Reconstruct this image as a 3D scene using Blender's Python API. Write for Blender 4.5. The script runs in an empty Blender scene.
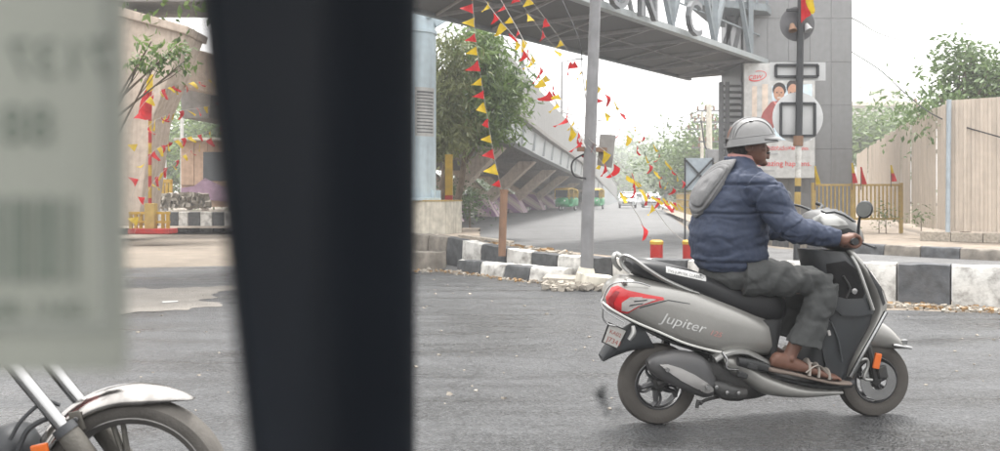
import bpy, bmesh, math, random
from math import sin, cos, pi, radians, sqrt, atan2, floor
from mathutils import Vector, Matrix, noise
from mathutils.bvhtree import BVHTree
from mathutils.geometry import delaunay_2d_cdt
R = random.Random(7)
sc = bpy.context.scene
col = sc.collection

# ------------------------------------------------------------------ camera
F, HOR, EYE = 900.0, 195.0, 1.23            # focal length in photo pixels, horizon row, eye height in metres
cam_d = bpy.data.cameras.new('camera')
cam = bpy.data.objects.new('camera', cam_d); col.objects.link(cam)
cam.location = (0, 0, EYE); cam.rotation_euler = (radians(90), 0, 0)
cam_d.sensor_width = 36; cam_d.lens = 36 * F / 1000
cam_d.shift_y = -(225.5 - HOR) / 1000
cam_d.clip_start = 0.02; cam_d.clip_end = 3000
cam_d.dof.use_dof = True; cam_d.dof.focus_distance = 6.5; cam_d.dof.aperture_fstop = 5.4
sc.camera = cam

# ------------------------------------------------------------------ sky, sun, exposure
world = bpy.data.worlds.new('World'); sc.world = world; world.use_nodes = True
nt = world.node_tree; nt.nodes.clear()
sky = nt.nodes.new('ShaderNodeTexSky'); sky.sky_type = 'NISHITA'; sky.sun_disc = False
SUN_EL, SUN_AZ = radians(70), radians(12)
sky.sun_elevation = SUN_EL; sky.sun_rotation = SUN_AZ; sky.dust_density = 4
mixs = nt.nodes.new('ShaderNodeMix'); mixs.data_type = 'RGBA'; mixs.inputs[0].default_value = 0.92
tcs = nt.nodes.new('ShaderNodeTexCoord'); nzs = nt.nodes.new('ShaderNodeTexNoise'); nzs.inputs['Scale'].default_value = 2.5
nzs.inputs['Detail'].default_value = 5
rmp = nt.nodes.new('ShaderNodeValToRGB')
rmp.color_ramp.elements[0].position = .3; rmp.color_ramp.elements[0].color = (.84, .84, .84, 1)
rmp.color_ramp.elements[1].position = .7; rmp.color_ramp.elements[1].color = (1.02, 1.0, .97, 1)
scl = nt.nodes.new('ShaderNodeVectorMath'); scl.operation = 'SCALE'; scl.inputs['Scale'].default_value = 9.0
bg = nt.nodes.new('ShaderNodeBackground'); bg.inputs['Strength'].default_value = 0.075
wo = nt.nodes.new('ShaderNodeOutputWorld')
nt.links.new(tcs.outputs['Generated'], nzs.inputs['Vector']); nt.links.new(nzs.outputs[0], rmp.inputs[0])
nt.links.new(rmp.outputs[0], scl.inputs[0])
# overcast sky: brighter towards the zenith than at the horizon (CIE overcast)
sep = nt.nodes.new('ShaderNodeSeparateXYZ'); nt.links.new(tcs.outputs['Generated'], sep.inputs[0])
grd = nt.nodes.new('ShaderNodeMapRange'); grd.inputs[1].default_value = 0; grd.inputs[2].default_value = 1; grd.inputs[3].default_value = 4.8; grd.inputs[4].default_value = 14.5
nt.links.new(sep.outputs[2], grd.inputs[0]); nt.links.new(grd.outputs[0], scl.inputs['Scale'])
nt.links.new(sky.outputs[0], mixs.inputs[6]); nt.links.new(scl.outputs[0], mixs.inputs[7])
nt.links.new(mixs.outputs[2], bg.inputs['Color']); nt.links.new(bg.outputs[0], wo.inputs['Surface'])
sun_d = bpy.data.lights.new('sun', 'SUN'); sun_d.energy = 1.5; sun_d.angle = radians(14); sun_d.color = (1, .97, .93)
sun = bpy.data.objects.new('sun', sun_d); col.objects.link(sun)
sun.rotation_euler = (pi/2 - SUN_EL, 0, pi - SUN_AZ)
sc.view_settings.view_transform = 'Standard'; sc.view_settings.look = 'None'
sc.view_settings.exposure = 2.25; sc.view_settings.gamma = 1.0
sc.cycles.max_bounces = 8; sc.cycles.volume_bounces = 1; sc.cycles.transparent_max_bounces = 12

def at(px, py, D): return Vector(((px - 500) * D / F, D, EYE + (HOR - py) * D / F))
def onz(px, py, z=0.0): return at(px, py, (z - EYE) * F / (HOR - py))

# ------------------------------------------------------------------ helpers
def pbr(name, c, rough=.6, metal=0., var=.15, scale=6., bump=.12, bscale=80., coat=0., streak=0., spec=None, rvar=.12, dirt=0.):
    m = bpy.data.materials.new(name); m.use_nodes = True
    t = m.node_tree; N, L = t.nodes, t.links; p = N['Principled BSDF']
    g = N.new('ShaderNodeNewGeometry')
    nz = N.new('ShaderNodeTexNoise'); nz.inputs['Scale'].default_value = scale; nz.inputs['Detail'].default_value = 6
    L.new(g.outputs['Position'], nz.inputs['Vector'])
    mx = N.new('ShaderNodeMix'); mx.data_type = 'RGBA'
    mx.inputs[6].default_value = (*[max(0, x * (1 - var)) for x in c], 1)
    mx.inputs[7].default_value = (*[min(1, x * (1 + var)) for x in c], 1)
    mr = N.new('ShaderNodeMapRange'); mr.inputs[1].default_value = .3; mr.inputs[2].default_value = .7
    L.new(nz.outputs[0], mr.inputs[0]); L.new(mr.outputs[0], mx.inputs[0])
    out = mx.outputs[2]
    if streak or dirt:
        mp = N.new('ShaderNodeMapping'); mp.inputs['Scale'].default_value = (5, 5, .35) if streak else (1.3, 1.3, 1.3)
        L.new(g.outputs['Position'], mp.inputs[0])
        n2 = N.new('ShaderNodeTexNoise'); n2.inputs['Scale'].default_value = 1.5 if streak else 4; n2.inputs['Detail'].default_value = 8
        n2.inputs['Roughness'].default_value = .65
        L.new(mp.outputs[0], n2.inputs['Vector'])
        m2 = N.new('ShaderNodeMapRange'); m2.inputs[1].default_value = .45; m2.inputs[2].default_value = .70
        m2.inputs[3].default_value = 0; m2.inputs[4].default_value = streak or dirt
        L.new(n2.outputs[0], m2.inputs[0])
        mm = N.new('ShaderNodeMix'); mm.data_type = 'RGBA'
        L.new(m2.outputs[0], mm.inputs[0]); L.new(out, mm.inputs[6]); mm.inputs[7].default_value = (.07, .06, .05, 1)
        out = mm.outputs[2]
    L.new(out, p.inputs['Base Color'])
    p.inputs['Metallic'].default_value = metal
    p.inputs['Specular IOR Level'].default_value = spec if spec is not None else (.5 if rough < .35 or metal > .3 else .3 if rough < .6 else .15)
    p.inputs['Coat Weight'].default_value = coat; p.inputs['Coat Roughness'].default_value = .08
    r2 = N.new('ShaderNodeMapRange'); r2.inputs[3].default_value = max(.03, rough - rvar); r2.inputs[4].default_value = min(1, rough + rvar)
    L.new(nz.outputs[0], r2.inputs[0]); L.new(r2.outputs[0], p.inputs['Roughness'])
    if bump:
        nb = N.new('ShaderNodeTexNoise'); nb.inputs['Scale'].default_value = bscale; nb.inputs['Detail'].default_value = 4
        L.new(g.outputs['Position'], nb.inputs['Vector'])
        b = N.new('ShaderNodeBump'); b.inputs['Strength'].default_value = bump; b.inputs['Distance'].default_value = .01
        L.new(nb.outputs[0], b.inputs['Height']); L.new(b.outputs[0], p.inputs['Normal'])
    return m

def leafmat(name, c1, c2, scale=1.2, trans=.3):
    m = bpy.data.materials.new(name); m.use_nodes = True
    t = m.node_tree; N, L = t.nodes, t.links; N.clear()
    g = N.new('ShaderNodeNewGeometry'); nz = N.new('ShaderNodeTexNoise'); nz.inputs['Scale'].default_value = scale; nz.inputs['Detail'].default_value = 3
    L.new(g.outputs['Position'], nz.inputs['Vector'])
    ri = N.new('ShaderNodeMath'); ri.operation = 'MULTIPLY_ADD'; ri.inputs[1].default_value = .55; ri.inputs[2].default_value = 0.
    ad = N.new('ShaderNodeMath'); ad.operation = 'ADD'
    L.new(g.outputs['Random Per Island'], ri.inputs[0]); L.new(ri.outputs[0], ad.inputs[0])
    mr = N.new('ShaderNodeMapRange'); mr.inputs[1].default_value = .3; mr.inputs[2].default_value = .7; mr.inputs[3].default_value = -.1; mr.inputs[4].default_value = .6
    L.new(nz.outputs[0], mr.inputs[0]); L.new(mr.outputs[0], ad.inputs[1])
    mx = N.new('ShaderNodeMix'); mx.data_type = 'RGBA'; mx.inputs[6].default_value = (*c1, 1); mx.inputs[7].default_value = (*c2, 1)
    L.new(ad.outputs[0], mx.inputs[0])
    p = N.new('ShaderNodeBsdfPrincipled'); p.inputs['Roughness'].default_value = .5
    L.new(mx.outputs[2], p.inputs['Base Color'])
    tr = N.new('ShaderNodeBsdfTranslucent'); L.new(mx.outputs[2], tr.inputs['Color'])
    ms = N.new('ShaderNodeMixShader'); ms.inputs[0].default_value = trans
    L.new(p.outputs[0], ms.inputs[1]); L.new(tr.outputs[0], ms.inputs[2])
    o = N.new('ShaderNodeOutputMaterial'); L.new(ms.outputs[0], o.inputs['Surface'])
    return m

MW = {}
def mat_of(o): return MW.get(o.name, Matrix.Identity(4))
def tag(o, label=None, cat=None, group=None, kind=None):
    if label: o['label'] = label
    if cat: o['category'] = cat
    if group: o['group'] = group
    if kind: o['kind'] = kind
    return o
def thing(name, label, cat, loc=(0, 0, 0), rz=0., group=None, M=None):
    o = bpy.data.objects.new(name, None); col.objects.link(o); o.empty_display_size = .1
    if M is None: M = Matrix.Translation(Vector(loc)) @ Matrix.Rotation(rz, 4, 'Z')
    o.matrix_world = M; MW[o.name] = M.copy()
    return tag(o, label, cat, group)
def children(o): return [c for c in ALLCH.get(o.name, [])]
ALLCH = {}
def link(o, parent):
    col.objects.link(o)
    if parent is not None:
        o.parent = parent; MW[o.name] = mat_of(parent); ALLCH.setdefault(parent.name, []).append(o)
    return o
def dup(root, M, label=None, group=None, rename=None):
    r = root.copy(); col.objects.link(r); r.matrix_world = M; MW[r.name] = M.copy()
    if label: r['label'] = label
    if group: r['group'] = group
    def rec(src, dst):
        for ch in list(ALLCH.get(src.name, [])):
            c = ch.copy(); link(c, dst); rec(ch, c)
    rec(root, r)
    return r

def catmull(P, sub):
    if sub <= 1 or len(P) < 3: 
        return list(P)
    out = []
    n = len(P)
    for i in range(n - 1):
        p0 = P[i - 1] if i > 0 else P[i] * 2 - P[i + 1]
        p1, p2 = P[i], P[i + 1]
        p3 = P[i + 2] if i + 2 < n else P[i + 1] * 2 - P[i]
        for k in range(sub):
            t = k / sub
            out.append(.5 * ((2 * p1) + (p2 - p0) * t + (2 * p0 - 5 * p1 + 4 * p2 - p3) * t * t + (3 * p1 - p0 - 3 * p2 + p3) * t ** 3))
    out.append(P[-1])
    return out

class MB:
    def __init__(s): s.v, s.f = [], []
    def add(s, vs, fs):
        b = len(s.v); s.v += [Vector(v) for v in vs]; s.f += [[b + i for i in f] for f in fs]; return s
    def box(s, c, size, M=None):
        hx, hy, hz = [x / 2 for x in size]; c = Vector(c)
        vs = [Vector((x, y, z)) for x in (-hx, hx) for y in (-hy, hy) for z in (-hz, hz)]
        if M is not None: vs = [M @ v for v in vs]
        return s.add([v + c for v in vs], [(0, 1, 3, 2), (4, 6, 7, 5), (0, 4, 5, 1), (2, 3, 7, 6), (0, 2, 6, 4), (1, 5, 7, 3)])
    def hexa(s, b, t):   # bottom quad (ccw) and top quad
        return s.add(list(b) + list(t), [(3, 2, 1, 0), (4, 5, 6, 7), (0, 1, 5, 4), (1, 2, 6, 5), (2, 3, 7, 6), (3, 0, 4, 7)])
    def bar(s, a, b, w, h=None, up=(0, 0, 1)):
        a, b = Vector(a), Vector(b); h = h or w; d = (b - a).normalized(); up = Vector(up)
        if abs(d.dot(up)) > .98: up = Vector((0, 1, 0))
        x = d.cross(up).normalized(); y = x.cross(d).normalized()
        q = [x * (-w / 2) + y * (-h / 2), x * (w / 2) + y * (-h / 2), x * (w / 2) + y * (h / 2), x * (-w / 2) + y * (h / 2)]
        return s.hexa([a + k for k in q], [b + k for k in q])
    def tube(s, pts, r, n=8, cap=True, sub=1, flat=1., up=None):
        pts = [Vector(p) for p in pts]
        rs = list(r) if isinstance(r, (list, tuple)) else [r] * len(pts)
        if sub > 1:
            q = catmull([Vector((*p, rr)) for p, rr in zip(pts, rs)], sub)
            pts = [Vector(a[:3]) for a in q]; rs = [a[3] for a in q]
        vs, fs = [], []; ref = Vector(up) if up else None
        for i, p in enumerate(pts):
            d = (pts[min(i + 1, len(pts) - 1)] - pts[max(i - 1, 0)]).normalized()
            if ref is None: ref = Vector((0, 0, 1)) if abs(d.z) < .9 else Vector((1, 0, 0))
            x = d.cross(ref)
            if x.length < 1e-5: x = d.orthogonal()
            x.normalize(); y = x.cross(d).normalized()
            if up is None: ref = y
            for k in range(n):
                a = 2 * pi * k / n; vs.append(p + x * cos(a) * rs[i] + y * sin(a) * rs[i] * flat)
        for i in range(len(pts) - 1):
            for k in range(n):
                a, b = i * n + k, i * n + (k + 1) % n; fs.append((a, b, b + n, a + n))
        if cap:
            fs.append(tuple(range(n - 1, -1, -1))); m = (len(pts) - 1) * n; fs.append(tuple(m + k for k in range(n)))
        return s.add(vs, fs)
    def lathe(s, prof, c, axis=(0, 0, 1), n=24, a0=0., a1=2 * pi, xdir=None):
        axis = Vector(axis).normalized(); x = Vector(xdir) if xdir else axis.orthogonal().normalized(); y = axis.cross(x); c = Vector(c)
        full = abs(a1 - a0 - 2 * pi) < 1e-6; m = n if full else n + 1; k = len(prof)
        vs = [c + (x * cos(a0 + (a1 - a0) * i / n) + y * sin(a0 + (a1 - a0) * i / n)) * r + axis * z for i in range(m) for r, z in prof]
        fs = []
        for i in range(n):
            j = (i + 1) % m
            for q in range(k - 1): fs.append((i * k + q, j * k + q, j * k + q + 1, i * k + q + 1))
        return s.add(vs, fs)
    def loft(s, st, n=18, sub=4, lat=(0, 1, 0), cap=True, e=2.3):
        # st: (A, B, w[, e]) ; section = superellipse with axes A-B and the lateral direction
        lat = Vector(lat); rows = []
        A = catmull([Vector(q[0]) for q in st], sub); B = catmull([Vector(q[1]) for q in st], sub)
        Wd = [v.x for v in catmull([Vector((q[2], q[3] if len(q) > 3 else e, 0)) for q in st], sub)]
        E = [v.y for v in catmull([Vector((q[2], q[3] if len(q) > 3 else e, 0)) for q in st], sub)]
        vs, fs = [], []
        for a, b, w, ee in zip(A, B, Wd, E):
            m, h = (a + b) / 2, (a - b) / 2
            for k in range(n):
                t = 2 * pi * (k + .5) / n; cc, ss = cos(t), sin(t)
                vs.append(m + h * math.copysign(abs(cc) ** (2 / ee), cc) + lat * w * math.copysign(abs(ss) ** (2 / ee), ss))
        r = len(A)
        for i in range(r - 1):
            for k in range(n):
                x, y = i * n + k, i * n + (k + 1) % n; fs.append((x, x + n, y + n, y))
        if cap:
            c0, c1 = len(vs), len(vs) + 1
            vs += [sum(vs[:n], Vector()) / n, sum(vs[(r - 1) * n:r * n], Vector()) / n]
            for k in range(n):
                fs.append((c0, k, (k + 1) % n)); fs.append((c1, (r - 1) * n + (k + 1) % n, (r - 1) * n + k))
        return s.add(vs, fs)
    def prism(s, poly, vec):
        n = len(poly); vec = Vector(vec); poly = [Vector(p) for p in poly]
        return s.add(poly + [p + vec for p in poly], [tuple(range(n - 1, -1, -1)), tuple(range(n, 2 * n))] + [(i, (i + 1) % n, n + (i + 1) % n, n + i) for i in range(n)])
    def sphere(s, c, r, n=16, m=10):
        c = Vector(c); r = r if isinstance(r, (tuple, list)) else (r, r, r); vs, fs = [], []
        for j in range(m + 1):
            for i in range(n):
                a, b = 2 * pi * i / n, pi * j / m
                vs.append(c + Vector((r[0] * sin(b) * cos(a), r[1] * sin(b) * sin(a), r[2] * cos(b))))
        for j in range(m):
            for i in range(n):
                x, y = j * n + i, j * n + (i + 1) % n; fs.append((x, x + n, y + n, y))
        return s.add(vs, fs)
    def bvh(s): return BVHTree.FromPolygons([v[:] for v in s.v], s.f)
    def mesh(s, name, m, M=None, smooth=False, bevel=0., segs=2, weld=False):
        me = bpy.data.meshes.new(name)
        vs = [M @ v for v in s.v] if M is not None else s.v
        me.from_pydata([v[:] for v in vs], [], s.f)
        bm = bmesh.new(); bm.from_mesh(me)
        if bevel or weld or smooth: bmesh.ops.remove_doubles(bm, verts=bm.verts, dist=1e-5)
        if bevel:
            bmesh.ops.bevel(bm, geom=[e for e in bm.edges if len(e.link_faces) == 2 and e.calc_face_angle(0) > .5], offset=bevel, segments=segs, affect='EDGES', profile=.6)
        if len(bm.faces) < 60000: bmesh.ops.recalc_face_normals(bm, faces=bm.faces)
        bm.to_mesh(me); bm.free()
        if m: me.materials.append(m)
        if smooth:
            for p in me.polygons: p.use_smooth = True
            me.set_sharp_from_angle(angle=radians(smooth if smooth is not True else 40))
        return me
    def build(s, name, m, parent=None, smooth=False, bevel=0., local=False, label=None, cat=None, group=None, kind=None, segs=2):
        M = None
        if parent is not None and not local: M = mat_of(parent).inverted()
        o = bpy.data.objects.new(name, s.mesh(name, m, M, smooth, bevel, segs))
        link(o, parent); tag(o, label, cat, group, kind)
        return o

def place(me, name, parent, M):     # a copy of a shared mesh as a part (M local to the thing)
    o = bpy.data.objects.new(name, me); link(o, parent); o.matrix_local = M; return o

def text2d(s, size=1., shear=0., font_scale=1.):
    cu = bpy.data.curves.new('lettering', 'FONT'); cu.body = s; cu.size = size; cu.shear = shear; cu.resolution_u = 3
    o = bpy.data.objects.new('lettering', cu); col.objects.link(o)
    dg = bpy.context.evaluated_depsgraph_get(); dg.update()
    me = bpy.data.meshes.new_from_object(o.evaluated_get(dg))
    vs = [Vector(v.co) for v in me.vertices]; fs = [list(p.vertices) for p in me.polygons]
    bpy.data.objects.remove(o); bpy.data.meshes.remove(me); bpy.data.curves.remove(cu)
    w = max((v.x for v in vs), default=1); 
    return vs, fs, w
def text_on(s, org, xd, yd, width, m, name, parent, shear=0., lift=0., depth=0.):
    vs, fs, w = text2d(s, 1., shear); k = width / max(w, 1e-3)
    org, xd, yd = Vector(org), Vector(xd).normalized(), Vector(yd).normalized(); n = xd.cross(yd)
    mb = MB(); P = [org + xd * v.x * k + yd * v.y * k + n * lift for v in vs]
    mb.add(P, fs)
    if depth:
        b = len(P); mb.add([p + n * depth for p in P], fs)
        from collections import Counter
        cnt = Counter()
        for f in fs:
            for i in range(len(f)): cnt[tuple(sorted((f[i], f[(i + 1) % len(f)])))] += 1
        for (a, c), q in cnt.items():
            if q == 1: mb.f.append([a, c, c + b, a + b])
    return mb.build(name, m, parent)

def remesh(mb, voxel, smooth=4, fac=.5):
    me = bpy.data.meshes.new('body'); me.from_pydata([v[:] for v in mb.v], [], mb.f)
    bm = bmesh.new(); bm.from_mesh(me); bmesh.ops.remove_doubles(bm, verts=bm.verts, dist=1e-5); bmesh.ops.recalc_face_normals(bm, faces=bm.faces); bm.to_mesh(me); bm.free()
    o = bpy.data.objects.new('body', me); col.objects.link(o)
    r = o.modifiers.new('r', 'REMESH'); r.mode = 'VOXEL'; r.voxel_size = voxel; r.adaptivity = 0
    if smooth:
        q = o.modifiers.new('s', 'SMOOTH'); q.factor = fac; q.iterations = smooth
    dg = bpy.context.evaluated_depsgraph_get(); dg.update()
    res = bpy.data.meshes.new_from_object(o.evaluated_get(dg))
    bpy.data.objects.remove(o); bpy.data.meshes.remove(me)
    return res
def mesh_obj(me, name, m, parent, disp=None):
    if disp:
        n = len(me.vertices); co = [0.] * (3 * n); me.vertices.foreach_get('co', co); no = [0.] * (3 * n); me.vertex_normals.foreach_get('vector', no)
        for i in range(n):
            c = Vector(co[3 * i:3 * i + 3]); d = disp(c, None)
            for k in range(3): co[3 * i + k] += no[3 * i + k] * d
        me.vertices.foreach_set('co', co); me.update()
    me.materials.clear(); me.materials.append(m)
    for p in me.polygons: p.use_smooth = True
    me.name = name
    o = bpy.data.objects.new(name, me); return link(o, parent)
def fbm(p, s, o=3): return noise.fractal(Vector(p) * s, 1., 2., o)

def clothmat(name, c, tr=.35):
    m = pbr(name, c, .7, var=.2, scale=9, bump=.1); t = m.node_tree; p = t.nodes['Principled BSDF']; s = p.inputs['Base Color'].links[0].from_socket
    b = t.nodes.new('ShaderNodeBsdfTranslucent'); t.links.new(s, b.inputs['Color']); x = t.nodes.new('ShaderNodeMixShader'); x.inputs[0].default_value = tr
    t.links.new(p.outputs[0], x.inputs[1]); t.links.new(b.outputs[0], x.inputs[2]); t.links.new(x.outputs[0], t.nodes['Material Output'].inputs['Surface']); return m
# ------------------------------------------------------------------ materials
M = dict(
    concrete=pbr('concrete', (.52, .49, .42), .85, var=.2, streak=.45, bump=.3, bscale=30),
    pierc=pbr('pier_concrete', (.42, .35, .29), .85, var=.15, streak=.3, bump=.2, bscale=20),
    stone_white=pbr('kerb_white_paint', (.52, .51, .485), .75, var=.12, dirt=.8, bump=.5, bscale=40),
    stone_black=pbr('kerb_black_paint', (.07, .072, .075), .75, var=.35, scale=9, bump=.5, bscale=40),
    stone_grey=pbr('kerb_bare_stone', (.2, .18, .155), .9, var=.25, dirt=.5, bump=.5, bscale=40),
    bluesteel=pbr('pale_blue_paint', (.46, .55, .60), .45, var=.08, streak=.22, bump=.05),
    truss=pbr('truss_paint', (.18, .205, .22), .5, var=.1, streak=.2, bump=.05),
    fascia=pbr('fascia_paint', (.29, .315, .32), .5, var=.08, streak=.2, bump=.05),
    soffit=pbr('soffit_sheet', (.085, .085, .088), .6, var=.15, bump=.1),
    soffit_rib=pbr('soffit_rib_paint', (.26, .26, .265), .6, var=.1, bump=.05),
    clad=pbr('grey_cladding', (.185, .187, .19), .45, metal=.2, var=.07, streak=.12, bump=.04),
    dark=pbr('dark_steel', (.035, .037, .04), .5, bump=.05),
    midsteel=pbr('grey_steel', (.14, .145, .15), .45, metal=.2, streak=.2, bump=.05),
    galv=pbr('galvanised_post', (.185, .185, .19), .5, metal=.1, streak=.15, bump=.08),
    brown=pbr('brown_paint', (.20, .12, .08), .7, dirt=.4),
    yellow=pbr('yellow_paint', (.38, .24, .03), .55, dirt=.25, bump=.1),
    yrail=pbr('yellow_railing_paint', (.33, .235, .08), .6, dirt=.2, bump=.1),
    red=pbr('red_paint', (.30, .016, .014), .5, dirt=.2, bump=.08),
    white=pbr('white_paint', (.46, .46, .45), .5, dirt=.15, bump=.05),
    signback=pbr('sign_back', (.42, .425, .425), .5, dirt=.12, var=.06, bump=.04),
    signdisc=pbr('sign_disc_back', (.10, .10, .105), .5, var=.1),
    fence=pbr('hoarding_sheet', (.47, .405, .34), .6, var=.06, streak=.28, bump=.04),
    pred=clothmat('red_cloth', (.40, .018, .022)),
    pyel=clothmat('yellow_cloth', (.45, .32, .018)),
    cord=pbr('white_cord', (.3, .29, .27), .8),
    wire=pbr('black_cable', (.03, .03, .032), .6),
    earth=pbr('dusty_earth', (.22, .185, .15), .95, var=.25, scale=3, bump=.6, bscale=25, dirt=.3),
    bark=pbr('bark', (.13, .10, .075), .9, var=.3, bump=.5, bscale=30),
    rubble=pbr('rubble_stone', (.27, .245, .21), .9, var=.3, scale=12, bump=.4),
    litter=pbr('pale_litter', (.30, .265, .22), .9, var=.3, scale=20),
    dirt=pbr('damp_dirt', (.115, .095, .075), .95, var=.35, scale=7, bump=.7, bscale=35),
    leaf_litter=pbr('dry_leaf', (.22, .14, .07), .9, var=.4, scale=20),
    glass_dark=pbr('dark_glazing', (.03, .035, .04), .08, bump=0, rvar=.03),
    kiosk=pbr('kiosk_ply', (.42, .29, .21), .7, streak=.2),
    purple=pbr('mural_purple', (.30, .20, .27), .8, dirt=.2),
    pale_wall=pbr('pale_wall', (.40, .39, .38), .8, streak=.3),
    letter=pbr('letter_metal', (.13, .135, .14), .35, metal=.6, var=.08, bump=.03),
    board_blue=pbr('board_back', (.30, .345, .38), .5, streak=.2),
)
# ================================================================== SETTING: ground, roads
def asphalt(name, c, wet=.0, agg=1., dust=0., rough=.62):
    m = bpy.data.materials.new(name); m.use_nodes = True
    t = m.node_tree; N, L = t.nodes, t.links; p = N['Principled BSDF']; g = N.new('ShaderNodeNewGeometry')
    def nz(s, d=6, r=.55):
        q = N.new('ShaderNodeTexNoise'); q.inputs['Scale'].default_value = s; q.inputs['Detail'].default_value = d; q.inputs['Roughness'].default_value = r
        L.new(g.outputs['Position'], q.inputs['Vector']); return q
    def mrange(o, a, b, c_, d):
        q = N.new('ShaderNodeMapRange'); q.inputs[1].default_value = a; q.inputs[2].default_value = b; q.inputs[3].default_value = c_; q.inputs[4].default_value = d
        L.new(o, q.inputs[0]); return q.outputs[0]
    def mix(f, a, b):
        q = N.new('ShaderNodeMix'); q.data_type = 'RGBA'
        for i, x in ((0, f), (6, a), (7, b)):
            if isinstance(x, (tuple, float)): q.inputs[i].default_value = x if isinstance(x, float) else (*x, 1)
            else: L.new(x, q.inputs[i])
        return q.outputs[2]
    mpg = N.new('ShaderNodeMapping'); mpg.inputs['Scale'].default_value = (.35, 1.6, 1); mpg.inputs['Rotation'].default_value = (0, 0, -.1); L.new(g.outputs['Position'], mpg.inputs[0])
    big, mid, fine = nz(.35, 5), nz(2.2, 7, .68), nz(70, 3)
    trk = nz(1.1, 7, .65); L.new(mpg.outputs[0], trk.inputs['Vector'])
    vo = N.new('ShaderNodeTexVoronoi'); vo.inputs['Scale'].default_value = 55; L.new(g.outputs['Position'], vo.inputs['Vector'])
    base = mix(mrange(big.outputs[0], .35, .65, 0., 1.), tuple(x * .85 for x in c), tuple(x * 1.2 for x in c))
    base = mix(mrange(mid.outputs[0], .38, .62, 0., .75), base, tuple(x * 1.55 for x in c))
    base = mix(mrange(trk.outputs[0], .40, .60, .8 * agg, 0.), base, tuple(x * .38 for x in c))
    base = mix(mrange(vo.outputs['Color'], .5, 1., 0., .62 * agg), base, tuple(min(1, x * 2.3) for x in c))
    base = mix(mrange(fine.outputs[0], .55, .75, 0., .5), base, tuple(x * .45 for x in c))
    if wet:
        ws = N.new('ShaderNodeVectorMath'); ws.operation = 'MULTIPLY_ADD'; ws.inputs[1].default_value = (.5, .5, .5); L.new(nz(1.6, 5, .6).outputs['Color'], ws.inputs[0]); L.new(g.outputs['Position'], ws.inputs[2])
        vc = N.new('ShaderNodeTexVoronoi'); vc.feature = 'DISTANCE_TO_EDGE'; vc.inputs['Scale'].default_value = .42; L.new(ws.outputs[0], vc.inputs['Vector'])
        base = mix(mrange(vc.outputs['Distance'], .0, .009, .5, 0.), base, tuple(x * .25 for x in c))
        base = mix(mrange(nz(1.9, 3, .5).outputs[0], .64, .72, 0., .6), base, tuple(x * .4 for x in c))
    if dust: base = mix(mrange(nz(.8, 7, .7).outputs[0], .45, .7, 0., dust), base, (.20, .17, .135))
    p.inputs['Specular IOR Level'].default_value = .36 if wet else .1
    L.new(base, p.inputs['Base Color'])
    L.new(mrange(trk.outputs[0], .35, .65, rough - .2 * (1 + wet), rough + .12), p.inputs['Roughness'])
    b = N.new('ShaderNodeBump'); b.inputs['Strength'].default_value = .9 * agg; b.inputs['Distance'].default_value = .02
    ad = N.new('ShaderNodeMath'); ad.operation = 'ADD'; L.new(vo.outputs['Distance'], ad.inputs[0]); L.new(fine.outputs[0], ad.inputs[1])
    L.new(ad.outputs[0], b.inputs['Height']); L.new(b.outputs[0], p.inputs['Normal'])
    return m
A_near = asphalt('wet_asphalt', (.044, .0455, .0475), .5, 1., rough=.50)
A_far = asphalt('worn_asphalt', (.105, .105, .105), 0., .5, rough=.66)
A_dust = asphalt('dusty_ground', (.15, .128, .105), 0., .5, dust=.5, rough=.85)
A_conc = asphalt('pale_concrete_ground', (.17, .158, .143), 0., .4, dust=.25, rough=.8)

def sheet(name, pts, z, m, jag=0., step=.35, kind='structure', label=None):
    P = [Vector((p[0], p[1], z)) for p in pts]; out = []
    if jag:
        for i, a in enumerate(P):
            b = P[(i + 1) % len(P)]; n = max(1, min(160, int((b - a).length / step))); d = (b - a).normalized(); s = Vector((-d.y, d.x, 0))
            for k in range(n):
                q = a.lerp(b, k / n); out.append(q + s * jag * (fbm((q.x, q.y, z * 50), .7) + .5 * fbm((q.x, q.y, z * 50), 2.6, 5)) )
    else: out = P
    vs, es, fs, _, _, _ = delaunay_2d_cdt([v.to_2d() for v in out], [(i, (i + 1) % len(out)) for i in range(len(out))], [], 1, 1e-5)
    mb = MB().add([Vector((v.x, v.y, z)) for v in vs], fs)
    return mb.build(name, m, kind=kind)
mb = MB().add([(-900, -60, 0), (900, -60, 0), (900, 1500, 0), (-900, 1500, 0)], [(0, 1, 2, 3)]); mb.build('ground', A_dust, kind='structure')
sheet('road', [(-40, -20), (40, -20), (40, 8.0), (13, 9.2), (6.5, 8.9), (4, 9.6), (1.2, 11.6), (-1.2, 14.6), (-3.5, 15.8), (-9, 14.4), (-40, 13.4)], .004, A_near, jag=.12)
sheet('pavement_patch', [(-11, 11.0), (-6.1, 11.6), (-3.6, 12.2), (-3.2, 10.0), (-3.9, 8.9), (-6, 8.6), (-11, 8.0)], .008, A_conc, jag=.5, step=.07)
# the road that leads away under the pennants, and the cross road in front of the far pavement
U = Vector((.163, .987, 0)).normalized()
road_L = [onz(455, 230).xy, onz(470, 218).xy, onz(550, 208).xy, onz(600, 202.4).xy]
sheet('far_road', [(-2.6, 16.4), (-1.5, 15.4), (1.4, 12.0), (4.4, 10.6), (9, 9.8), (16, 9.4), (16, 11.6), (12.0, 14.4), (10.2, 15.7), (8.2, 18), (6.3, 20.5), (6.3, 29.9), (11.2, 60), (19, 110), (53, 320), (34, 320), (9.4, 110), (4.7, 85), (-1.6, 48), (-3.4, 33), (-3.4, 24), (-3.2, 18)], .012, A_far)

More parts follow.
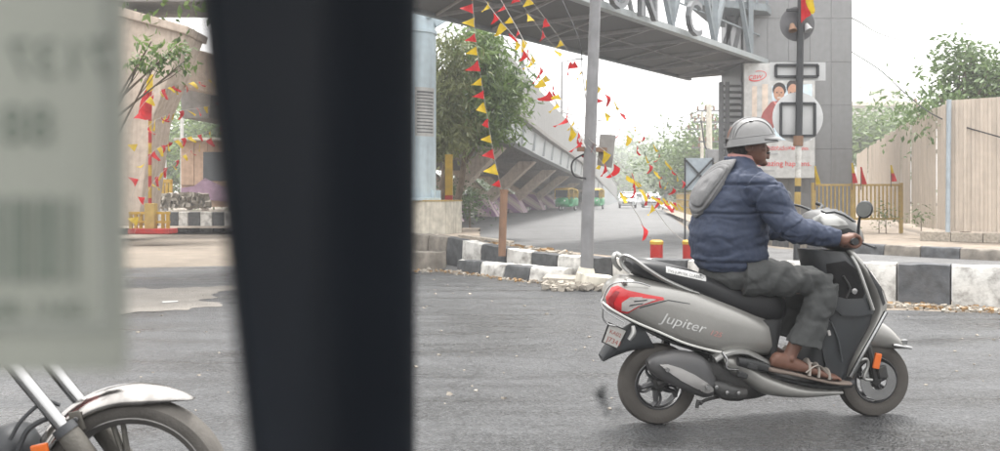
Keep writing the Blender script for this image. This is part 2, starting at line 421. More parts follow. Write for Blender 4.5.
# ------------------------------------------------------------------ kerbs
def stone(a, b, z0, z1_, w, m, parent, jit=.012, slope=.02, back=None):
    a, b = Vector(a), Vector(b); za, zb = a.z, b.z; a.z = b.z = 0; d = (b - a); L_ = d.length; d.normalize(); s = Vector((d.y, -d.x, 0))   # s = road side
    if s.y > 0: s = -s
    z1 = z1_; g = min(.012, L_ * .03); a = a + d * g; b = b - d * g
    j = lambda: Vector((R.uniform(-jit, jit), R.uniform(-jit, jit), R.uniform(-jit, jit)))
    nx = max(2, int((b - a).length / .12)); nz_ = 4
    mb = MB(); rings = []
    for i in range(nx + 1):
        p = a.lerp(b, i / nx); ring = []
        if z1_ is None: z1 = za + (zb - za) * i / nx
        for k in range(nz_ + 1): ring.append(p - s * slope * k / nz_ + Vector((0, 0, z0 + (z1 - z0) * k / nz_)))
        ring.append(p - s * (w * .5) + Vector((0, 0, z1 + .004))); ring.append(p - s * w + Vector((0, 0, z1))); ring.append(p - s * w + Vector((0, 0, z0)))
        for q in range(len(ring)):
            dd = fbm(ring[q] * 1.0, 5.) * jit * 1.6
            ring[q] = ring[q] + s * dd * (1 if q <= nz_ else -.3) + Vector((0, 0, dd * .7 if q >= nz_ and q < len(ring) - 1 else 0))
            if q == nz_: ring[q] += -s * .012 + Vector((0, 0, -.008 - abs(fbm(ring[q], 14.)) * .015))
        rings.append(ring)
    n = len(rings[0])
    mb.add([v for r in rings for v in r], [(i * n + k, (i + 1) * n + k, (i + 1) * n + (k + 1) % n, i * n + (k + 1) % n) for i in range(nx) for k in range(n)] + [tuple(range(n)), tuple((nx * n) + k for k in range(n - 1, -1, -1))])
    return mb.build('kerb_stone', m, parent, smooth=35)
def along(P, s):
    P = [Vector((p[0], p[1], p[2] if len(p) > 2 else 0)) for p in P]
    for a, b in zip(P, P[1:]):
        L_ = (b - a).xy.length
        if s <= L_: return a.lerp(b, s / L_)
        s -= L_
    return P[-1] + (P[-1] - P[-2]).normalized() * s
def plen(P): return sum((Vector(b[:2]) - Vector(a[:2])).length for a, b in zip(P, P[1:]))
# main barrier kerb: painted blocks, 0.45 m high, curving from the island nose to the right
KP = catmull([at(392, 232, 16.7), at(422, 234.5, 16.3), at(446, 237, 15.7), at(480, 244, 14.7), at(530, 252, 13.5), at(580, 256.5, 12.6), at(640, 259, 11.8), at(740, 261.5, 11.0), at(880, 263, 10.2), at(1000, 267, 9.6), at(1120, 272, 9.2), at(1300, 280, 8.7)], 4)
isl = tag(bpy.data.objects.new('barrier_kerb', None), kind='structure'); col.objects.link(isl)
def px_on(P, px):     # arc length at which the polyline crosses the picture column
    s = 0
    for a, b in zip(P, P[1:]):
        pa, pb = 500 + a.x / a.y * F, 500 + b.x / b.y * F
        if pa <= px <= pb: return s + (b - a).xy.length * (px - pa) / (pb - pa)
        s += (b - a).xy.length
    return s
cuts = [394, 410, 428, 446, 461, 480, 506, 530, 556, 580, 612, 648, 686, 728, 775, 826, 858, 897, 951, 1012, 1075, 1140, 1210, 1280]
cm = ['stone_grey', 'stone_grey', 'stone_grey', 'stone_black', 'stone_white', 'stone_black', 'stone_white', 'stone_black', 'stone_white', 'stone_black', 'stone_white', 'stone_black', 'stone_white', 'stone_black', 'stone_white', 'stone_black', 'stone_white', 'stone_black', 'stone_white', 'stone_black', 'stone_white', 'stone_black', 'stone_white']
M['stone_black2'] = pbr('kerb_faded_black', (.085, .088, .094), .8, var=.35, scale=8, dirt=.3, bump=.6, bscale=30)
for i in range(len(cuts) - 1):
    a, b = along(KP, px_on(KP, cuts[i])), along(KP, px_on(KP, cuts[i + 1]))
    mm = cm[i]; mm = 'stone_black2' if mm == 'stone_black' and i > 11 else mm
    stone(a, b, 0, None, .22, M[mm], isl, jit=.018)
# lower front tier
FP = [Vector((*onz(436, 270).xy, 0)), Vector((*onz(478, 275).xy, 0)), Vector((*onz(528, 281.5).xy, 0)), Vector((*onz(562, 284).xy, 0))]
isl2 = tag(bpy.data.objects.new('low_kerb', None), kind='structure'); col.objects.link(isl2)
for i, (c0, c1) in enumerate(zip([436, 456, 479, 504, 528], [456, 479, 504, 528, 562])):
    a, b = along(FP, px_on(FP, c0)), along(FP, px_on(FP, c1))
    stone(a, b, 0, .20, .24, M['stone_white' if i % 2 == 0 else 'stone_black'], isl2, jit=.014, slope=.05)
# bare stones left of the painted ones
for (x0, y0, x1, y1, h) in ((398, 268, 436, 270, .28), (360, 262, 398, 268, .25)):
    stone(Vector((*onz(x0, y0).xy, 0)), Vector((*onz(x1, y1).xy, 0)), 0, h, .3, M['stone_grey'], isl2, jit=.03)
# island fill between the kerb and the far road
fill = [Vector((v.x, v.y, 0)) for v in KP[:26]]
def fillring(z, off): return [v + Vector((.1 * off, .22 + off, z)) for v in fill]
bk = [(3.0, 11.6), (1.9, 13.5), (.6, 15.6), (-.3, 17.8), (-.5, 21.5), (-.55, 25.4), (-4, 25.4), (-5.2, 21), (-4.6, 17.4), (-2.6, 17.2)]
sheet('island_top', [(v.x, v.y + .2) for v in fill] + bk[0:], .30, M['earth'], jag=.05)
mbk = MB(); pts = bk
for i in range(len(pts) - 1):
    a, b = Vector((*pts[i], 0)), Vector((*pts[i + 1], 0)); mbk.add([a, b, b + Vector((0, 0, .3)), a + Vector((0, 0, .3))], [(0, 1, 2, 3)])
mbk.build('island_back', M['stone_grey'], kind='structure')
# loose dirt and rubble along the kerb feet (uncountable)
mb = MB(); mb2 = MB()
def pebble(mb, c, r):
    vs = [Vector((R.uniform(.6, 1.1) * x, R.uniform(.6, 1.1) * y, R.uniform(.4, .8) * z)) * r for x in (-1, 1) for y in (-1, 1) for z in (-1, 1)]
    rot = Matrix.Rotation(R.uniform(0, 6), 3, 'Z') @ Matrix.Rotation(R.uniform(-.5, .5), 3, 'X')
    mb.add([rot @ v + c for v in vs], [(0, 1, 3, 2), (4, 6, 7, 5), (0, 4, 5, 1), (2, 3, 7, 6), (0, 2, 6, 4), (1, 5, 7, 3)])
for i in range(1500):
    px = R.choice([R.uniform(405, 625), R.uniform(860, 1010), R.uniform(860, 1010)])
    base = along(KP, px_on(KP, max(px, 446))) if px > 562 else along(FP, px_on(FP, max(436, px)))
    base = Vector((base.x, base.y, 0))
    if px < 436: base = Vector((*onz(px, 271).xy, 0))
    c = base + Vector((R.uniform(-.08, .08), -abs(R.gauss(.06, .16)), .008)); r = abs(R.gauss(.008, .009)) + .004
    pebble(mb if R.random() < .6 else mb2, c + Vector((0, 0, r * .3)), r)
for i in range(260):
    px = R.uniform(545, 612); c = onz(px, R.uniform(283, 292)); c.z = .01 + R.random() * .06; pebble(mb, c, R.uniform(.01, .05))
for i in range(300):
    c = Vector((R.uniform(-1.6, 1.2), 0, .3)); c.y = 16.6 - (c.x + .9) * 1.9 + R.uniform(.3, 2.2); pebble(mb if R.random() < .7 else mb2, c, abs(R.gauss(.015, .03)) + .006)
for i in range(220):
    D = R.uniform(5, 13); c = Vector((R.uniform(-.6, .6) * D, D, .006)); pebble(mb, c, abs(R.gauss(.004, .005)) + .003)
mb.build('gravel', M['rubble'], kind='stuff'); mb2.build('dry_leaf_litter', M['leaf_litter'], kind='stuff')
# low dirt skirts (swept dust) as thin mounds
mb = MB()
for P, x0, x1, wd in ((FP, 436, 562, .45), (KP, 562, 1010, .35)):
    s0, s1 = px_on(P, x0), px_on(P, x1); n = 60; rows = []
    for i in range(n + 1):
        p = along(P, s0 + (s1 - s0) * i / n); p.z = 0; w = wd * (.7 + .9 * abs(fbm((p.x, p.y, 3), 1.7))); h = .02 + .03 * abs(fbm((p.x, p.y, 9), 2.1))
        rows += [p + Vector((0, .03, h)), p + Vector((0, -w * .3, h * .55 + .005)), p + Vector((0, -w * .65, .013)), p + Vector((0, -w, .0045))]
    mb.add(rows, [(i * 4 + k, i * 4 + 4 + k, i * 4 + 5 + k, i * 4 + 1 + k) for i in range(n) for k in range(3)])
mb.build('dust_bank', M['dirt'], kind='stuff', smooth=60)
# broken slabs and planks lying about
def slab(name, label, cat, c, size, rz, m, tilt=0., rx=0.):
    Mx = Matrix.Translation(Vector(c)) @ Matrix.Rotation(rz, 4, 'Z') @ Matrix.Rotation(tilt, 4, 'Y') @ Matrix.Rotation(rx, 4, 'X')
    mb = MB(); hx, hy, hz = [s / 2 for s in size]
    vs = [Vector((x * R.uniform(.85, 1), y * R.uniform(.8, 1), z)) for x in (-hx, hx) for y in (-hy, hy) for z in (-hz, hz)]
    mb.add([Mx @ v for v in vs], [(0, 1, 3, 2), (4, 6, 7, 5), (0, 4, 5, 1), (2, 3, 7, 6), (0, 2, 6, 4), (1, 5, 7, 3)])
    o = mb.build(name, m, bevel=.006); return tag(o, label, cat)
p = at(485, 240, 15.6); slab('plank', 'pale wooden plank lying on the island beside the short brown post', 'plank', (p.x, p.y, .47), (1.3, .16, .04), -.75, M['litter'], .06)
p = at(452, 235, 17); slab('broken_slab', 'broken grey stone slab lying below the concrete plinth', 'slab', (p.x, p.y, .34), (.8, .4, .07), -.1, M['concrete'], .05)
p = onz(580, 287); slab('broken_slab', 'flat broken concrete slab at the foot of the grey lamp post', 'slab', (p.x, p.y + .2, .07), (1.0, .45, .08), -.15, M['rubble'], .03, .05)
p = onz(600, 291); slab('broken_slab', 'pale broken kerb piece lying between lamp post and scooter tail', 'slab', (p.x, p.y + .35, .1), (.5, .35, .14), .3, M['concrete'], .12, .1)
p = onz(170, 303); slab('paper_scrap', 'small white paper scrap lying on the pale concrete patch', 'litter', (p.x, p.y, .014), (.18, .12, .008), .4, M['white'])

# ------------------------------------------------------------------ far pavement with its kerb, right of the crossing
PK = [Vector((8.6, 17.2, 0)), Vector((9.6, 16.3, 0)), Vector((14, 13.0, 0)), Vector((20, 9.0, 0)), Vector((30, 3.0, 0))]
PKL = [Vector((6.5, 30, 0)), Vector((6.5, 22, 0)), Vector((7.2, 19.0, 0)), Vector((8.6, 17.2, 0))]
pv = tag(bpy.data.objects.new('pavement', None), kind='structure'); col.objects.link(pv)
top = [(8.75, 17.35), (9.72, 16.45), (14.1, 13.15), (20.1, 9.15), (30.1, 3.15), (40, 20), (40, 40), (18, 60), (10.9, 60), (6.65, 30), (6.65, 22), (7.35, 19.1)]
vs, es, fs, *_ = delaunay_2d_cdt([Vector(q) for q in top], [(i, (i + 1) % len(top)) for i in range(len(top))], [], 1, 1e-5)
MB().add([(v.x, v.y, .2) for v in vs], fs).build('paving', M['earth'], pv)
fl = PKL[:-1] + PK; L_ = plen(fl); n = int(L_ / .75)
for i in range(n):
    a, b = along(fl, L_ * i / n), along(fl, L_ * (i + 1) / n); d = (b - a).normalized()
    if a.y > 30: continue
    stone(a, b, 0, .22, .2, M['stone_black2' if i % 2 else 'stone_grey'], pv, jit=.012)
# raised ledge under the hoarding
# right kerb of the far road, pale
rk = tag(bpy.data.objects.new('road_edge_kerb', None), kind='structure'); col.objects.link(rk)
RP = [Vector((6.5, 30, 0)), Vector((11.4, 60, 0)), Vector((19.2, 110, 0))]; L_ = plen(RP); n = 46
for i in range(n): 
    a, b = along(RP, L_ * i / n), along(RP, L_ * (i + 1) / n); MB().hexa([a, b, b + Vector((.3, 0, 0)), a + Vector((.3, 0, 0))], [q + Vector((0, 0, .16)) for q in (a + Vector((.01, .03, 0)), b - Vector((-.01, .03, 0)), b + Vector((.3, -.03, 0)), a + Vector((.3, .03, 0)))]).build('kerb_stone', M['stone_white' if i % 2 else 'stone_grey'], rk)
sheet('verge', [(6.8, 30.2), (11.7, 60), (19.5, 110), (70, 320), (140, 320), (60, 60), (30, 35), (20, 25), (12, 28)], .1, M['earth'])
# left kerb of the far road (black and white)
lk = tag(bpy.data.objects.new('left_road_kerb', None), kind='structure'); col.objects.link(lk)
LP = [Vector((-6.6, 28, 0)), Vector((-4.6, 35, 0)), Vector((-1.7, 48, 0)), Vector((4.6, 85, 0)), Vector((9.2, 110, 0))]; L_ = plen(LP); n = 60
for i in range(n):
    a, b = along(LP, L_ * i / n), along(LP, L_ * (i + 1) / n); g = (b - a) * .02
    MB().hexa([a + g, a + g + Vector((-.3, 0, 0)), b - g + Vector((-.3, 0, 0)), b - g], [q + Vector((0, 0, .28)) for q in (a + g, a + g + Vector((-.3, 0, 0)), b - g + Vector((-.3, 0, 0)), b - g)]).build('kerb_stone', M['stone_white' if i % 2 else 'stone_black2'], lk)
sheet('left_verge', [(v.x - .3, v.y) for v in LP] + [(-14, 110), (-22, 60), (-22, 28)], .2, M['earth'])
# ================================================================== FLYOVER
N_ = Vector((U.y, -U.x, 0))                       # to the right of the flyover's direction
FO = Vector((-5.25, 0, 0))
def fly(Y, n, z=0.):                              # a point at distance Y, n metres right of the right edge
    s = Y / U.y; p = FO + U * s + N_ * n; p.z = z; return p
def ftop(Y):                                      # parapet top
    K = [(0, 6.9), (30, 6.7), (44, 6.3), (75, 5.8), (97, 4.8), (138, 3.1), (170, 1.4), (400, 1.4)]
    for (a, za), (b, zb_) in zip(K, K[1:]):
        if Y <= b: return za + (zb_ - za) * max(0, (Y - a) / (b - a))
fly_t = thing('flyover', 'long grey concrete flyover with girders ramping down to the road', 'flyover', FO)
YS = [27, 30, 38, 46, 54, 62, 70, 78, 88, 98, 110, 124, 138, 150]
def strip(sec):   # sec(Y) -> list of (n, z)
    mb = MB(); rows = [[fly(Y, n, z) for n, z in sec(Y)] for Y in YS]; k = len(rows[0])
    mb.add([v for r in rows for v in r], [(i * k + q, (i + 1) * k + q, (i + 1) * k + (q + 1) % k, i * k + (q + 1) % k) for i in range(len(YS) - 1) for q in range(k)] + [tuple(range(k)), tuple((len(YS) - 1) * k + q for q in range(k - 1, -1, -1))])
    return mb
def lowz(Y): return max(.02, ftop(Y) - 3.05)
fl_m = pbr('flyover_paint', (.25, .25, .245), .75, var=.08, streak=.3, bump=.1)
fl_g = pbr('girder_paint', (.36, .38, .39), .55, var=.08, streak=.25, bump=.05)
fl_u = pbr('deck_underside', (.22, .21, .20), .85, var=.15, streak=.1)
strip(lambda Y: [(-.22, ftop(Y) - 1.9), (0, ftop(Y) - 1.9), (-.02, ftop(Y)), (-.22, ftop(Y))]).build('parapet', fl_m, fly_t)
strip(lambda Y: [(-9.6, ftop(Y) - 2.1), (.07, ftop(Y) - 2.1), (.07, ftop(Y) - 1.91), (-9.6, ftop(Y) - 1.91)]).build('deck', fl_u, fly_t)
strip(lambda Y: [(-.75, lowz(Y)), (-.3, lowz(Y)), (-.18, ftop(Y) - 2.11), (-.75, ftop(Y) - 2.11)]).build('girder', fl_g, fly_t)
for off in (-4.5, -8.5):
    strip(lambda Y: [(off - .9, lowz(Y)), (off, lowz(Y)), (off + .1, ftop(Y) - 2.11), (off - 1., ftop(Y) - 2.11)]).build('girder', fl_u, fly_t)
# cross ribs, girder stiffeners, hand pipe with posts
rib = None
for Y in [30, 34, 38, 42, 46, 50, 55, 60, 66, 72, 80, 88, 96]:
    a, b = fly(Y, -4.4, ftop(Y) - 2.4), fly(Y, -.72, ftop(Y) - 2.4); MB().bar(a, b, .25, .5).build('cross_girder', fl_u, fly_t)
    MB().bar(fly(Y + 1, -.24, lowz(Y + 1) + .06), fly(Y + 1, -.15, ftop(Y + 1) - 2.15), .10, .12).build('stiffener', fl_g, fly_t)
pipe = MB().tube([fly(Y, -.1, ftop(Y) + .42) for Y in YS[0:]], .03, 6, sub=3); pipe.build('hand_pipe', M['galv'], fly_t, smooth=True)
for Y in range(28, 112, 4):
    MB().bar(fly(Y, -.1, ftop(Y)), fly(Y, -.1, ftop(Y) + .42), .05).build('pipe_post', M['galv'], fly_t)
# ramp wall at the far end
rw = MB(); k = 6
for i in range(k):
    Y0, Y1 = 104 + i * 8, 112 + i * 8
    rw.hexa([fly(Y0, -.3, 0), fly(Y0, .02, 0), fly(Y1, .02, 0), fly(Y1, -.3, 0)], [fly(Y0, -.3, lowz(Y0) + .9), fly(Y0, .02, lowz(Y0) + .9), fly(Y1, .02, lowz(Y1) + .9), fly(Y1, -.3, lowz(Y1) + .9)])
rw.build('ramp_wall', fl_g, fly_t)
# piers: painted plinth, two leaning arms, cap beam
mural = bpy.data.materials.new('mural_paint'); mural.use_nodes = True
t = mural.node_tree; N, L = t.nodes, t.links; g_ = N.new('ShaderNodeNewGeometry'); wv = N.new('ShaderNodeTexWave'); wv.inputs['Scale'].default_value = .55; wv.inputs['Distortion'].default_value = 3.5; wv.inputs['Detail Scale'].default_value = .5
wv.bands_direction = 'DIAGONAL'; cr = N.new('ShaderNodeValToRGB'); cr.color_ramp.interpolation = 'CONSTANT'
for e_, (pp, cc) in zip([0, 1], [(0, (.26, .15, .25, 1)), (.35, (.48, .40, .38, 1))]): cr.color_ramp.elements[e_].position = pp; cr.color_ramp.elements[e_].color = cc
for pp, cc in ((.6, (.40, .26, .36, 1)), (.8, (.52, .45, .42, 1))): q = cr.color_ramp.elements.new(pp); q.color = cc
L.new(g_.outputs['Position'], wv.inputs['Vector']); L.new(wv.outputs[0], cr.inputs[0]); L.new(cr.outputs[0], N['Principled BSDF'].inputs['Base Color']); N['Principled BSDF'].inputs['Roughness'].default_value = .8
def arm(Y, n0, n1, z0, z1, w, dY, m, name='pier_arm'):
    b = [fly(Y - dY, n0 - w, z0), fly(Y - dY, n0 + w, z0), fly(Y + dY, n0 + w, z0), fly(Y + dY, n0 - w, z0)]
    tt = [fly(Y - dY, n1 - w * 1.1, z1), fly(Y - dY, n1 + w * 1.1, z1), fly(Y + dY, n1 + w * 1.1, z1), fly(Y + dY, n1 - w * 1.1, z1)]
    return MB().hexa(b, tt).build(name, m, fly_t, bevel=.05)
for i, Y in enumerate([40, 51, 62, 73, 84, 95]):
    zt = lowz(Y) - .01
    arm(Y, -4.1, -1.6, .8, zt, .42, .55, M['pierc'])
    arm(Y, -5.6, -8.2, .8, zt, .42, .55, M['pierc'])
    MB().hexa([fly(Y - 1.1, -6.8, 0), fly(Y - 1.1, -3.2, 0), fly(Y + 1.1, -3.2, 0), fly(Y + 1.1, -6.8, 0)], [fly(Y - .8, -5.9, 1.3), fly(Y - .8, -3.9, 1.3), fly(Y + .8, -3.9, 1.3), fly(Y + .8, -5.9, 1.3)]).build('pier_base', mural, fly_t, bevel=.05)
# broad near pier at the left, leaning tan slab
b0, t0 = at(62, 226, 24), at(150, 20, 24)
def quadprism(pts, D, dD, m, name, parent, bevel=.04):
    q = [at(x, y, D) for x, y in pts]; return MB().prism(q, (0, dD, 0)).build(name, m, parent, bevel=bevel)
quadprism([(60, 226), (138, 226), (152, 120), (186, 34), (112, 14), (100, 60)], 24, 1.4, M['pierc'], 'pier_arm', fly_t)
quadprism([(112, 14), (186, 34), (188, 26), (114, 5)], 23.85, 1.7, M['pierc'], 'bearing_ledge', fly_t)
quadprism([(160, 82), (260, 104), (260, 66), (170, 42)], 27, 1.2, M['pierc'], 'cross_beam', fly_t)
MB().box(at(150, -20, 24) + Vector((.6, 1.0, 0)), (4.6, 2.2, 1.2)).build('soffit_slab', fl_u, fly_t, bevel=.05)

# ================================================================== SKYWALK (footbridge) and its tower
Z0 = 5.2
def bz(px, py, z=Z0): return onz(px, py, z)
NL = [(602, 8), (755, 60)]
na, nb = bz(*NL[0]), bz(*NL[1]); DB = (nb - na).normalized(); PB = Vector((-DB.y, DB.x, 0))   # PB: to the far side
na = na - DB * 14; Lb = (nb - na).length + 3.2; WB = 3.4
br = thing('footbridge', 'grey steel skywalk with truss sides crossing above the junction', 'footbridge', (na.x, na.y, 0))
def bp(s, w, z): return na + DB * s + PB * w + Vector((0, 0, z - Z0))
def bslab(s0, s1, w0, w1, z0, z1, name, m): return MB().hexa([bp(s0, w0, z0), bp(s1, w0, z0), bp(s1, w1, z0), bp(s0, w1, z0)], [bp(s0, w0, z1), bp(s1, w0, z1), bp(s1, w1, z1), bp(s0, w1, z1)]).build(name, m, br, bevel=.01)
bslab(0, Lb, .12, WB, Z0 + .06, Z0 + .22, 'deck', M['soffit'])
bslab(0, Lb + .3, -.08, .12, Z0 - .02, Z0 + .13, 'fascia', M['fascia'])
bslab(0, Lb, WB, WB + .15, Z0 - .02, Z0 + .30, 'fascia', M['truss'])
sp_ = 2.1; n = int(Lb / sp_)
for i in range(n + 1):
    s = i * sp_
    if s > Lb - .3: continue
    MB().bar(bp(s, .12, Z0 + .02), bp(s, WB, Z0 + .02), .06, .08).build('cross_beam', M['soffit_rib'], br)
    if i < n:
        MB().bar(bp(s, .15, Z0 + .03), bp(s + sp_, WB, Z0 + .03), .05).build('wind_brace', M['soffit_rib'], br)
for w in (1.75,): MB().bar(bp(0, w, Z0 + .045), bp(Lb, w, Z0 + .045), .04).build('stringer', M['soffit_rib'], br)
ZT = Z0 + 2.9
for side, w, m in ((0, .02, M['truss']), (1, WB + .08, M['midsteel'])):
    MB().bar(bp(0, w, ZT), bp(Lb, w, ZT), .16, .18).build('top_chord', m, br)
    tp = 2.65; k = int(Lb / tp)
    for i in range(k + 1):
        s = Lb - 3.5 - i * tp
        if s < 0: break
        MB().bar(bp(s, w, Z0 + .14), bp(s, w, ZT - .1), .13, .12).build('truss_post', m, br)
        if s - tp > -1:
            MB().bar(bp(s, w + .02, Z0 + .15), bp(s - tp / 2, w + .02, ZT - .1), .12, .10).build('truss_diagonal', m, br)
            MB().bar(bp(s - tp, w + .02, Z0 + .15), bp(s - tp / 2, w + .02, ZT - .1), .12, .10).build('truss_diagonal', m, br)
    MB().bar(bp(0, w + .12, Z0 + .85), bp(Lb, w + .12, Z0 + .85), .04).build('hand_rail', m, br)
# big metal letters hung on the near truss
def letter(ch, px, wpx, zb):
    p = bz(px, HOR - (zb - EYE) * 1, Z0)
    # arc length on the near edge where the picture column is crossed
    s = min(range(0, int(Lb * 50)), key=lambda q: abs(500 + F * bp(q / 50, -.2, zb).x / bp(q / 50, -.2, zb).y - px)) / 50
    D = bp(s, -.2, zb).y
    o = text_on(ch, bp(s, -.20, zb), DB, (0, 0, 1), wpx * D / F / max(.2, DB.x) , M['letter'], 'letter', br, depth=.12)
    return o
for ch, px, wpx in (('O', 604, 26), ('N', 635, 24), ('N', 662, 0), ('C', 684, 20)):
    if wpx: letter(ch, px, wpx, Z0 + .0)
# upper landing with railing in front of the tower
ld = thing('stair_landing', 'grey steel landing platform with railing above the skywalk end', 'landing', at(730, 20, 27))
def ldb(px0, py0, px1, py1, D0, D1, name, m, th=.1): return MB().bar(at(px0, py0, D0), at(px1, py1, D1), th, th).build(name, m, ld)
q = [at(684, 6, 25.5), at(767, 20, 26.6), at(790, 4, 30), at(712, -6, 29)]
q = [Vector((v.x, v.y, at(735, 14, 27).z)) for v in q]
MB().prism(q, (0, 0, .22)).build('platform', M['truss'], ld, bevel=.02)
for i in range(9):
    a = q[0].lerp(q[1], i / 8); MB().bar(a + Vector((0, 0, .2)), a + Vector((0, 0, 1.3)), .06).build('baluster', M['truss'], ld)
for h in (.5, .9, 1.3): MB().bar(q[0] + Vector((0, 0, h)), q[1] + Vector((0, 0, h)), .06).build('railing_bar', M['truss'], ld)
for a, b in (((722, 50), (734, 14)), ((734, 50), (742, 14)), ((728, 50), (728, 14))):
    ldb(a[0], a[1], b[0], b[1], 27.3, 27.3, 'bracket', M['midsteel'], .14)
# tower with cladding panels
TX0, TX1, TD, TZ = at(746, 0, 27.2).x, at(852, 0, 27.2).x, 27.2, 10.5
tw = thing('bridge_tower', 'tall grey tower clad in smooth sheet panels behind the billboard', 'tower', ((TX0 + TX1) / 2, TD + 1.5, 0))
MB().box(((TX0 + TX1) / 2, TD + 1.55, TZ / 2), (TX1 - TX0 - .08, 2.93, TZ)).build('core', M['clad'], tw)
rows, cols = 8, 5
pm = {}
for r in range(rows):
    for c in range(cols):
        w = (TX1 - TX0) / cols; h = TZ / rows
        if (w, h) not in pm: pm[(w, h)] = MB().box((0, 0, 0), (w - .008, .06, h - .008)).mesh('cladding_panel', M['clad'], bevel=.003)
        place(pm[(w, h)], 'cladding_panel', tw, Matrix.Translation(Vector((TX0 + w * (c + .5), TD + R.uniform(-.0015, .0015), h * (r + .5))) - mat_of(tw).translation))
    for c in range(2):
        w = 1.5
        for X in (TX0 + .03, TX1 - .03):
            if ('s', h) not in pm: pm[('s', h)] = MB().box((0, 0, 0), (.06, w - .008, h - .008)).mesh('cladding_panel', M['clad'], bevel=.008)
            place(pm[('s', h)], 'cladding_panel', tw, Matrix.Translation(Vector((X, TD + .045 + w * (c + .5), h * (r + .5))) - mat_of(tw).translation))
# dark shaft between tower and bridge end, with louvre blades
sx0, sx1 = at(720, 0, 28.6).x, TX0 - .02
stw = thing('stair_shaft', 'dark steel stair shaft with louvre blades left of the grey tower', 'stair shaft', ((sx0 + sx1) / 2, 29, 0))
MB().hexa([Vector((at(741, 0, 27.6).x, 27.6, 0)), Vector((sx1, 27.6, 0)), Vector((sx1, 30, 0)), Vector((at(741, 0, 27.6).x, 30, 0))], [Vector((at(741, 0, 27.6).x, 27.6, 10.3)), Vector((sx1, 27.6, 10.3)), Vector((sx1, 30, 10.3)), Vector((at(741, 0, 27.6).x, 30, 10.3))]).build('shaft_wall', M['clad'], stw, bevel=.03)
for px in (721, 727, 743): MB().bar(at(px, 224, 27.5), at(px, 82, 27.5), .12).build('shaft_post', M['midsteel'], stw)
for i in range(22):
    y = 86 + i * 6.2; MB().box(at(731.5, y, 27.6), (.62, .30, .04), Matrix.Rotation(.25, 3, 'X')).build('louvre_blade', M['midsteel'], stw)

# blue column with plinth
Dc = 21.6
pl = thing('bridge_column', 'pale blue round steel column carrying the skywalk on a concrete plinth', 'column', at(414, 235, Dc))
rz = Matrix.Rotation(-.33, 4, 'Z'); pc = at(416, 235, Dc + .55); pc.z = .28; hP = .80
mbp = MB().box((0, 0, hP / 2), (2.0, 1.1, hP)); mbp.v = [rz @ v + pc for v in mbp.v]; mbp.build('plinth', M['concrete'], pl, bevel=.02)
cap_ = MB().box((0, 0, hP + .012), (2.02, 1.12, .03)); cap_.v = [rz @ v + pc for v in cap_.v]; cap_.build('plinth_cap', M['yrail'], pl)
cx, cy = at(413, 0, Dc + .5).x, Dc + .5; rC = at(436, 0, Dc + .5).x - cx
MB().lathe([(0, pc.z + hP), (rC + .12, pc.z + hP + .02), (rC + .12, pc.z + hP + .08), (rC, pc.z + hP + .09), (rC, 5.15), (rC + .03, 5.16), (rC + .03, 5.24), (rC * .98, 5.25), (rC * .98, 8), (0, 8)], (cx, cy, 0), n=36).build('shaft', M['bluesteel'], pl, smooth=35)
for k in range(8):
    a = k * pi / 4 + .2; c = Vector((cx + cos(a) * (rC + .05), cy + sin(a) * (rC + .05), pc.z + hP + .15))
    MB().box(c, (.03, .14, .24), Matrix.Rotation(a + pi / 2, 3, 'Z')).build('gusset', M['bluesteel'], pl)
MB().bar((cx + rC * .7, cy, 5.5), at(486, -12, Dc + 1.2), .42, .42).build('bracket_arm', M['bluesteel'], pl, bevel=.03)
MB().box((cx + rC * .6, cy - .35, 6.0), (.3, .2, 1.0)).build('junction_plate', M['bluesteel'], pl, bevel=.03)
# notice wrapped on the column
nb_ = MB(); a0, a1 = radians(-80), radians(-22); nn = 10
zt_, zb_ = at(0, 87, Dc).z, at(0, 136, Dc).z
nb_.add([Vector((cx + cos(a0 + (a1 - a0) * i / nn) * (rC + .008), cy + sin(a0 + (a1 - a0) * i / nn) * (rC + .008), z)) for i in range(nn + 1) for z in (zb_, zt_)], [(2 * i, 2 * i + 2, 2 * i + 3, 2 * i + 1) for i in range(nn)])
no = nb_.build('notice', M['white'], None, smooth=True); tag(no, 'white printed notice pasted round the pale blue column', 'notice')
ln = MB()
for r_ in range(13):
    z0 = zt_ - .09 - r_ * (zt_ - zb_ - .12) / 13; e0 = a0 + .08; e1 = a1 - .06 - R.random() * .1; h = .05 if r_ == 0 else .032
    ln.add([Vector((cx + cos(e0 + (e1 - e0) * i / 6) * (rC + .012), cy + sin(e0 + (e1 - e0) * i / 6) * (rC + .012), z)) for i in range(7) for z in (z0 - h, z0)], [(2 * i, 2 * i + 2, 2 * i + 3, 2 * i + 1) for i in range(6)])
ln.build('print_line', M['letter'], no)

# ================================================================== billboard on the tower
bd = thing('billboard', 'white advertising billboard with red lettering and two faces on the grey tower', 'billboard', at(779, 178, 26.7))
BX0, BX1 = at(744, 0, 26.7).x, at(815, 0, 26.7).x; BZ0, BZ1 = at(0, 178, 26.7).z, at(0, 63, 26.7).z
MB().box(((BX0 + BX1) / 2, 26.76, (BZ0 + BZ1) / 2), (BX1 - BX0, .12, BZ1 - BZ0)).build('board', M['white'], bd, bevel=.01)
def bpt(px, py, d=26.69): return at(px, py, d)
def poly(pts, d, m, name, parent): return MB().add([at(x, y, d) for x, y in pts], [tuple(range(len(pts)))]).build(name, m, parent)
bgm = pbr('print_pale_blue', (.55, .66, .74), .6); skin_p = pbr('print_skin', (.45, .25, .17), .6); hair_p = pbr('print_hair', (.04, .035, .035), .6); shirt_p = pbr('print_red', (.30, .085, .08), .6); tan_p = pbr('print_tan', (.60, .50, .42), .6)
logo = pbr('print_logo_red', (.62, .03, .03), .5); greyp = pbr('print_grey', (.35, .35, .35), .6)
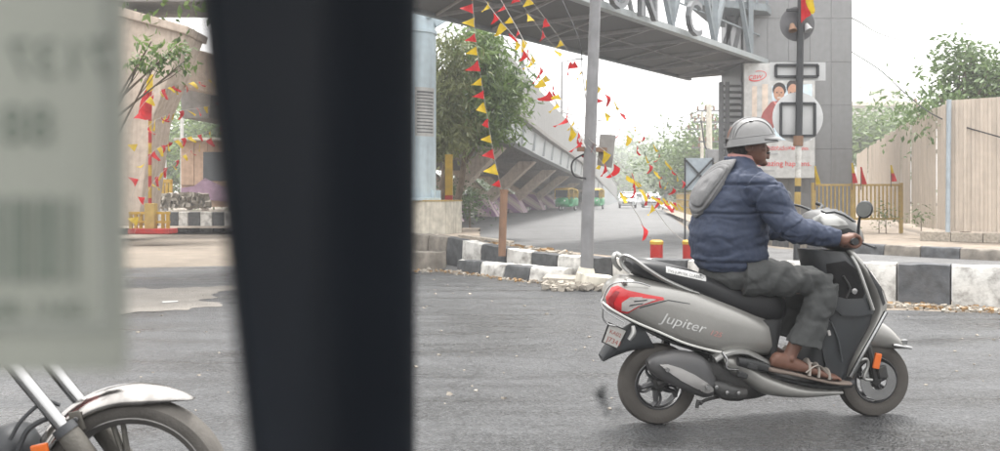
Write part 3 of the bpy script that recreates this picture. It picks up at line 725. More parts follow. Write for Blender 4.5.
poly([(762, 84), (768, 84), (768, 140), (762, 140)], 26.692, tan_p, 'print_band', bd)
poly([(752, 86), (757, 86), (757, 140), (752, 140)], 26.692, tan_p, 'print_band', bd)
poly([(772, 86), (812, 84), (812, 140), (772, 140)], 26.692, bgm, 'print_panel', bd)
def oval(cx_, cy_, rx, ry, d, m, name, n=18): return poly([(cx_ + rx * cos(2 * pi * i / n), cy_ + ry * sin(2 * pi * i / n)) for i in range(n)], d, m, name, bd)
poly([(757, 128), (763, 112), (771, 102), (780, 100), (785, 104), (782, 116), (772, 130), (764, 141), (757, 140)], 26.6882, shirt_p, 'printed_shirt', bd)
poly([(788, 104), (796, 98), (808, 100), (812, 112), (812, 140), (790, 140)], 26.687, pbr('print_white', (.7, .72, .76), .6), 'printed_shirt', bd)
oval(779, 93.5, 5.4, 7.2, 26.684, skin_p, 'printed_face'); oval(779.3, 89.5, 6.8, 7.2, 26.687, hair_p, 'printed_hair')
oval(793, 91, 5.2, 7.2, 26.684, skin_p, 'printed_face'); oval(793.6, 87, 7.2, 7.6, 26.6865, hair_p, 'printed_hair')
for fx_ in (779, 792.6):
    for e_ in (-2, 2.4): oval(fx_ + e_, 92.5, .9, .6, 26.681, hair_p, 'printed_eye', 8)
    oval(fx_ + .3, 97.6, 2.3, .8, 26.681, pbr('print_white_teeth', (.6, .55, .5), .6), 'printed_mouth', 10); oval(fx_ + .5, 95, .8, 1.1, 26.6815, pbr('print_skin_dark', (.33, .17, .11), .6), 'printed_nose', 8)
poly([(772, 100), (777, 103), (782, 100), (779, 110)], 26.684, pbr('print_collar', (.62, .25, .22), .6), 'printed_collar', bd)
text_on('CBW', at(748, 79.5, 26.684), (1, 0, .06), (0, 0, 1), 15 * 26.7 / F, logo, 'logo_lettering', bd, shear=.25)
sw = MB(); n = 20; P0 = [(757 + 9.5 * cos(a), 76 - 5.2 * sin(a) - 1.5 * cos(a)) for a in [radians(-150 + 250 * i / n) for i in range(n + 1)]]; P1 = [(757.3 + 8.6 * cos(a), 75.8 - 4.4 * sin(a) - 1.3 * cos(a)) for a in [radians(-150 + 250 * i / n) for i in range(n + 1)]]
sw.add([at(*p, 26.683) for pq in zip(P0, P1) for p in pq], [(2 * i, 2 * i + 2, 2 * i + 3, 2 * i + 1) for i in range(n)]); sw.build('logo_swoosh', logo, bd)
text_on('ಖುಷಿಪಡುವಂತಹ', at(757, 150, 26.685), (1, 0, 0), (0, 0, 1), 38 * 26.7 / F, logo, 'lettering', bd); text_on('ಕ್ಷಣ.', at(797, 150, 26.685), (1, 0, 0), (0, 0, 1), 12 * 26.7 / F, logo, 'lettering', bd)
text_on('amazing', at(758, 166, 26.685), (1, 0, 0), (0, 0, 1), 25 * 26.7 / F, logo, 'lettering', bd); text_on('happens.', at(785, 166, 26.685), (1, 0, 0), (0, 0, 1), 26 * 26.7 / F, logo, 'lettering', bd)
for (x0, x1, y) in ((766, 778, 154.5), (760, 775, 171.5)):
    poly([(x0, y - 1.6), (x1, y - 1.6), (x1, y), (x0, y)], 26.686, greyp, 'fine_print', bd)

# ================================================================== traffic sign pole seen from behind (on the barrier island)
Ds = 11.6
zb = 0.25
sg = thing('sign_pole', 'black traffic sign pole with backs of signs behind the rider', 'sign pole', at(797, 262, Ds))
px_ = at(798.5, 0, Ds).x
pb_ = at(796.5, 0, Ds).x
def pz(y): return at(0, y, Ds).z
def seg(y0, y1, m, name='pole_section', r=.048):
    f = lambda y: Vector((pb_ + (at(801, 0, Ds).x - pb_) * (262 - y) / 262, Ds, pz(y)))
    return MB().tube([f(y0), f(y1)], r, 16).build(name, m, sg, smooth=True)
seg(290, 262, M['dark'], r=.042); seg(262, 236, M['dark'], r=.042); seg(236, 206, M['stone_grey'], r=.040); seg(206, 192, M['yrail'], r=.040); seg(192, 186, M['dark'], r=.0402); seg(186, 178, M['yrail'], r=.040); seg(178, 146, M['stone_white'], r=.036); seg(146, -6, M['dark'], r=.044)
MB().tube([(pb_ + .02, Ds, pz(146)), (pb_ + .025, Ds, pz(136))], .062, 14).build('clamp', M['brown'], sg, smooth=True)
def disc(px, py, rpx, m, name, D=Ds - .075):
    c = at(px, py, Ds); c.y = D; return MB().lathe([(0, -.006), (rpx * Ds / F - .008, -.006), (rpx * Ds / F, -.002), (rpx * Ds / F, .004), (0, .004)], c, (0, 1, 0), n=40).build(name, m, sg, smooth=30)
disc(799, 23, 17.5, M['signdisc'], 'round_sign', Ds + .07)
disc(799.5, 117, 25.5, M['signback'], 'round_sign', Ds + .07)
MB().box(at(799.5, 70.5, Ds) + Vector((0, .07, 0)), (56 * Ds / F, .006, 18.5 * Ds / F)).build('plate_sign', M['signback'], sg)
def frame(x0, y0, x1, y1, D, th, name):
    mb = MB()
    a, b = at(x0, y0, Ds), at(x1, y1, Ds)
    for p, q in (((a.x, a.z), (b.x, a.z)), ((a.x, b.z), (b.x, b.z)), ((a.x, b.z), (a.x, a.z)), ((b.x, b.z), (b.x, a.z))):
        mb = MB().bar((p[0], D, p[1]), (q[0], D, q[1]), .03, .03); mb.build(name, M['dark'], sg)
frame(777, 64.5, 819, 76, Ds + .045, .03, 'frame_bar'); frame(782, 103, 816, 135.5, Ds + .045, .03, 'frame_bar')
for x in (792, 806):
    c = at(x, 24, Ds); c.y = Ds - .0
    MB().lathe([(.0, .0), (.025, .0), (.055, .10), (.0, .08)], c, (0, -.4, -1) if x == 792 else (.25, -.4, -1), n=14).build('horn_speaker', M['brown'] if x == 792 else M['soffit_rib'], sg, smooth=True)
MB().box(at(793, 10, Ds), (.16, .05, .03)).build('bracket', M['dark'], sg)

# grey lamp post, slightly leaning, with junction box
Dl = 12.0
lp = thing('lamp_post', 'tall plain grey lamp post leaning slightly on the kerb island', 'lamp post', at(586, 276, Dl))
MB().tube([at(586.5, 285, Dl), at(588.5, 190, Dl), at(596.5, -30, Dl), at(600, -130, Dl)], [.088, .083, .072, .065], 20, sub=4).build('shaft', M['galv'], lp, smooth=True)
bp_ = at(586.5, 277, Dl); MB().tube([Vector((bp_.x - .01, bp_.y, .0)), Vector((bp_.x - .008, bp_.y, .2)), Vector((bp_.x, bp_.y, .26))], [.125, .12, .1], 18).build('concrete_foot', M['concrete'], lp, smooth=50)
MB().hexa([at(597, 165, Dl + .1), at(612, 168, Dl + .1), at(612, 168, Dl + .16), at(597, 165, Dl + .16)], [at(600, 134, Dl + .1), at(616, 135, Dl + .1), at(616, 135, Dl + .16), at(600, 134, Dl + .16)]).build('junction_panel', pbr('panel_grey', (.22, .21, .20), .6, dirt=.3), lp, bevel=.006)
MB().bar(at(578, 149, Dl - .02), at(606, 150, Dl + .1), .07, .06).build('clamp', M['brown'], lp)
MB().tube([at(584, 154, Dl), at(574, 160, Dl - .05), at(571.5, 168, Dl - .05), at(575, 176, Dl - .05), at(586, 178.5, Dl - .1)], .012, 6, sub=5).build('cable_loop', M['wire'], lp, smooth=True)
# short brown post
sp = thing('short_post', 'short brown painted post standing on the kerb with pennants tied to it', 'post', at(502, 250, 14.0))
MB().tube([at(502, 256, 14.0), at(503, 218, 14.0), at(504, 192, 14.0)], .062, 10).build('shaft', M['brown'], sp, smooth=True)
MB().tube([at(504, 192, 14.0), at(504.2, 189.5, 14.0)], .07, 10).build('post_cap', M['brown'], sp, smooth=True)
# yellow-red striped post behind the plinth
yp = thing('striped_post', 'yellow square post with a red band behind the concrete plinth', 'post', at(449, 200, 23))
MB().box(at(449, 176, 23) + Vector((0, 0, 0)), (.19, .19, 1.1)).build('yellow_section', M['yellow'], yp, bevel=.01)
MB().box(at(449, 200, 23) + Vector((0, 0, -.04)), (.2, .2, .32)).build('red_section', M['red'], yp, bevel=.01)
# red bollards with yellow caps
for i, (x, lab) in enumerate(((656.5, 'red plastic bollard with yellow cap, left one near the seat'), (689, 'red plastic bollard with yellow cap, right one touching the blue jacket'))):
    c = at(x, 240, 12.6); r = .088; zt = c.z
    b = thing('bollard', lab, 'bollard', (c.x, c.y, .012), group='red bollards behind the scooter')
    MB().lathe([(0, .012), (r + .05, .012), (r + .05, .05), (r, .07), (r, zt - .05), (0, zt - .05)], (c.x, c.y, 0), n=24).build('post', M['red'], b, smooth=35)
    MB().lathe([(r + .003, zt - .62), (r + .006, zt - .60), (r + .006, zt - .34), (r, zt - .335)], (c.x, c.y, 0), n=24).build('dark_band', M['dark'], b, smooth=35)
    MB().lathe([(r + .006, zt - .06), (r + .008, zt - .02), (r * .8, zt), (0, zt + .004)], (c.x, c.y, 0), n=24).build('cap', M['yellow'], b, smooth=35)

# ================================================================== hoarding of corrugated sheets
ho = thing('hoarding', 'tall beige corrugated sheet hoarding along the far pavement', 'hoarding', (10, 20, .2))
C0 = Vector((9.94, 20.1, 0)); C1 = Vector((13.5, 31.5, 0)); C2 = Vector((17.8, 44.8, 0)); C3 = Vector((12.6, 17.9, 0)); C4 = Vector((16.5, 14.7, 0))
def corr(a, b, z0, z1a, z1b, per=.145):
    d = (b - a); L_ = d.length; d.normalize(); s = Vector((d.y, -d.x, 0)); mb = MB(); n = max(1, int(L_ / per)); P = []
    for i in range(n):
        for f_, q in ((0, 0), (.18, 0), (.30, 1), (.62, 1), (.74, 0)): P.append(((i + f_) / n, q * .03))
    P.append((1, 0)); rows = []
    for f_, q in P:
        p = a.lerp(b, f_) + s * q
        rows += [p + Vector((0, 0, z0)), p + Vector((0, 0, z1a + (z1b - z1a) * f_))]
    mb.add(rows, [(2 * i, 2 * i + 2, 2 * i + 3, 2 * i + 1) for i in range(len(P) - 1)])
    mb.add([v - s * .004 for v in rows], [(2 * i + 1, 2 * i + 3, 2 * i + 2, 2 * i) for i in range(len(P) - 1)])
    return mb
HB, HT = .42, 3.30
def run(a, b, w, top):
    L_ = (b - a).length; n = max(1, round(L_ / w))
    for i in range(n):
        z = top + R.uniform(-.05, .05)
        p, q = a.lerp(b, i / n), a.lerp(b, (i + 1) / n); s = Vector(((b - a).normalized().y, -(b - a).normalized().x, 0)) * R.uniform(-.03, .03)
        corr(p + s, q + s, HB + R.uniform(-.04, .02), z, z + R.uniform(-.03, .03)).build('corrugated_sheet', M['fence'], ho)
run(C0, C3, 1.05, HT); run(C3, C4, 1.05, HT); run(C2, C1, 1.05, HT - .05); run(C1, C0, 1.05, HT)
for p in (C0 + Vector((.0, -.12, 0)),): MB().tube([p + Vector((0, 0, .2)), p + Vector((.03, 0, HT + .05))], .05, 10).build('corner_post', M['board_blue'], ho, smooth=True)
for z in (1.0, 2.3):
    for a, b in ((C0, C4), (C2, C0)): MB().bar(a + Vector((.15, .12, z)), b + Vector((.15, .12, z)), .06).build('back_rail', M['midsteel'], ho)
for f_ in (.14, .5): 
    p = C0.lerp(C3, f_) + Vector((.05, -.03, 0)); MB().bar(p + Vector((0, 0, HB)), p + Vector((0, 0, HT - .1)), .03).build('seam_strip', M['fence'], ho)
# ledge under the hoarding
lg = thing('low_wall', 'low pale masonry ledge under the corrugated hoarding', 'wall', (10, 19.9, .2))
def ledge(a, b, w, h):
    L_ = (b - a).length; n = max(1, int(L_ / .6))
    for i in range(n):
        p, q = a.lerp(b, i / n), a.lerp(b, (i + 1) / n); d = (q - p).normalized(); s = Vector((d.y, -d.x, 0)) * w; g = d * .006
        hh = h + R.uniform(-.015, .015)
        MB().hexa([p + g - s, q - g - s, q - g + s * .2, p + g + s * .2] if s.y > 0 else [p + g + s, q - g + s, q - g - s * .2, p + g - s * .2], [v + Vector((0, 0, hh)) for v in ([p + g - s, q - g - s, q - g + s * .2, p + g + s * .2] if s.y > 0 else [p + g + s, q - g + s, q - g - s * .2, p + g - s * .2])]).build('block', M['litter'], lg, bevel=.012)
up2 = Vector((0, 0, .2)); ledge(C0 + up2 + Vector((-.3, .4, 0)), C4 + up2, .28, .2)
ledge(at(850, 0, 24.5) * Vector((1, 1, 0)) + up2 + Vector((0, 0, 0)), C0 + up2 + Vector((-.3, .4, 0)), .28, .18) if False else None

# yellow railing in front of the tower
yr = thing('railing', 'yellow painted picket railing between the tower and the hoarding', 'railing', at(857, 220, 24.5))
Dr = 24.2; zr0, zr1 = at(0, 222.5, Dr).z, at(0, 185, Dr).z; zr0 = max(.2, zr0)
x0, x1 = at(813, 0, Dr).x, at(901, 0, Dr).x
for z in (zr1, zr0 + .1): MB().bar((x0, Dr, z), (x1, Dr, z), .055).build('rail', M['yrail'], yr)
for x in (x0, (x0 * .55 + x1 * .45), x1): MB().bar((x, Dr, .2), (x, Dr, zr1 + .06), .08).build('railing_post', M['yrail'], yr)
n = 22; pk = MB().bar((0, 0, zr0 + .1), (0, 0, zr1), .035).mesh('picket', M['yrail'])
for i in range(n): place(pk, 'picket', yr, Matrix.Translation(Vector((x0 + (x1 - x0) * (i + .5) / n, Dr, 0)) - mat_of(yr).translation))
# small cloth flags on sticks behind / on the railing
def stick_flag(px, y0, y1, D, m, label, m2=None, w=7):
    a, b = at(px, y1, D), at(px, y0, D)
    f = thing('flag', label, 'flag', a)
    MB().tube([a, b], .014, 6).build('flag_stick', M['bark'], f)
    def cl(t0, t1, mm):
        mb = MB(); nx, nz = 4, 6; P = []
        for j in range(nz + 1):
            t = t0 + (t1 - t0) * j / nz
            for i in range(nx + 1):
                u = i / nx; wd = w * D / F * (.35 + .65 * t) * u
                P.append(b + Vector((wd * .8 - .02, -.05 * sin(u * 5 + t * 3) * (.4 + t), -(t * (y1 - y0) * .75 * D / F))))
        mb.add(P, [(j * (nx + 1) + i, j * (nx + 1) + i + 1, (j + 1) * (nx + 1) + i + 1, (j + 1) * (nx + 1) + i) for j in range(nz) for i in range(nx)]); mb.build('flag_cloth', mm, f, smooth=True)
    if m2: cl(0, .5, m); cl(.5, 1, m2)
    else: cl(0, 1, m)
stick_flag(815, 166, 190, 23.9, M['pyel'], 'drooping yellow flag beside the tower at the railing end')
stick_flag(852, 163, 190, 24.0, M['pyel'], 'yellow and red flag at the tower corner above the railing', M['pred'])
stick_flag(861, 167, 190, 24.0, M['pred'], 'small red flag right of the tower corner above the railing')
stick_flag(891, 165, 187, 24.0, M['pyel'], 'yellow and red flag in front of the hoarding', M['pred'])
# flag on top of the sign pole
ff = thing('flag', 'yellow and red flag tied to the top of the black sign pole', 'flag', at(802, 14, Ds - .08))
for k, (p, m) in enumerate(((((801, -8), (812, -6), (816, 8), (812, 16), (803, 14), (802, 2)), 'pyel'), (((801, -8), (803, 14), (806, 21), (812, 16), (804, 20), (800, 24), (799, 4)), 'pred'))):
    pass
def cloth(name, m, parent, grid, D, dep):   # grid: rows of picture points
    rows = [catmull([Vector((x, y, 0)) for x, y in r], 4) for r in grid]
    colsP = [catmull([rows[j][i] for j in range(len(rows))], 4) for i in range(len(rows[0]))]
    nj = len(colsP[0]); ni = len(colsP); P = []
    for j in range(nj):
        for i in range(ni):
            q = colsP[i][j]; P.append(at(q.x, q.y, D + dep * sin(i * .7 + j * .35) + dep * .6 * sin(j * .9)))
    return MB().add(P, [(j * ni + i, j * ni + i + 1, (j + 1) * ni + i + 1, (j + 1) * ni + i) for j in range(nj - 1) for i in range(ni - 1)]).build(name, m, parent, smooth=True)
cloth('yellow_half', M['pyel'], ff, [[(802, -12), (808, -11), (812, -9)], [(803, 0), (810, 0), (814, 4)], [(805, 8), (811, 9), (815, 11)], [(804, 15), (808, 14), (813, 14)]], Ds - .09, .012)
cloth('red_half', M['pred'], ff, [[(800, -12), (803, -12), (805, -12)], [(801, 2), (804, 3), (806, 3)], [(801, 12), (806, 14), (811, 14)], [(801, 23), (804, 20), (807, 17)]], Ds - .12, .012)
# ================================================================== trees
LEAF = dict(
    olive=leafmat('olive_leaf', (.05, .095, .028), (.21, .30, .09)),
    brown=leafmat('dry_olive_leaf', (.07, .09, .035), (.25, .27, .11)),
    green=leafmat('green_leaf', (.04, .075, .02), (.15, .22, .07)),
    dark=leafmat('dark_leaf', (.03, .055, .02), (.09, .14, .05)),
    fresh=leafmat('fresh_leaf', (.045, .085, .025), (.14, .21, .075)),
)
def crown(blobs, nclump, per, ls, droop=.3, rnd=None, shell=.55, asp=.4, csize=None):
    rr = rnd or R; mb = MB(); tot = sum(b[1][0] * b[1][1] * b[1][2] for b in blobs)
    vs, fs = [], []
    for c, rad in blobs:
        n = max(3, int(nclump * rad[0] * rad[1] * rad[2] / tot))
        for _ in range(n):
            d = Vector((rr.gauss(0, 1), rr.gauss(0, 1), rr.gauss(0, 1))).normalized(); k = shell + (1.06 - shell) * rr.random() ** .7
            k *= 1 + .22 * fbm(d * 1.7 + Vector(c), 1.)
            cc = Vector(c) + Vector((d.x * rad[0] * k, d.y * rad[1] * k, d.z * rad[2] * k)); cs = (csize or ls * 2.6) * rr.uniform(.6, 1.3)
            for _ in range(per):
                p = cc + Vector((rr.gauss(0, cs), rr.gauss(0, cs), rr.gauss(0, cs * .7)))
                a = Vector((rr.gauss(0, 1), rr.gauss(0, 1), rr.gauss(-droop, .6))).normalized(); l = ls * rr.uniform(.6, 1.25); w = l * asp
                sd = a.cross(Vector((rr.gauss(0, 1), rr.gauss(0, 1), rr.gauss(0, 1)))).normalized(); up = sd.cross(a)
                b = len(vs)
                vs += [p, p + a * l * .5 + sd * w * .5 + up * w * .12, p + a * l, p + a * l * .5 - sd * w * .5 + up * w * .12]
                fs += [(b, b + 1, b + 2), (b, b + 2, b + 3)]
    mb.v, mb.f = vs, fs; return mb
def tree(label, base, blobs, tr, lm, nclump, per, ls, droop=.3, group=None, name='tree', cat='tree', shell=.55, asp=.4, trunk_to=None, limbs=True, csize=None):
    base = Vector(base); t = thing(name, label, cat, base, group=group)
    top = Vector(trunk_to) if trunk_to else sum((Vector(b[0]) for b in blobs), Vector()) / len(blobs)
    mid = base.lerp(top, .5) + Vector((R.uniform(-.15, .15), R.uniform(-.15, .15), 0)) * (top - base).length * .12
    tk = MB().tube([base - Vector((0, 0, .1)), base.lerp(mid, .3), mid, top], [tr * 1.25, tr, tr * .8, tr * .35], 9, sub=3)
    if limbs:
        for c, rad in blobs:
            c = Vector(c); s = mid.lerp(top, R.uniform(.1, .7))
            tk.tube([s, s.lerp(c, .5) + Vector((0, 0, .1 * rad[2])), c + Vector((rad[0] * R.uniform(-.3, .3), rad[1] * R.uniform(-.3, .3), rad[2] * .5))], [tr * .5, tr * .3, tr * .1], 6, sub=2)
            for _ in range(3):
                e_ = c + Vector((rad[0] * R.uniform(-.8, .8), rad[1] * R.uniform(-.8, .8), rad[2] * R.uniform(-.3, .8))); tk.tube([s.lerp(c, .6), s.lerp(e_, .75), e_], [tr * .22, tr * .14, tr * .04], 5)
    tk.build('trunk', M['bark'], t, smooth=True)
    crown(blobs, nclump, per, ls, droop, shell=shell, asp=asp, csize=csize).build('crown', LEAF[lm], t)
    return t
def B(px, py, D, rx, rz, ry=None): return (at(px, py, D), (rx * D / F, (ry or rx) * D / F, rz * D / F))
# big drooping tree behind the blue column: tawny half and green half
g0 = at(452, 214, 24.6); g0.z = .3
tree('large drooping green tree beside the pale blue column in front of the flyover', g0, [B(478, 62, 25, 26, 34, 20), B(500, 92, 25.6, 24, 32, 18), B(474, 108, 24.6, 26, 32, 20), B(494, 124, 25, 20, 20, 18), B(512, 84, 26, 14, 18), B(480, 45, 25, 16, 16)], .11, 'olive', 270, 24, .26, droop=.9, asp=.24, shell=.35, csize=.28, trunk_to=at(468, 130, 24.6))
g0 = at(438, 214, 24.4); g0.z = .3
tree('tawny leaved tree close behind the pale blue column', g0, [B(450, 70, 23.8, 20, 36, 16), B(444, 118, 23.8, 22, 40, 16), B(460, 132, 23.8, 13, 18, 14), B(440, 140, 23.8, 12, 18, 12)], .10, 'brown', 200, 22, .24, droop=1.0, asp=.22, shell=.3, csize=.24)
# shrubs at the road side beneath them
for px, py, D, w, h, lab in ((470, 200, 29, 8, 12, 'low green shrub at the base of the drooping tree'), (452, 198, 30, 6, 10, 'small shrub behind the yellow and red striped post')):
    b = at(px, py + 8, D); b.z = .2; tree(lab, b, [B(px, py, D, w, h)], .03, 'dark', 40, 18, .13, name='shrub', cat='shrub', limbs=False)
# crown behind the hoarding at the right, light green
g0 = at(965, 200, 25); g0.z = .2
tree('light green tree rising behind the right end of the hoarding', g0, [B(955, 62, 25, 22, 20), B(975, 84, 25, 30, 20), B(936, 100, 24.5, 11, 9), B(990, 70, 25.5, 18, 20), B(1012, 96, 25, 24, 20), B(915, 116, 24, 7, 6), B(952, 106, 25, 26, 12), B(968, 48, 25, 12, 10)], .11, 'fresh', 210, 18, .21, droop=.3, shell=.3, asp=.42, csize=.3)
g0 = at(926, 145, 19.9); 
tree('leafy twig hanging over the top of the hoarding', at(915, 96, 22.8), [B(916, 108, 21.6, 12, 9), B(919, 128, 21.4, 5, 8), B(938, 100, 22, 10, 6)], .03, 'fresh', 34, 13, .17, name='branch', cat='branch', droop=1., limbs=False, trunk_to=at(918, 122, 21.5))
for px, py, D, w, h, lm, lab in ((862, 138, 60, 7, 12, 'green', 'dim green tree far behind the hoarding next to the tower'), (880, 134, 62, 6, 7, 'fresh', 'small pale tree behind the hoarding under the distant roof')):
    b = at(px, 200, D); b.z = 0; tree(lab, b, [B(px, py, D, w, h), B(px + w * .6, py + h * .5, D, w * .7, h * .8), B(px - w * .5, py + h * .6, D, w * .7, h * .8)], .2, lm, 110, 16, .5, shell=.3)
# weeds at the foot of the hoarding
for px, D, h, lab in ((886, 24.0, 9, 'tall weed at the right end of the yellow railing'), (879, 24.4, 6, 'short weed behind the yellow railing'), (921, 21.5, 6, 'low weed on the ledge below the hoarding')):
    b = at(px, 222, D); b.z = .25; tree(lab, b, [B(px, 222 - h * .8, D, 3, h * .8)], .012, 'green', 9, 12, .09, name='weed', cat='weed', limbs=False, trunk_to=at(px, 222 - h, D))
# trees at the right of the far road
far = [(702, 152, 62, 26, 24, 'green', 'bushy green tree behind the board with the cross brace'), (686, 168, 70, 14, 14, 'dark', 'dark small tree beside the concrete power pole'), (722, 140, 66, 16, 24, 'dark', 'dark tree standing behind the stair shaft'),
       (678, 172, 120, 16, 16, 'green', 'hazy tree at the right side of the far road'), (664, 170, 150, 16, 18, 'green', 'tall hazy tree right of the road end'), (650, 176, 190, 14, 14, 'green', 'faint tree in the haze above the white cars'),
       (636, 172, 210, 14, 18, 'dark', 'faint dark tree at the far end of the road'), (624, 176, 200, 12, 14, 'green', 'faint round tree left of the road end'), (612, 172, 180, 12, 16, 'dark', 'faint tree beyond the flyover ramp'), (643, 166, 230, 12, 12, 'green', 'palest tree in the centre of the road end')]
for px, py, D, w, h, lm, lab in far:
    b = at(px, 200, D); b.z = 0; tree(lab, b, [B(px, py, D, w, h), B(px + w * .7, py + h * .5, D, w * .8, h * .7), B(px - w * .6, py + h * .55, D, w * .8, h * .8)], .12 + D * .002, lm, 150, 16, .007 * D, shell=.3)
# background trees under the flyover at the left
lefts = [(500, 182, 125, 26, 16, 'dark', 'hazy low trees seen between the flyover pier arms, left one'), (532, 184, 130, 20, 14, 'dark', 'hazy low tree seen between the flyover pier arms, right one'), (468, 180, 115, 20, 18, 'dark', 'hazy tree behind the flyover near the blue column'), (165, 130, 62, 26, 44, 'green', 'hazy tree behind the red and yellow flag under the flyover'), (205, 120, 58, 26, 46, 'olive', 'tree behind the tan kiosk roof'), (190, 165, 64, 34, 30, 'green', 'low tree between the flag pole and the kiosk'), (232, 140, 60, 30, 46, 'olive', 'tree beyond the kiosk beside the windscreen pillar'), (130, 150, 70, 30, 40, 'dark', 'shaded tree behind the near flyover pier')]
for px, py, D, w, h, lm, lab in lefts:
    b = at(px, 205, D); b.z = 0; tree(lab, b, [B(px, py, D, w, h), B(px + w * .6, py + h * .5, D, w * .8, h * .7), B(px - w * .6, py + h * .55, D, w * .8, h * .8)], .2, lm, 170, 18, .42, shell=.25)
# leafy sapling beside the flag pole (crown at the top of the flag)
b = at(96, 232, 15.5); b.z = 0
tree('leafy sapling with drooping leaves in front of the near flyover pier', b, [B(158, 58, 15.5, 11, 8), B(142, 62, 15.5, 8, 7), B(176, 48, 15.5, 9, 6), B(186, 62, 15.6, 7, 6), B(150, 44, 15.4, 8, 5)], .05, 'olive', 26, 13, .14, droop=1.0, asp=.4, trunk_to=at(118, 70, 15.5), csize=.13)
tree('leafy branch tip hanging down at the upper edge above the flag', at(196, -60, 12), [B(192, -2, 12, 8, 6), B(182, 3, 12, 5, 4)], .02, 'olive', 8, 10, .14, droop=1., name='branch', cat='branch', limbs=False)

# ================================================================== left part beyond the windscreen
Dk = 33
kz = lambda y, D=Dk: at(0, y, D).z
ks = thing('kiosk', 'tan plywood kiosk with a purple painted foot and dark window', 'kiosk', at(215, 208, Dk))
kx0, kx1 = at(181, 0, Dk).x, at(262, 0, Dk).x
kzb, kzt = kz(207), kz(141); kzm = kz(185)
for i in range(6):
    w = (kx1 - kx0) / 6; MB().box((kx0 + w * (i + .5), Dk, (kzm + kzt) / 2), (w - .02, .08, kzt - kzm)).build('wall_panel', M['kiosk'], ks, bevel=.005)
MB().hexa([Vector((kx0, Dk + .05, kzb)), Vector((kx1, Dk + .05, kzb)), Vector((kx1, Dk + 2.2, kzb)), Vector((kx0, Dk + 2.2, kzb))], [Vector((kx0, Dk + .05, kzt)), Vector((kx1, Dk + .05, kzt)), Vector((kx1, Dk + 2.2, kzt)), Vector((kx0, Dk + 2.2, kzt))]).build('body', M['kiosk'], ks)
MB().add([at(*p, Dk - .06) for p in ((181, 198), (262, 204), (262, 193), (222, 186), (205, 178), (194, 186), (181, 188))], [tuple(range(7))]).build('painted_foot', M['purple'], ks)
MB().box((at(222, 0, Dk).x, Dk - .03, (kz(152) + kz(181)) / 2), (1.35, .06, kz(152) - kz(181))).build('window', M['glass_dark'], ks, bevel=.01)
MB().hexa([Vector((kx0 - .1, Dk - .5, kzt)), Vector((kx1, Dk - .5, kzt)), Vector((kx1, Dk + 2.4, kzt)), Vector((kx0 - .1, Dk + 2.4, kzt))], [Vector((kx0 - .1, Dk - .5, kzt + .09)), Vector((kx1, Dk - .5, kzt + .09)), Vector((kx1, Dk + 2.4, kzt + .16)), Vector((kx0 - .1, Dk + 2.4, kzt + .16))]).build('roof', M['concrete'], ks, bevel=.01)
# rubble wall and painted kerb in front of the kiosk
rwl = thing('rubble_wall', 'low dry stone rubble wall between the flag pole and the kiosk', 'wall', at(178, 208, 31))
for r_ in range(4):
    x = 146 + R.uniform(-3, 1)
    while x < 206:
        w = R.uniform(3, 6.5); c = at(x + w / 2, 206 - r_ * 3.6, 31.3 + R.uniform(-.1, .1)); mbb = MB()
        pebble(mbb, Vector((0, 0, 0)), .1); mbb.v = [Vector((v.x * w * .19, v.y * 2, v.z * 1.1)) + c for v in mbb.v]; mbb.build('stone', M['rubble'], rwl); x += w
kb = tag(bpy.data.objects.new('painted_kerb', None), kind='structure'); col.objects.link(kb)
for i, (a, b) in enumerate(((146, 158), (158, 168), (168, 178), (178, 188), (188, 200), (200, 212), (212, 224), (224, 238))):
    D = 30; p, q = at(a + .2, 222, D), at(b - .2, 222, D); p.z = q.z = 0
    MB().hexa([p, q, q + Vector((0, .3, 0)), p + Vector((0, .3, 0))], [v + Vector((0, 0, at(0, 212, D).z)) for v in (p, q, q + Vector((0, .3, 0)), p + Vector((0, .3, 0)))]).build('kerb_stone', M['stone_white' if i % 2 else 'stone_black'], kb, bevel=.03)
# white notice boards, pale building and yellow stall behind
for i, (x0, y0, x1, y1, D, lab) in enumerate(((147, 158, 157, 186, 40, 'white notice board on posts behind the flag pole, left one'), (158, 160, 166, 186, 41, 'narrower white notice board on posts behind the flag pole, right one'))):
    b = thing('notice_board', lab, 'notice board', at((x0 + x1) / 2, 205, D), group='white notice boards')
    MB().box((at((x0 + x1) / 2, 0, D).x, D, (at(0, y0, D).z + at(0, y1, D).z) / 2), ((x1 - x0) * D / F, .08, (y1 - y0) * D / F)).build('board', M['white'], b, bevel=.01)
    for x in (x0 + 1, x1 - 1): MB().bar((at(x, 0, D).x, D + .06, 0), (at(x, 0, D).x, D + .06, at(0, y0, D).z), .08).build('board_post', M['galv'], b)
ys = thing('yellow_barrier', 'yellow barred road barrier standing in front of the rubble wall', 'barrier', at(158, 205, 34))
for y in (181, 199): MB().bar(at(142, y, 34), at(172, y, 34), .14).build('barrier_rail', M['yellow'], ys)
for i in range(8): MB().bar(at(143 + i * 4, 181, 34), at(143 + i * 4, 207, 34), .1).build('barrier_bar', M['yellow'], ys)
wp = thing('white_pole', 'thin white pole standing behind the flag strings at the left', 'pole', at(182, 205, 36)); MB().tube([at(182, 207, 36), at(182, 112, 36)], .07, 8).build('shaft', M['white'], wp, smooth=True)
MB().tube([at(182, 114, 36), at(187, 111, 36), at(195, 110, 36)], .04, 6).build('lamp_arm', M['white'], wp)
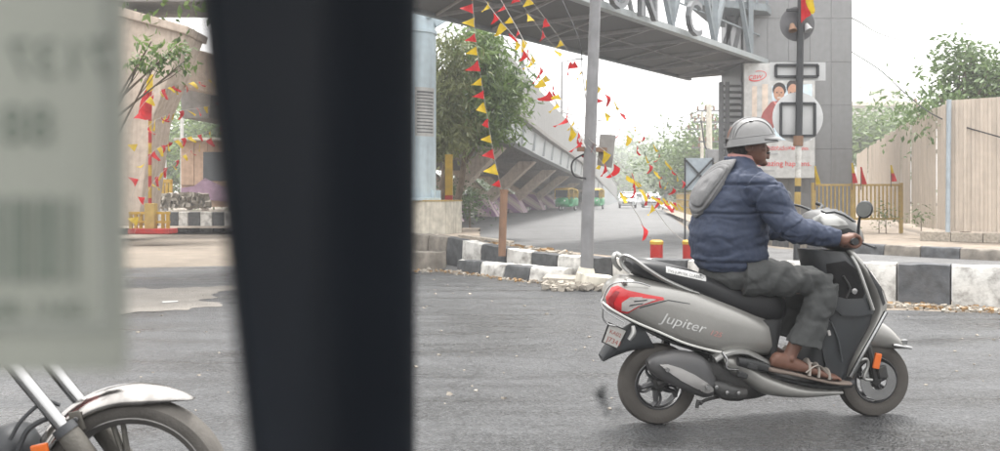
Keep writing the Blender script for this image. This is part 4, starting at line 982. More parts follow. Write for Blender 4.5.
# flag pole with striped foot
Df = 22
fp = thing('flag_pole', 'yellow and red striped flag pole on a red foot at the left', 'flag pole', at(151, 230, Df))
for i, y in enumerate(range(88, 222, 11)): MB().tube([at(150, y, Df), at(150, y + 11, Df)], .042, 10).build('painted_section', M['yellow' if i % 2 else 'red'], fp, smooth=True)
MB().box(at(151, 216, Df), (.24, .24, .62)).build('pedestal', M['yrail'], fp, bevel=.02); MB().box(at(153, 231, Df), (1.0, .6, .12)).build('foot_slab', M['red'], fp, bevel=.01)
for x in (131, 136, 141, 163, 168): MB().bar(at(x, 212, Df + .1), at(x, 232, Df + .1), .07).build('side_bar', M['yellow'], fp)
for y in (213, 222): MB().bar(at(129, y, Df + .05), at(170, y, Df + .05), .06).build('side_rail', M['yellow'], fp)
fg = thing('flag', 'large drooping yellow and red flag on the striped pole at the left', 'flag', at(150, 95, Df - .05))
cloth('red_half', M['pred'], fg, [[(152, 84), (147, 88), (143, 94)], [(152, 98), (146, 101), (140, 104)], [(152, 110), (145, 114), (138, 117)], [(150, 119), (146, 120), (141, 119)]], Df - .06, .05)
cloth('yellow_half', M['pyel'], fg, [[(153, 74), (150, 75), (147, 80)], [(153, 82), (149, 84), (146, 87)], [(153, 90), (149, 92), (146, 93)]], Df - .07, .03)

# ================================================================== power poles, boards, railing on the right side of the far road
def pole(px, ytop, D, label, r, tr=True):
    b = at(px, 200, D); b.z = 0; p = thing('power_pole', label, 'power pole', b); zt = at(0, ytop, D).z
    MB().tube([b, Vector((b.x, D, zt))], [r, r * .7], 8).build('shaft', M['concrete'], p, smooth=True)
    for k, (dz, w) in enumerate(((.4, 1.5), (1.1, 1.9), (2.3, 1.3))):
        MB().bar((b.x - w / 2, D, zt - dz), (b.x + w / 2, D, zt - dz), .1).build('cross_arm', M['midsteel'], p)
        for q in (-.45, -.15, .2, .45): MB().tube([(b.x + w * q, D, zt - dz), (b.x + w * q, D, zt - dz + .28)], .06, 6).build('insulator', M['brown'], p)
    if tr: MB().box((b.x + .2, D - .3, zt - 3.2), (.9, .6, .8)).build('transformer', M['midsteel'], p, bevel=.05); MB().tube([(b.x - .5, D - .1, zt - 1), (b.x - .3, D - .2, zt - 2.6), (b.x, D - .3, zt - 2.8)], .05, 5, sub=3).build('cable_bundle', M['wire'], p)
    return p
pole(709, 104, 55, 'concrete power pole with cross arms and transformer left of the stair shaft', .24); pole(690, 124, 70, 'thinner concrete power pole in front of hazy trees', .2, False); pole(683, 150, 120, 'small distant power pole beside the far road', .2, False); pole(702, 112, 58, 'slim power pole just left of the transformer pole', .14, False)
sb = thing('direction_board', 'back of a blue grey road sign board with crossed braces behind the hood', 'sign board', at(699, 220, 23))
MB().box((at(699, 0, 23).x, 23.03, (at(0, 158, 23).z + at(0, 190, 23).z) / 2), (29 * 23 / F, .04, 32 * 23 / F)).build('board', M['board_blue'], sb, bevel=.005)
MB().bar(at(686, 160, 22.97), at(712, 188, 22.97), .04).build('brace', M['dark'], sb); MB().bar(at(712, 160, 22.96), at(686, 188, 22.96), .04).build('brace', M['dark'], sb)
for x in (685, 713): MB().bar((at(x, 0, 23).x, 23, .0), (at(x, 0, 23).x, 23, at(0, 158, 23).z), .04).build('sign_post', M['dark'], sb)
rr = thing('road_railing', 'rusty post railing along the right edge of the far road', 'railing', (7.2, 26, .2))
a, b = Vector((6.75, 23.5, .1)), Vector((11.6, 59, .1)); n = 34; pmx = MB().bar((0, 0, 0), (0, 0, 1.25), .08).mesh('railing_post', M['yrail'])
for i in range(n):
    f_ = (i / (n - 1)) ** 1.5; place(pmx, 'railing_post', rr, Matrix.Translation(a.lerp(b, f_) - mat_of(rr).translation))
for z in (.45, .85, 1.2): MB().bar(a + Vector((0, 0, z)), b + Vector((0, 0, z)), .05).build('rail', M['midsteel'], rr)
# distant building behind the hoarding
bb = thing('distant_building', 'pale flat roofed building far behind the hoarding', 'building', at(880, 200, 95))
bx0, bx1 = at(852, 0, 95).x, at(925, 0, 95).x; zt = at(0, 106, 95).z
MB().box(((bx0 + bx1) / 2, 98, zt / 2), (bx1 - bx0, 6, zt)).build('wall', M['pale_wall'], bb); MB().box(((bx0 + bx1) / 2, 97.8, zt + .2), (bx1 - bx0 + .8, 7, .4)).build('roof', M['concrete'], bb)
MB().box(((bx0 + bx1) / 2 + .7, 97.5, zt + 1.2), (2.5, 2.5, 1.6)).build('roof_tank', M['pale_wall'], bb, bevel=.1)
for i in range(5):
    for z in (zt - 2.4, zt - 5.4): MB().box((bx0 + 1 + i * (bx1 - bx0 - 2) / 4, 94.96, z), (.9, .12, 1.2)).build('window', M['glass_dark'], bb)
for k, (px, py, w, D, lab) in enumerate(((672, 176, 30, 210, 'faint building block in the haze right of the road end'), (606, 168, 18, 240, 'faint tall block in the haze above the flyover ramp'))):
    o = thing('far_building', lab, 'building', at(px, 200, D)); zt = at(0, py, D).z; MB().box((at(px, 0, D).x, D, zt / 2), (w * D / F, 8, zt)).build('wall', M['pale_wall'], o)
    for r_ in range(3):
        for c in range(5): MB().box((at(px, 0, D).x + (c - 2) * w * D / F / 6, D - 4.02, zt - 1.5 - r_ * 2.6), (1., .1, 1.2)).build('window', M['glass_dark'], o)
# overhead cables
for k, (P, r, lab) in enumerate((
    ([(852, 52, 27), (880, 70, 24.5), (905, 93, 22.5), (940, 118, 20.5), (1010, 140, 19)], .016, 'thick black overhead cable sloping from the tower down to the hoarding'),
    ([(852, 18, 27.2), (900, 40, 40), (1000, 62, 60)], .02, 'upper thin overhead cable right of the tower'),
    ([(709, 108, 55), (640, 128, 80), (560, 112, 60), (530, 108, 40)], .03, 'thin overhead cable crossing the sky above the far road'),
    ([(558, -10, 16), (579, 40, 15), (582, 70, 15), (586, 100, 14)], .008, 'thin hanging wire beside the grey lamp post'))):
    tag(MB().tube([at(*p) for p in P], r, 5, sub=6).build('cable', M['wire'], smooth=True), lab, 'cable')
# slim lamp posts on the flyover
for px, y0, y1, Y, lab in ((541, 38, 100, 40, 'slim lamp post standing on the flyover edge left of the grey post'), (574, 62, 128, 58, 'farther slim lamp post on the flyover edge near the grey post'), (603, 122, 160, 84, 'farthest slim lamp post on the flyover ramp')):
    a = fly(Y, -.35, ftop(Y) - .05); z1 = at(0, y0, a.y).z; o = thing('flyover_lamp', lab, 'lamp post', a)
    MB().tube([a, Vector((a.x, a.y, z1))], [.09, .06], 8).build('shaft', M['galv'], o, smooth=True); MB().tube([Vector((a.x, a.y, z1)), Vector((a.x + .9, a.y - .3, z1 + .12))], .04, 6).build('lamp_arm', M['galv'], o); MB().box((a.x + 1.1, a.y - .36, z1 + .14), (.5, .2, .1)).build('lamp_head', M['galv'], o, bevel=.02)

# ================================================================== vehicles on the far road
vm = dict(white=pbr('car_white', (.5, .51, .52), .3, coat=.4, bump=0, var=.04), tyre=pbr('tyre_rubber', (.025, .025, .026), .85), green=pbr('auto_green', (.01, .20, .07), .4, coat=.2, bump=0), ycan=pbr('auto_canopy', (.5, .31, .03), .6), silver=pbr('car_silver', (.42, .43, .45), .3, metal=.5, coat=.4, bump=0), lampr=pbr('tail_lamp', (.45, .03, .03), .2, bump=0), lampw=pbr('head_lamp', (.7, .7, .7), .15, bump=0), chrome=pbr('chrome', (.36, .36, .36), .18, metal=1., bump=0, var=.05))
def wheel(mb_t, mb_r, c, r, w, axis=(0, 1, 0)):
    mb_t.lathe([(r * .62, -w / 2), (r * .9, -w / 2), (r, -w * .3), (r, w * .3), (r * .9, w / 2), (r * .62, w / 2)], c, axis, n=20); mb_r.lathe([(0, -w * .3), (r * .62, -w * .42), (r * .64, 0), (r * .62, w * .42), (0, w * .3)], c, axis, n=14)
def hatchback(label, M0, m, group, proto=None):
    if proto: return dup(proto, M0, label, group)
    t = thing('car', label, 'car', group=group, M=M0); S3 = lambda x, z: Vector((x, 0, z))
    body = MB().loft([(S3(-1.85, .75), S3(-1.85, .42), .62, 4), (S3(-1.78, .98), S3(-1.8, .26), .76, 4), (S3(-1.0, 1.0), S3(-1.0, .22), .81, 4), (S3(0, .98), S3(0, .2), .82, 4), (S3(.8, .95), S3(.8, .22), .81, 4), (S3(1.5, .84), S3(1.5, .24), .76, 4), (S3(1.82, .68), S3(1.8, .3), .6, 4)], n=24)
    body.build('body', m, t, smooth=True, local=True)
    MB().loft([(S3(-1.72, 1.0), S3(-1.7, .9), .70, 5), (S3(-1.5, 1.38), S3(-1.5, .9), .68, 5), (S3(-.6, 1.46), S3(-.6, .9), .68, 5), (S3(.2, 1.44), S3(.2, .9), .68, 5), (S3(.75, 1.12), S3(.75, .9), .72, 5), (S3(1.05, .95), S3(1.05, .9), .72, 5)], n=24).build('glazing', M['glass_dark'], t, smooth=True, local=True)
    MB().loft([(S3(-1.6, 1.42), S3(-1.6, 1.36), .6, 4), (S3(-.6, 1.52), S3(-.6, 1.44), .62, 4), (S3(.3, 1.48), S3(.3, 1.41), .6, 4)], n=20).build('roof', m, t, smooth=True, local=True)
    for s in (-1, 1):
        for a, b in (((-1.5, 1.4), (-1.78, .95)), ((-.5, 1.46), (-.45, .95)), ((.3, 1.44), (.98, .95))): MB().bar((a[0], s * .66, a[1]), (b[0], s * .77, b[1]), .09, .06).build('pillar', m, t, local=True)
        MB().box((1.76, s * .5, .68), (.14, .28, .16)).build('headlight', vm['lampw'], t, local=True, bevel=.03); MB().box((-1.8, s * .62, .86), (.1, .2, .22)).build('tail_light', vm['lampr'], t, local=True, bevel=.03)
        MB().box((.55, s * .92, 1.0), (.12, .16, .12)).build('door_mirror', m, t, local=True, bevel=.03)
    MB().box((1.84, 0, .5), (.06, .9, .14)).build('grille', M['dark'], t, local=True); MB().box((1.86, 0, .36), (.03, .5, .11)).build('number_plate', M['white'], t, local=True)
    for x in (-1.15, 1.2):
        for s in (-1, 1):
            a, b = MB(), MB(); wheel(a, b, (x, s * .72, .29), .29, .19); w_ = a.build('wheel', vm['tyre'], t, smooth=35, local=True); b.build('rim', vm['silver'], w_, smooth=35, local=True)
    return t
def MX(px, py, rz_, z=.016):
    p = onz(px, py, z); return Matrix.Translation(p) @ Matrix.Rotation(rz_, 4, 'Z')
c1 = hatchback('white hatchback on the far road, left one of the pair', MX(627.5, 208, radians(-98)), vm['white'], 'cars on the far road')
hatchback('white hatchback on the far road near the right kerb', MX(650.5, 207.5, radians(-96)), None, 'cars on the far road', c1)
hatchback('third pale car half hidden behind the left white hatchback', MX(636, 205, radians(80)), None, 'cars on the far road', c1)
hatchback('distant pale car near the haze at the middle of the far road', MX(645, 203.4, radians(-98)), None, 'cars on the far road', c1)
c2 = hatchback('distant silver car behind the right white hatchback', MX(655, 203.8, radians(-96)), vm['silver'], 'cars on the far road')
def auto(label, M0):
    t = thing('auto_rickshaw', label, 'auto rickshaw', group='green and yellow auto rickshaws under the flyover', M=M0); S3 = lambda x, z: Vector((x, 0, z)); bld = dict(local=True)
    MB().loft([(S3(-1.25, .95), S3(-1.25, .4), .55, 4), (S3(-1.1, 1.05), S3(-1.15, .3), .66, 5), (S3(-.3, .95), S3(-.3, .28), .67, 5), (S3(0, .5), S3(0, .28), .66, 5), (S3(.5, .48), S3(.5, .28), .6, 5)], n=24).build('body', vm['green'], t, smooth=True, **bld)
    MB().loft([(S3(.55, 1.02), S3(.45, .3), .55, 4), (S3(.85, 1.0), S3(.8, .3), .5, 3), (S3(1.15, .8), S3(1.1, .4), .32, 2.5), (S3(1.28, .65), S3(1.25, .5), .12, 2)], n=20).build('front_cowl', vm['green'], t, smooth=True, **bld)
    MB().loft([(S3(-1.28, 1.0), S3(-1.22, .93), .6, 4), (S3(-1.25, 1.55), S3(-1.2, 1.0), .62, 5), (S3(-1.0, 1.70), S3(-1.0, 1.5), .64, 5), (S3(0, 1.78), S3(0, 1.66), .66, 5), (S3(.6, 1.72), S3(.6, 1.62), .6, 5), (S3(.75, 1.66), S3(.75, 1.60), .54, 5)], n=20).build('canopy', vm['ycan'], t, smooth=True, **bld)
    MB().hexa([Vector((.72, -.5, 1.05)), Vector((.74, -.5, 1.05)), Vector((.74, .5, 1.05)), Vector((.72, .5, 1.05))], [Vector((.62, -.5, 1.6)), Vector((.64, -.5, 1.6)), Vector((.64, .5, 1.6)), Vector((.62, .5, 1.6))]).build('windscreen', M['glass_dark'], t, **bld)
    for s in (-1, 1):
        for x0, x1 in ((-.35, -.35), (.55, .62)): MB().bar((x0, s * .6, .9), (x1, s * .58, 1.65), .06).build('pillar', vm['ycan'], t, **bld)
        a, b = MB(), MB(); wheel(a, b, (-.75, s * .56, .22), .22, .12); w_ = a.build('wheel', vm['tyre'], t, smooth=35, **bld); b.build('rim', vm['silver'], w_, smooth=35, **bld)
        MB().box((1.0, s * .4, .78), (.1, .14, .12)).build('headlight', vm['lampw'], t, bevel=.03, **bld)
    a, b = MB(), MB(); wheel(a, b, (.95, 0, .22), .22, .11); w_ = a.build('wheel', vm['tyre'], t, smooth=35, **bld); b.build('rim', vm['silver'], w_, smooth=35, **bld)
    MB().box((-.75, 0, .8), (.5, 1.1, .5)).build('passenger_seat', M['dark'], t, bevel=.05, **bld); MB().box((.1, 0, .7), (.3, .5, .3)).build('driver_seat', M['dark'], t, bevel=.05, **bld)
    return t
a1 = auto('green auto rickshaw with yellow canopy left of the grey lamp post', MX(565, 210.5, radians(-118)))
dup(a1, MX(594.5, 209.3, radians(-108)), 'green auto rickshaw with yellow canopy partly hidden right of the grey lamp post')

def small_person(label, P, rz_, h, top, bot, lean=0., skinc=(.16, .09, .06)):
    t = thing('person', label, 'person', M=Matrix.Translation(P) @ Matrix.Rotation(rz_, 4, 'Z') @ Matrix.Scale(h / 1.7, 4)); mb = MB(); V = Vector
    ln = lambda z: lean * max(0, z - .9)
    for s in (-1, 1):
        mb.tube([V((0, s * .09, .9)), V((.01, s * .1, .5)), V((-.02, s * .1, .08))], [.09, .065, .045], 10); mb.tube([V((-.05, s * .1, .04)), V((.17, s * .11, .03))], [.045, .035], 8)
        mb.tube([V((ln(1.4), s * .2, 1.4)), V((ln(1.1) + .02, s * .25, 1.12)), V((ln(.9) + .1 + lean * .3, s * .22, .88))], [.055, .045, .035], 8); mb.sphere((ln(.9) + .12 + lean * .3, s * .22, .82), (.035, .03, .06))
    mb.loft([(V((ln(.85) + .11, 0, .85)), V((-.11, 0, .85)), .15), (V((ln(1.1) + .11, 0, 1.1)), V((ln(1.1) - .1, 0, 1.1)), .15), (V((ln(1.38) + .1, 0, 1.38)), V((ln(1.38) - .11, 0, 1.38)), .2), (V((ln(1.46) + .05, 0, 1.46)), V((ln(1.46) - .05, 0, 1.46)), .07), (V((ln(1.52) + .05, 0, 1.53)), V((ln(1.52) - .05, 0, 1.53)), .05)])
    mb.sphere((ln(1.6) + .01, 0, 1.6), (.095, .075, .115)); me = remesh(mb, .025, 2); o = mesh_obj(me, 'body', pbr('far_skin', skinc, .6), t)
    sh = MB().loft([(V((ln(.8) + .13, 0, .78)), V((-.13, 0, .78)), .18), (V((ln(1.1) + .135, 0, 1.1)), V((ln(1.1) - .125, 0, 1.1)), .18), (V((ln(1.38) + .125, 0, 1.38)), V((ln(1.38) - .13, 0, 1.38)), .225), (V((ln(1.45) + .07, 0, 1.45)), V((ln(1.45) - .07, 0, 1.45)), .12)])
    for s in (-1, 1): sh.tube([V((ln(1.4), s * .19, 1.4)), V((ln(1.1) + .02, s * .26, 1.12)), V((ln(.95) + .08 + lean * .3, s * .23, .95))], [.075, .065, .05], 8)
    mesh_obj(remesh(sh, .025, 2), 'shirt', top, t)
    tr = MB()
    for s in (-1, 1): tr.tube([V((0, s * .085, .92)), V((.01, s * .1, .5)), V((-.02, s * .1, .1))], [.12, .09, .075], 10)
    mesh_obj(remesh(tr, .025, 2), 'trousers', bot, t)
    hr = MB().sphere((ln(1.62) - .015, 0, 1.635), (.1, .083, .1)); hr.build('hair', M['dark'], t, smooth=True, local=True)
    return t
cl_d = pbr('dark_cloth', (.05, .055, .07), .85); cl_g = pbr('grey_cloth', (.10, .11, .13), .85)
p = onz(665.5, 206.5, .1); small_person('person in dark clothes standing at the right kerb beside the white cars', p, 2.6, 1.65, cl_d, cl_g)
s_ = 1.0; p = bp(Lb - .9, .55, Z0 + .22); small_person('person in dark clothes on the skywalk leaning on its rail beside the tower', p, 2.4, 1.55, cl_d, cl_d, lean=.35)

# ================================================================== strings of pennants
pen = {}
for k, m in (('r', 'pred'), ('y', 'pyel')):
    for v in range(5):
        rr_ = random.Random(v * 7 + (k == 'r')); mb = MB(); n = 5; bend = rr_.uniform(-1., 1.); tw_ = rr_.uniform(-.6, .6); P = []
        for j in range(n + 1):
            f_ = j / n
            for i in range(3): 
                x = (i - 1) * .5 * (1 - f_) ; P.append(Vector((x + .25 * bend * f_, .12 * sin(f_ * 4 + v) + bend * .5 * f_ * f_ + .14 * (i - 1) * (-1) ** v, -f_ * 1.15 + .05 * x * tw_)))
        mb.add(P, [(j * 3 + i, j * 3 + i + 1, j * 3 + 4 + i, j * 3 + 3 + i) for j in range(n) for i in range(2)]); pen[(k, v)] = mb.mesh('pennant', M[m], smooth=60)
def pennants(label, P, sp, size, start=0, jit=.15, group='strings of red and yellow pennants', skip=()):
    pts = catmull([at(*p) for p in P], 10); base = pts[0]
    t = thing('pennant_string', label, 'pennant string', base, group=None)
    MB().tube(pts, .0045, 5, cap=False).build('cord', M['cord'], t, smooth=True)
    s, i = sp * .6, start; L_ = sum((b - a).length for a, b in zip(pts, pts[1:]))
    while s < L_ - sp * .2:
        q = s; d = None
        for a, b in zip(pts, pts[1:]):
            l = (b - a).length
            if q <= l: c = a.lerp(b, q / l); d = (b - a).normalized(); break
            q -= l
        if d is not None:
            k = 'ry'[i % 2]; z = size * R.uniform(.8, 1.2); h = d.copy(); h.z = 0 
            steep = abs(d.z) > .8
            x = d if not steep else Vector((d.x, d.y, d.z)); 
            up = Vector((0, 0, 1)) if not steep else Vector((1, 0, .2)) * R.choice([1, 1, 1]); y = up.cross(x).normalized(); zz = x.cross(y)
            Mx = Matrix((x, y, zz)).transposed().to_4x4() @ Matrix.Rotation(R.uniform(-.7, .7), 4, 'X') @ Matrix.Diagonal((z, z, z * R.uniform(.85, 1.15), 1))
            Mx = Matrix.Translation(c - base) @ Mx; place(pen[(k, R.randrange(5))], 'pennant', t, Mx)
        s += sp * R.uniform(1 - jit, 1 + jit); i += 1
Sz = .16
pennants('near vertical pennant string hanging from the skywalk to the short brown post', [(471, -14, 13.2), (477, 50, 13.4), (487, 115, 13.7), (496, 165, 13.9), (504, 200, 14)], .215, .16, 1)
pennants('lowest slanting pennant string running from the skywalk to the lamp post clamp', [(476, -12, 14), (500, 20, 13.6), (520, 44, 13.1), (548, 88, 12.3), (574, 130, 11.6), (586, 148, 11.25)], .27, .14, 0)
pennants('second slanting pennant string ending at the lamp post clamp', [(494, -12, 14), (517, 28, 13.5), (530, 52, 13), (552, 84, 12.3), (572, 118, 11.7), (586, 148, 11.28)], .29, .13, 1)
pennants('pennant string crossing behind the lamp post towards the cross braced board', [(510, -14, 15), (545, 36, 15.5), (575, 66, 16), (599, 87, 17), (621, 111, 18), (655, 149, 19), (690, 189, 21)], .43, .165, 0)
pennants('uppermost pennant string passing over the far road to the braced board', [(522, -12, 15), (565, 46, 15.6), (602, 106, 16.4), (634, 142, 17.4), (654, 169, 18.5), (678, 192, 20)], .45, .165, 1)
pennants('pennant string from the lamp post clamp drooping over the far road towards the railing', [(588, 138, 11.6), (601, 150, 12.2), (625, 174, 13.5), (637, 186, 14.5), (652, 196, 16), (680, 204, 20)], .62, .18, 0)
pennants('low pennant string sagging from the lamp post down to the left bollard', [(588, 145, 11.7), (612, 176, 12), (637, 214, 12.5), (646, 232, 12.8), (656, 243, 13)], .7, .17, 0)
pennants('longer low pennant string sagging from the lamp post down to the right bollard', [(590, 140, 11.7), (616, 160, 12.2), (641, 188, 12.7), (658, 213, 13), (670, 229, 13.1), (687, 243, 13)], .75, .17, 1)
for k, (y0, y1, lab) in enumerate(((92, 60, 'upper pennant string at the left flag pole'), (120, 86, 'second pennant string at the left flag pole'), (150, 112, 'third pennant string at the left flag pole'), (182, 118, 'lowest long pennant string at the left flag pole'))):
    pennants(lab, [(128 + k * 2, y0 + 34 + k * 6, 21.6), (151, y0 + 4, 21.9), (180, (y0 + y1) / 2 + 8, 25), (214, y1 + 18, 27), (250, y1 - 6, 28)], .55, .2, k)
# ================================================================== SCOOTER
Or = onz(657, 423.5, .004); Of = onz(872, 415.5, .004)
hd = (Of - Or); ang = atan2(hd.y, hd.x)
MS = Matrix.Translation(Vector((Or.x, Or.y, .004))) @ Matrix.Rotation(ang, 4, 'Z'); MSi = MS.inverted()
CE = MSi @ Vector((0, 0, EYE))
def ray(px, py): return MSi.to_3x3() @ Vector(((px - 500) / F, 1, (HOR - py) / F))
def S(px, py, off=0., y=None):
    d = ray(px, py); p = CE + d * ((off - CE.y) / d.y)
    if y is not None: p.y = y
    return p
def ST(ax, ay, bx, by, w, e=2.6, off=-.1, y=0.): return (S(ax, ay, off, y), S(bx, by, off, y), w, e)
def patch(bvh, poly, lift, m, name, parent, cell=2.2, skirt=.012, off=-.15, smooth=50):
    """thin raised piece that follows the curved panel below it"""
    P = [Vector(p) for p in poly]; out = []
    for i, a in enumerate(P):
        b = P[(i + 1) % len(P)]; n = max(1, int((b - a).length / cell))
        out += [a.lerp(b, k / n) for k in range(n)]
    nb = len(out); x0, x1 = min(p.x for p in P), max(p.x for p in P); y0, y1 = min(p.y for p in P), max(p.y for p in P)
    def inside(q):
        c = False
        for i in range(len(P)):
            a, b = P[i], P[i - 1]
            if (a.y > q.y) != (b.y > q.y) and q.x < (b.x - a.x) * (q.y - a.y) / (b.y - a.y) + a.x: c = not c
        return c
    pts = list(out); yy = y0 + cell / 2
    while yy < y1:
        xx = x0 + cell / 2
        while xx < x1:
            q = Vector((xx, yy))
            if inside(q) and min((q - o).length for o in out) > cell * .45: pts.append(q)
            xx += cell
        yy += cell
    vs, es, fs, *_ = delaunay_2d_cdt(pts, [(i, (i + 1) % nb) for i in range(nb)], [], 1, 1e-4)
    V, G = [], []; last = off
    for v in vs:
        d = ray(v.x, v.y).normalized(); h = bvh.ray_cast(CE, d)
        if h[0] is None:
            p = S(v.x, v.y, last); n_ = Vector((0, -1, 0)); h2 = bvh.find_nearest(p)
            if h2[0] is not None and (h2[0] - p).length < .05: p = h2[0]
        else:
            p, n_ = h[0], h[1]
            if n_.dot(d) > 0: n_ = -n_
            last = p.y
        V.append(p + n_ * lift); G.append(p - n_ * skirt)
    mb = MB().add(V, fs); b = len(V); mb.v += G
    from collections import Counter
    cn = Counter(); dr = {}
    for f in fs:
        for i in range(len(f)):
            a, c = f[i], f[(i + 1) % len(f)]; cn[(min(a, c), max(a, c))] += 1; dr[(min(a, c), max(a, c))] = (a, c)
    for k, q in cn.items():
        if q == 1: a, c = dr[k]; mb.f.append([c, a, a + b, c + b])
    return mb.build(name, m, parent, smooth=smooth, local=True)
sm = dict(
    body=pbr('scooter_grey_paint', (.235, .231, .218), .3, metal=.45, var=.05, scale=3, coat=.35, bump=.01, dirt=.10, rvar=.05),
    body2=pbr('scooter_silver_trim', (.27, .27, .26), .3, metal=.6, var=.05, bump=.02, coat=.2),
    cowl=pbr('cowl_grey', (.11, .11, .108), .35, metal=.3, coat=.2, bump=.02),
    plast=pbr('dark_plastic', (.02, .021, .022), .5, bump=.05, dirt=.12),
    plast2=pbr('grey_plastic', (.030, .033, .036), .48, bump=.04, dirt=.12),
    seat=pbr('seat_vinyl', (.016, .0165, .018), .42, bump=.12, bscale=400),
    chrome=vm['chrome'], tyre=pbr('scooter_tyre', (.062, .057, .052), .85, bump=.2, var=.25), rim=pbr('alloy_rim', (.06, .06, .063), .4, metal=.5, var=.1),
    redl=pbr('red_lens', (.42, .012, .016), .12, bump=0, coat=.5, rvar=.03), clear=pbr('clear_lens', (.30, .285, .275), .1, bump=.3, coat=.5, rvar=.03), orange=pbr('orange_lens', (.5, .10, .01), .2, bump=0, coat=.3),
    metal=pbr('muffler_steel', (.07, .07, .072), .45, metal=.3, dirt=.25, bump=.05), eng=pbr('engine_dark', (.035, .035, .035), .5, metal=.4, dirt=.3, bump=.3), white=M['white'])
sx = thing('scooter', 'silver grey scooter with black seat carrying the man in the blue jacket', 'scooter', M=MS); LB = dict(local=True)
rear_c = Vector((0, 0, .215)); fx = (MSi @ Vector((Of.x, Of.y, .004))).x; front_c = Vector((fx, 0, .205))
def scooter_wheel(c, r, nsp, phase, w=.095):
    t_ = MB().lathe([(r * .60, -w * .36), (r * .66, -w * .46), (r * .82, -w * .52), (r * .95, -w * .40), (r, -w * .12), (r, w * .12), (r * .95, w * .40), (r * .82, w * .52), (r * .66, w * .46), (r * .60, w * .36)], c, (0, 1, 0), n=56)
    wh = t_.build('wheel', sm['tyre'], sx, smooth=40, **LB)
    rm = MB().lathe([(r * .52, -w * .3), (r * .60, -w * .44), (r * .63, -w * .40), (r * .61, 0), (r * .63, w * .40), (r * .60, w * .44), (r * .52, w * .3), (r * .54, 0), (r * .52, -w * .3)], c, (0, 1, 0), n=48); rm.build('rim', sm['rim'], wh, smooth=40, **LB)
    MB().lathe([(r * .535, -w * .31), (r * .56, -w * .40), (r * .575, -w * .42)], c, (0, 1, 0), n=48).build('rim_lip', sm['chrome'], wh, smooth=True, **LB)
    for k in range(nsp):
        a = phase + 2 * pi * k / nsp
        f = lambda rr_, da: c + Vector((cos(a + da) * rr_ * r, -w * .18, sin(a + da) * rr_ * r))
        MB().tube([f(.12, 0), f(.3, .22), f(.44, .30), f(.56, .16)], [.026, .022, .018, .022], 8, sub=4, flat=.7).build('spoke', sm['rim'], wh, smooth=True, **LB)
        MB().tube([f(.2, .55), f(.34, .62), f(.46, .52), f(.56, .30)], [.014, .012, .011, .014], 8, sub=4, flat=.7).build('spoke', sm['rim'], wh, smooth=True, **LB)
    MB().lathe([(0, -w * .55), (r * .13, -w * .5), (r * .2, -w * .3), (r * .22, w * .3), (0, w * .4)], c, (0, 1, 0), n=24).build('hub', sm['eng'], wh, smooth=40, **LB)
    return wh
scooter_wheel(rear_c, .2155, 5, .5); scooter_wheel(front_c, .2055, 5, 1.2)
MB().lathe([(.05, -.03), (.105, -.03), (.105, -.024), (.05, -.024)], front_c + Vector((0, -.035, 0)), (0, 1, 0), n=36).build('brake_disc', sm['chrome'], sx, smooth=30, **LB)
# rear body shell
body = MB().loft([ST(606, 292, 605, 304, .05, 2.4, -.04), ST(613, 283, 613, 313, .115, 2.6, -.08), ST(630, 277, 634, 324, .152, 3, -.13), ST(660, 280, 662, 340, .168, 3.2, -.15), ST(690, 285, 692, 352, .172, 3.2, -.15), ST(720, 296, 720, 358, .170, 3.2, -.15), ST(745, 306, 748, 358, .155, 3, -.15), ST(768, 316, 775, 359, .125, 2.6, -.13)], n=40, sub=5)
bo = body.build('rear_body', sm['body'], sx, smooth=45, **LB); bb_ = body.bvh()
# panel with a crease, trim line, lettering
patch(bb_, [(604, 301), (612, 307), (634, 320), (660, 332), (683, 342), (705, 349), (724, 353), (724, 355.5), (704, 351.5), (682, 345), (659, 335), (633, 323), (611, 310), (603, 304)], .004, sm['chrome'], 'trim_strip', sx)
ctube_late = [(602.5, 302.5, -.075), (612, 309.5, -.125), (634, 321.5, -.168), (660, 332.5, -.180), (683, 342.5, -.183), (705, 349, -.181), (724, 353, -.176)]
MB().tube([S(*p) for p in ctube_late], .0065, 8, sub=5).build('trim_bead', pbr('silver_trim_paint', (.42, .42, .40), .35, bump=0), sx, smooth=True, **LB)
patch(bb_, [(634, 325), (660, 337), (684, 347), (706, 353), (724, 357), (716, 360), (690, 354), (660, 343), (638, 330)], .003, sm['plast2'], 'lower_trim', sx)
# tail lamp cluster
patch(bb_, [(606.5, 297), (612, 288), (618, 286), (628, 290.5), (646, 294.5), (663, 297.5), (664, 300), (652, 302.5), (640, 306), (628, 313), (616, 311.5), (608, 306)], .006, sm['redl'], 'tail_lamp', sx, cell=1.6)
patch(bb_, [(622, 302.5), (630, 297), (642, 297), (656, 299.5), (648, 302.5), (638, 306), (629, 311), (622, 310)], .0095, sm['clear'], 'rear_indicator', sx, cell=1.6)
patch(bb_, [(609, 300), (616, 291), (620, 292), (614, 303), (616, 309), (611, 306)], .0085, pbr('dark_red_lens', (.20, .006, .01), .12, bump=0), 'lamp_ridge', sx, cell=1.6)
patch(bb_, [(642, 296.5), (660, 298.6), (660, 299.4), (642, 298)], .0105, sm['redl'], 'lamp_stripe', sx, cell=1.6)
for k_, q_ in enumerate((((634, 300.5), (647, 299.5), (646, 300.6), (634, 302)), ((630, 304.5), (643, 302.8), (642, 304), (629, 306)))):
    patch(bb_, list(q_), .0105, sm['plast2'], 'lamp_divider', sx, cell=1.2)
patch(bb_, [(639, 307.5), (668, 299.8), (690, 303.5), (690, 304.3), (668, 300.8), (640, 308.4)], .0012, sm['plast2'], 'panel_gap', sx, cell=1.5)
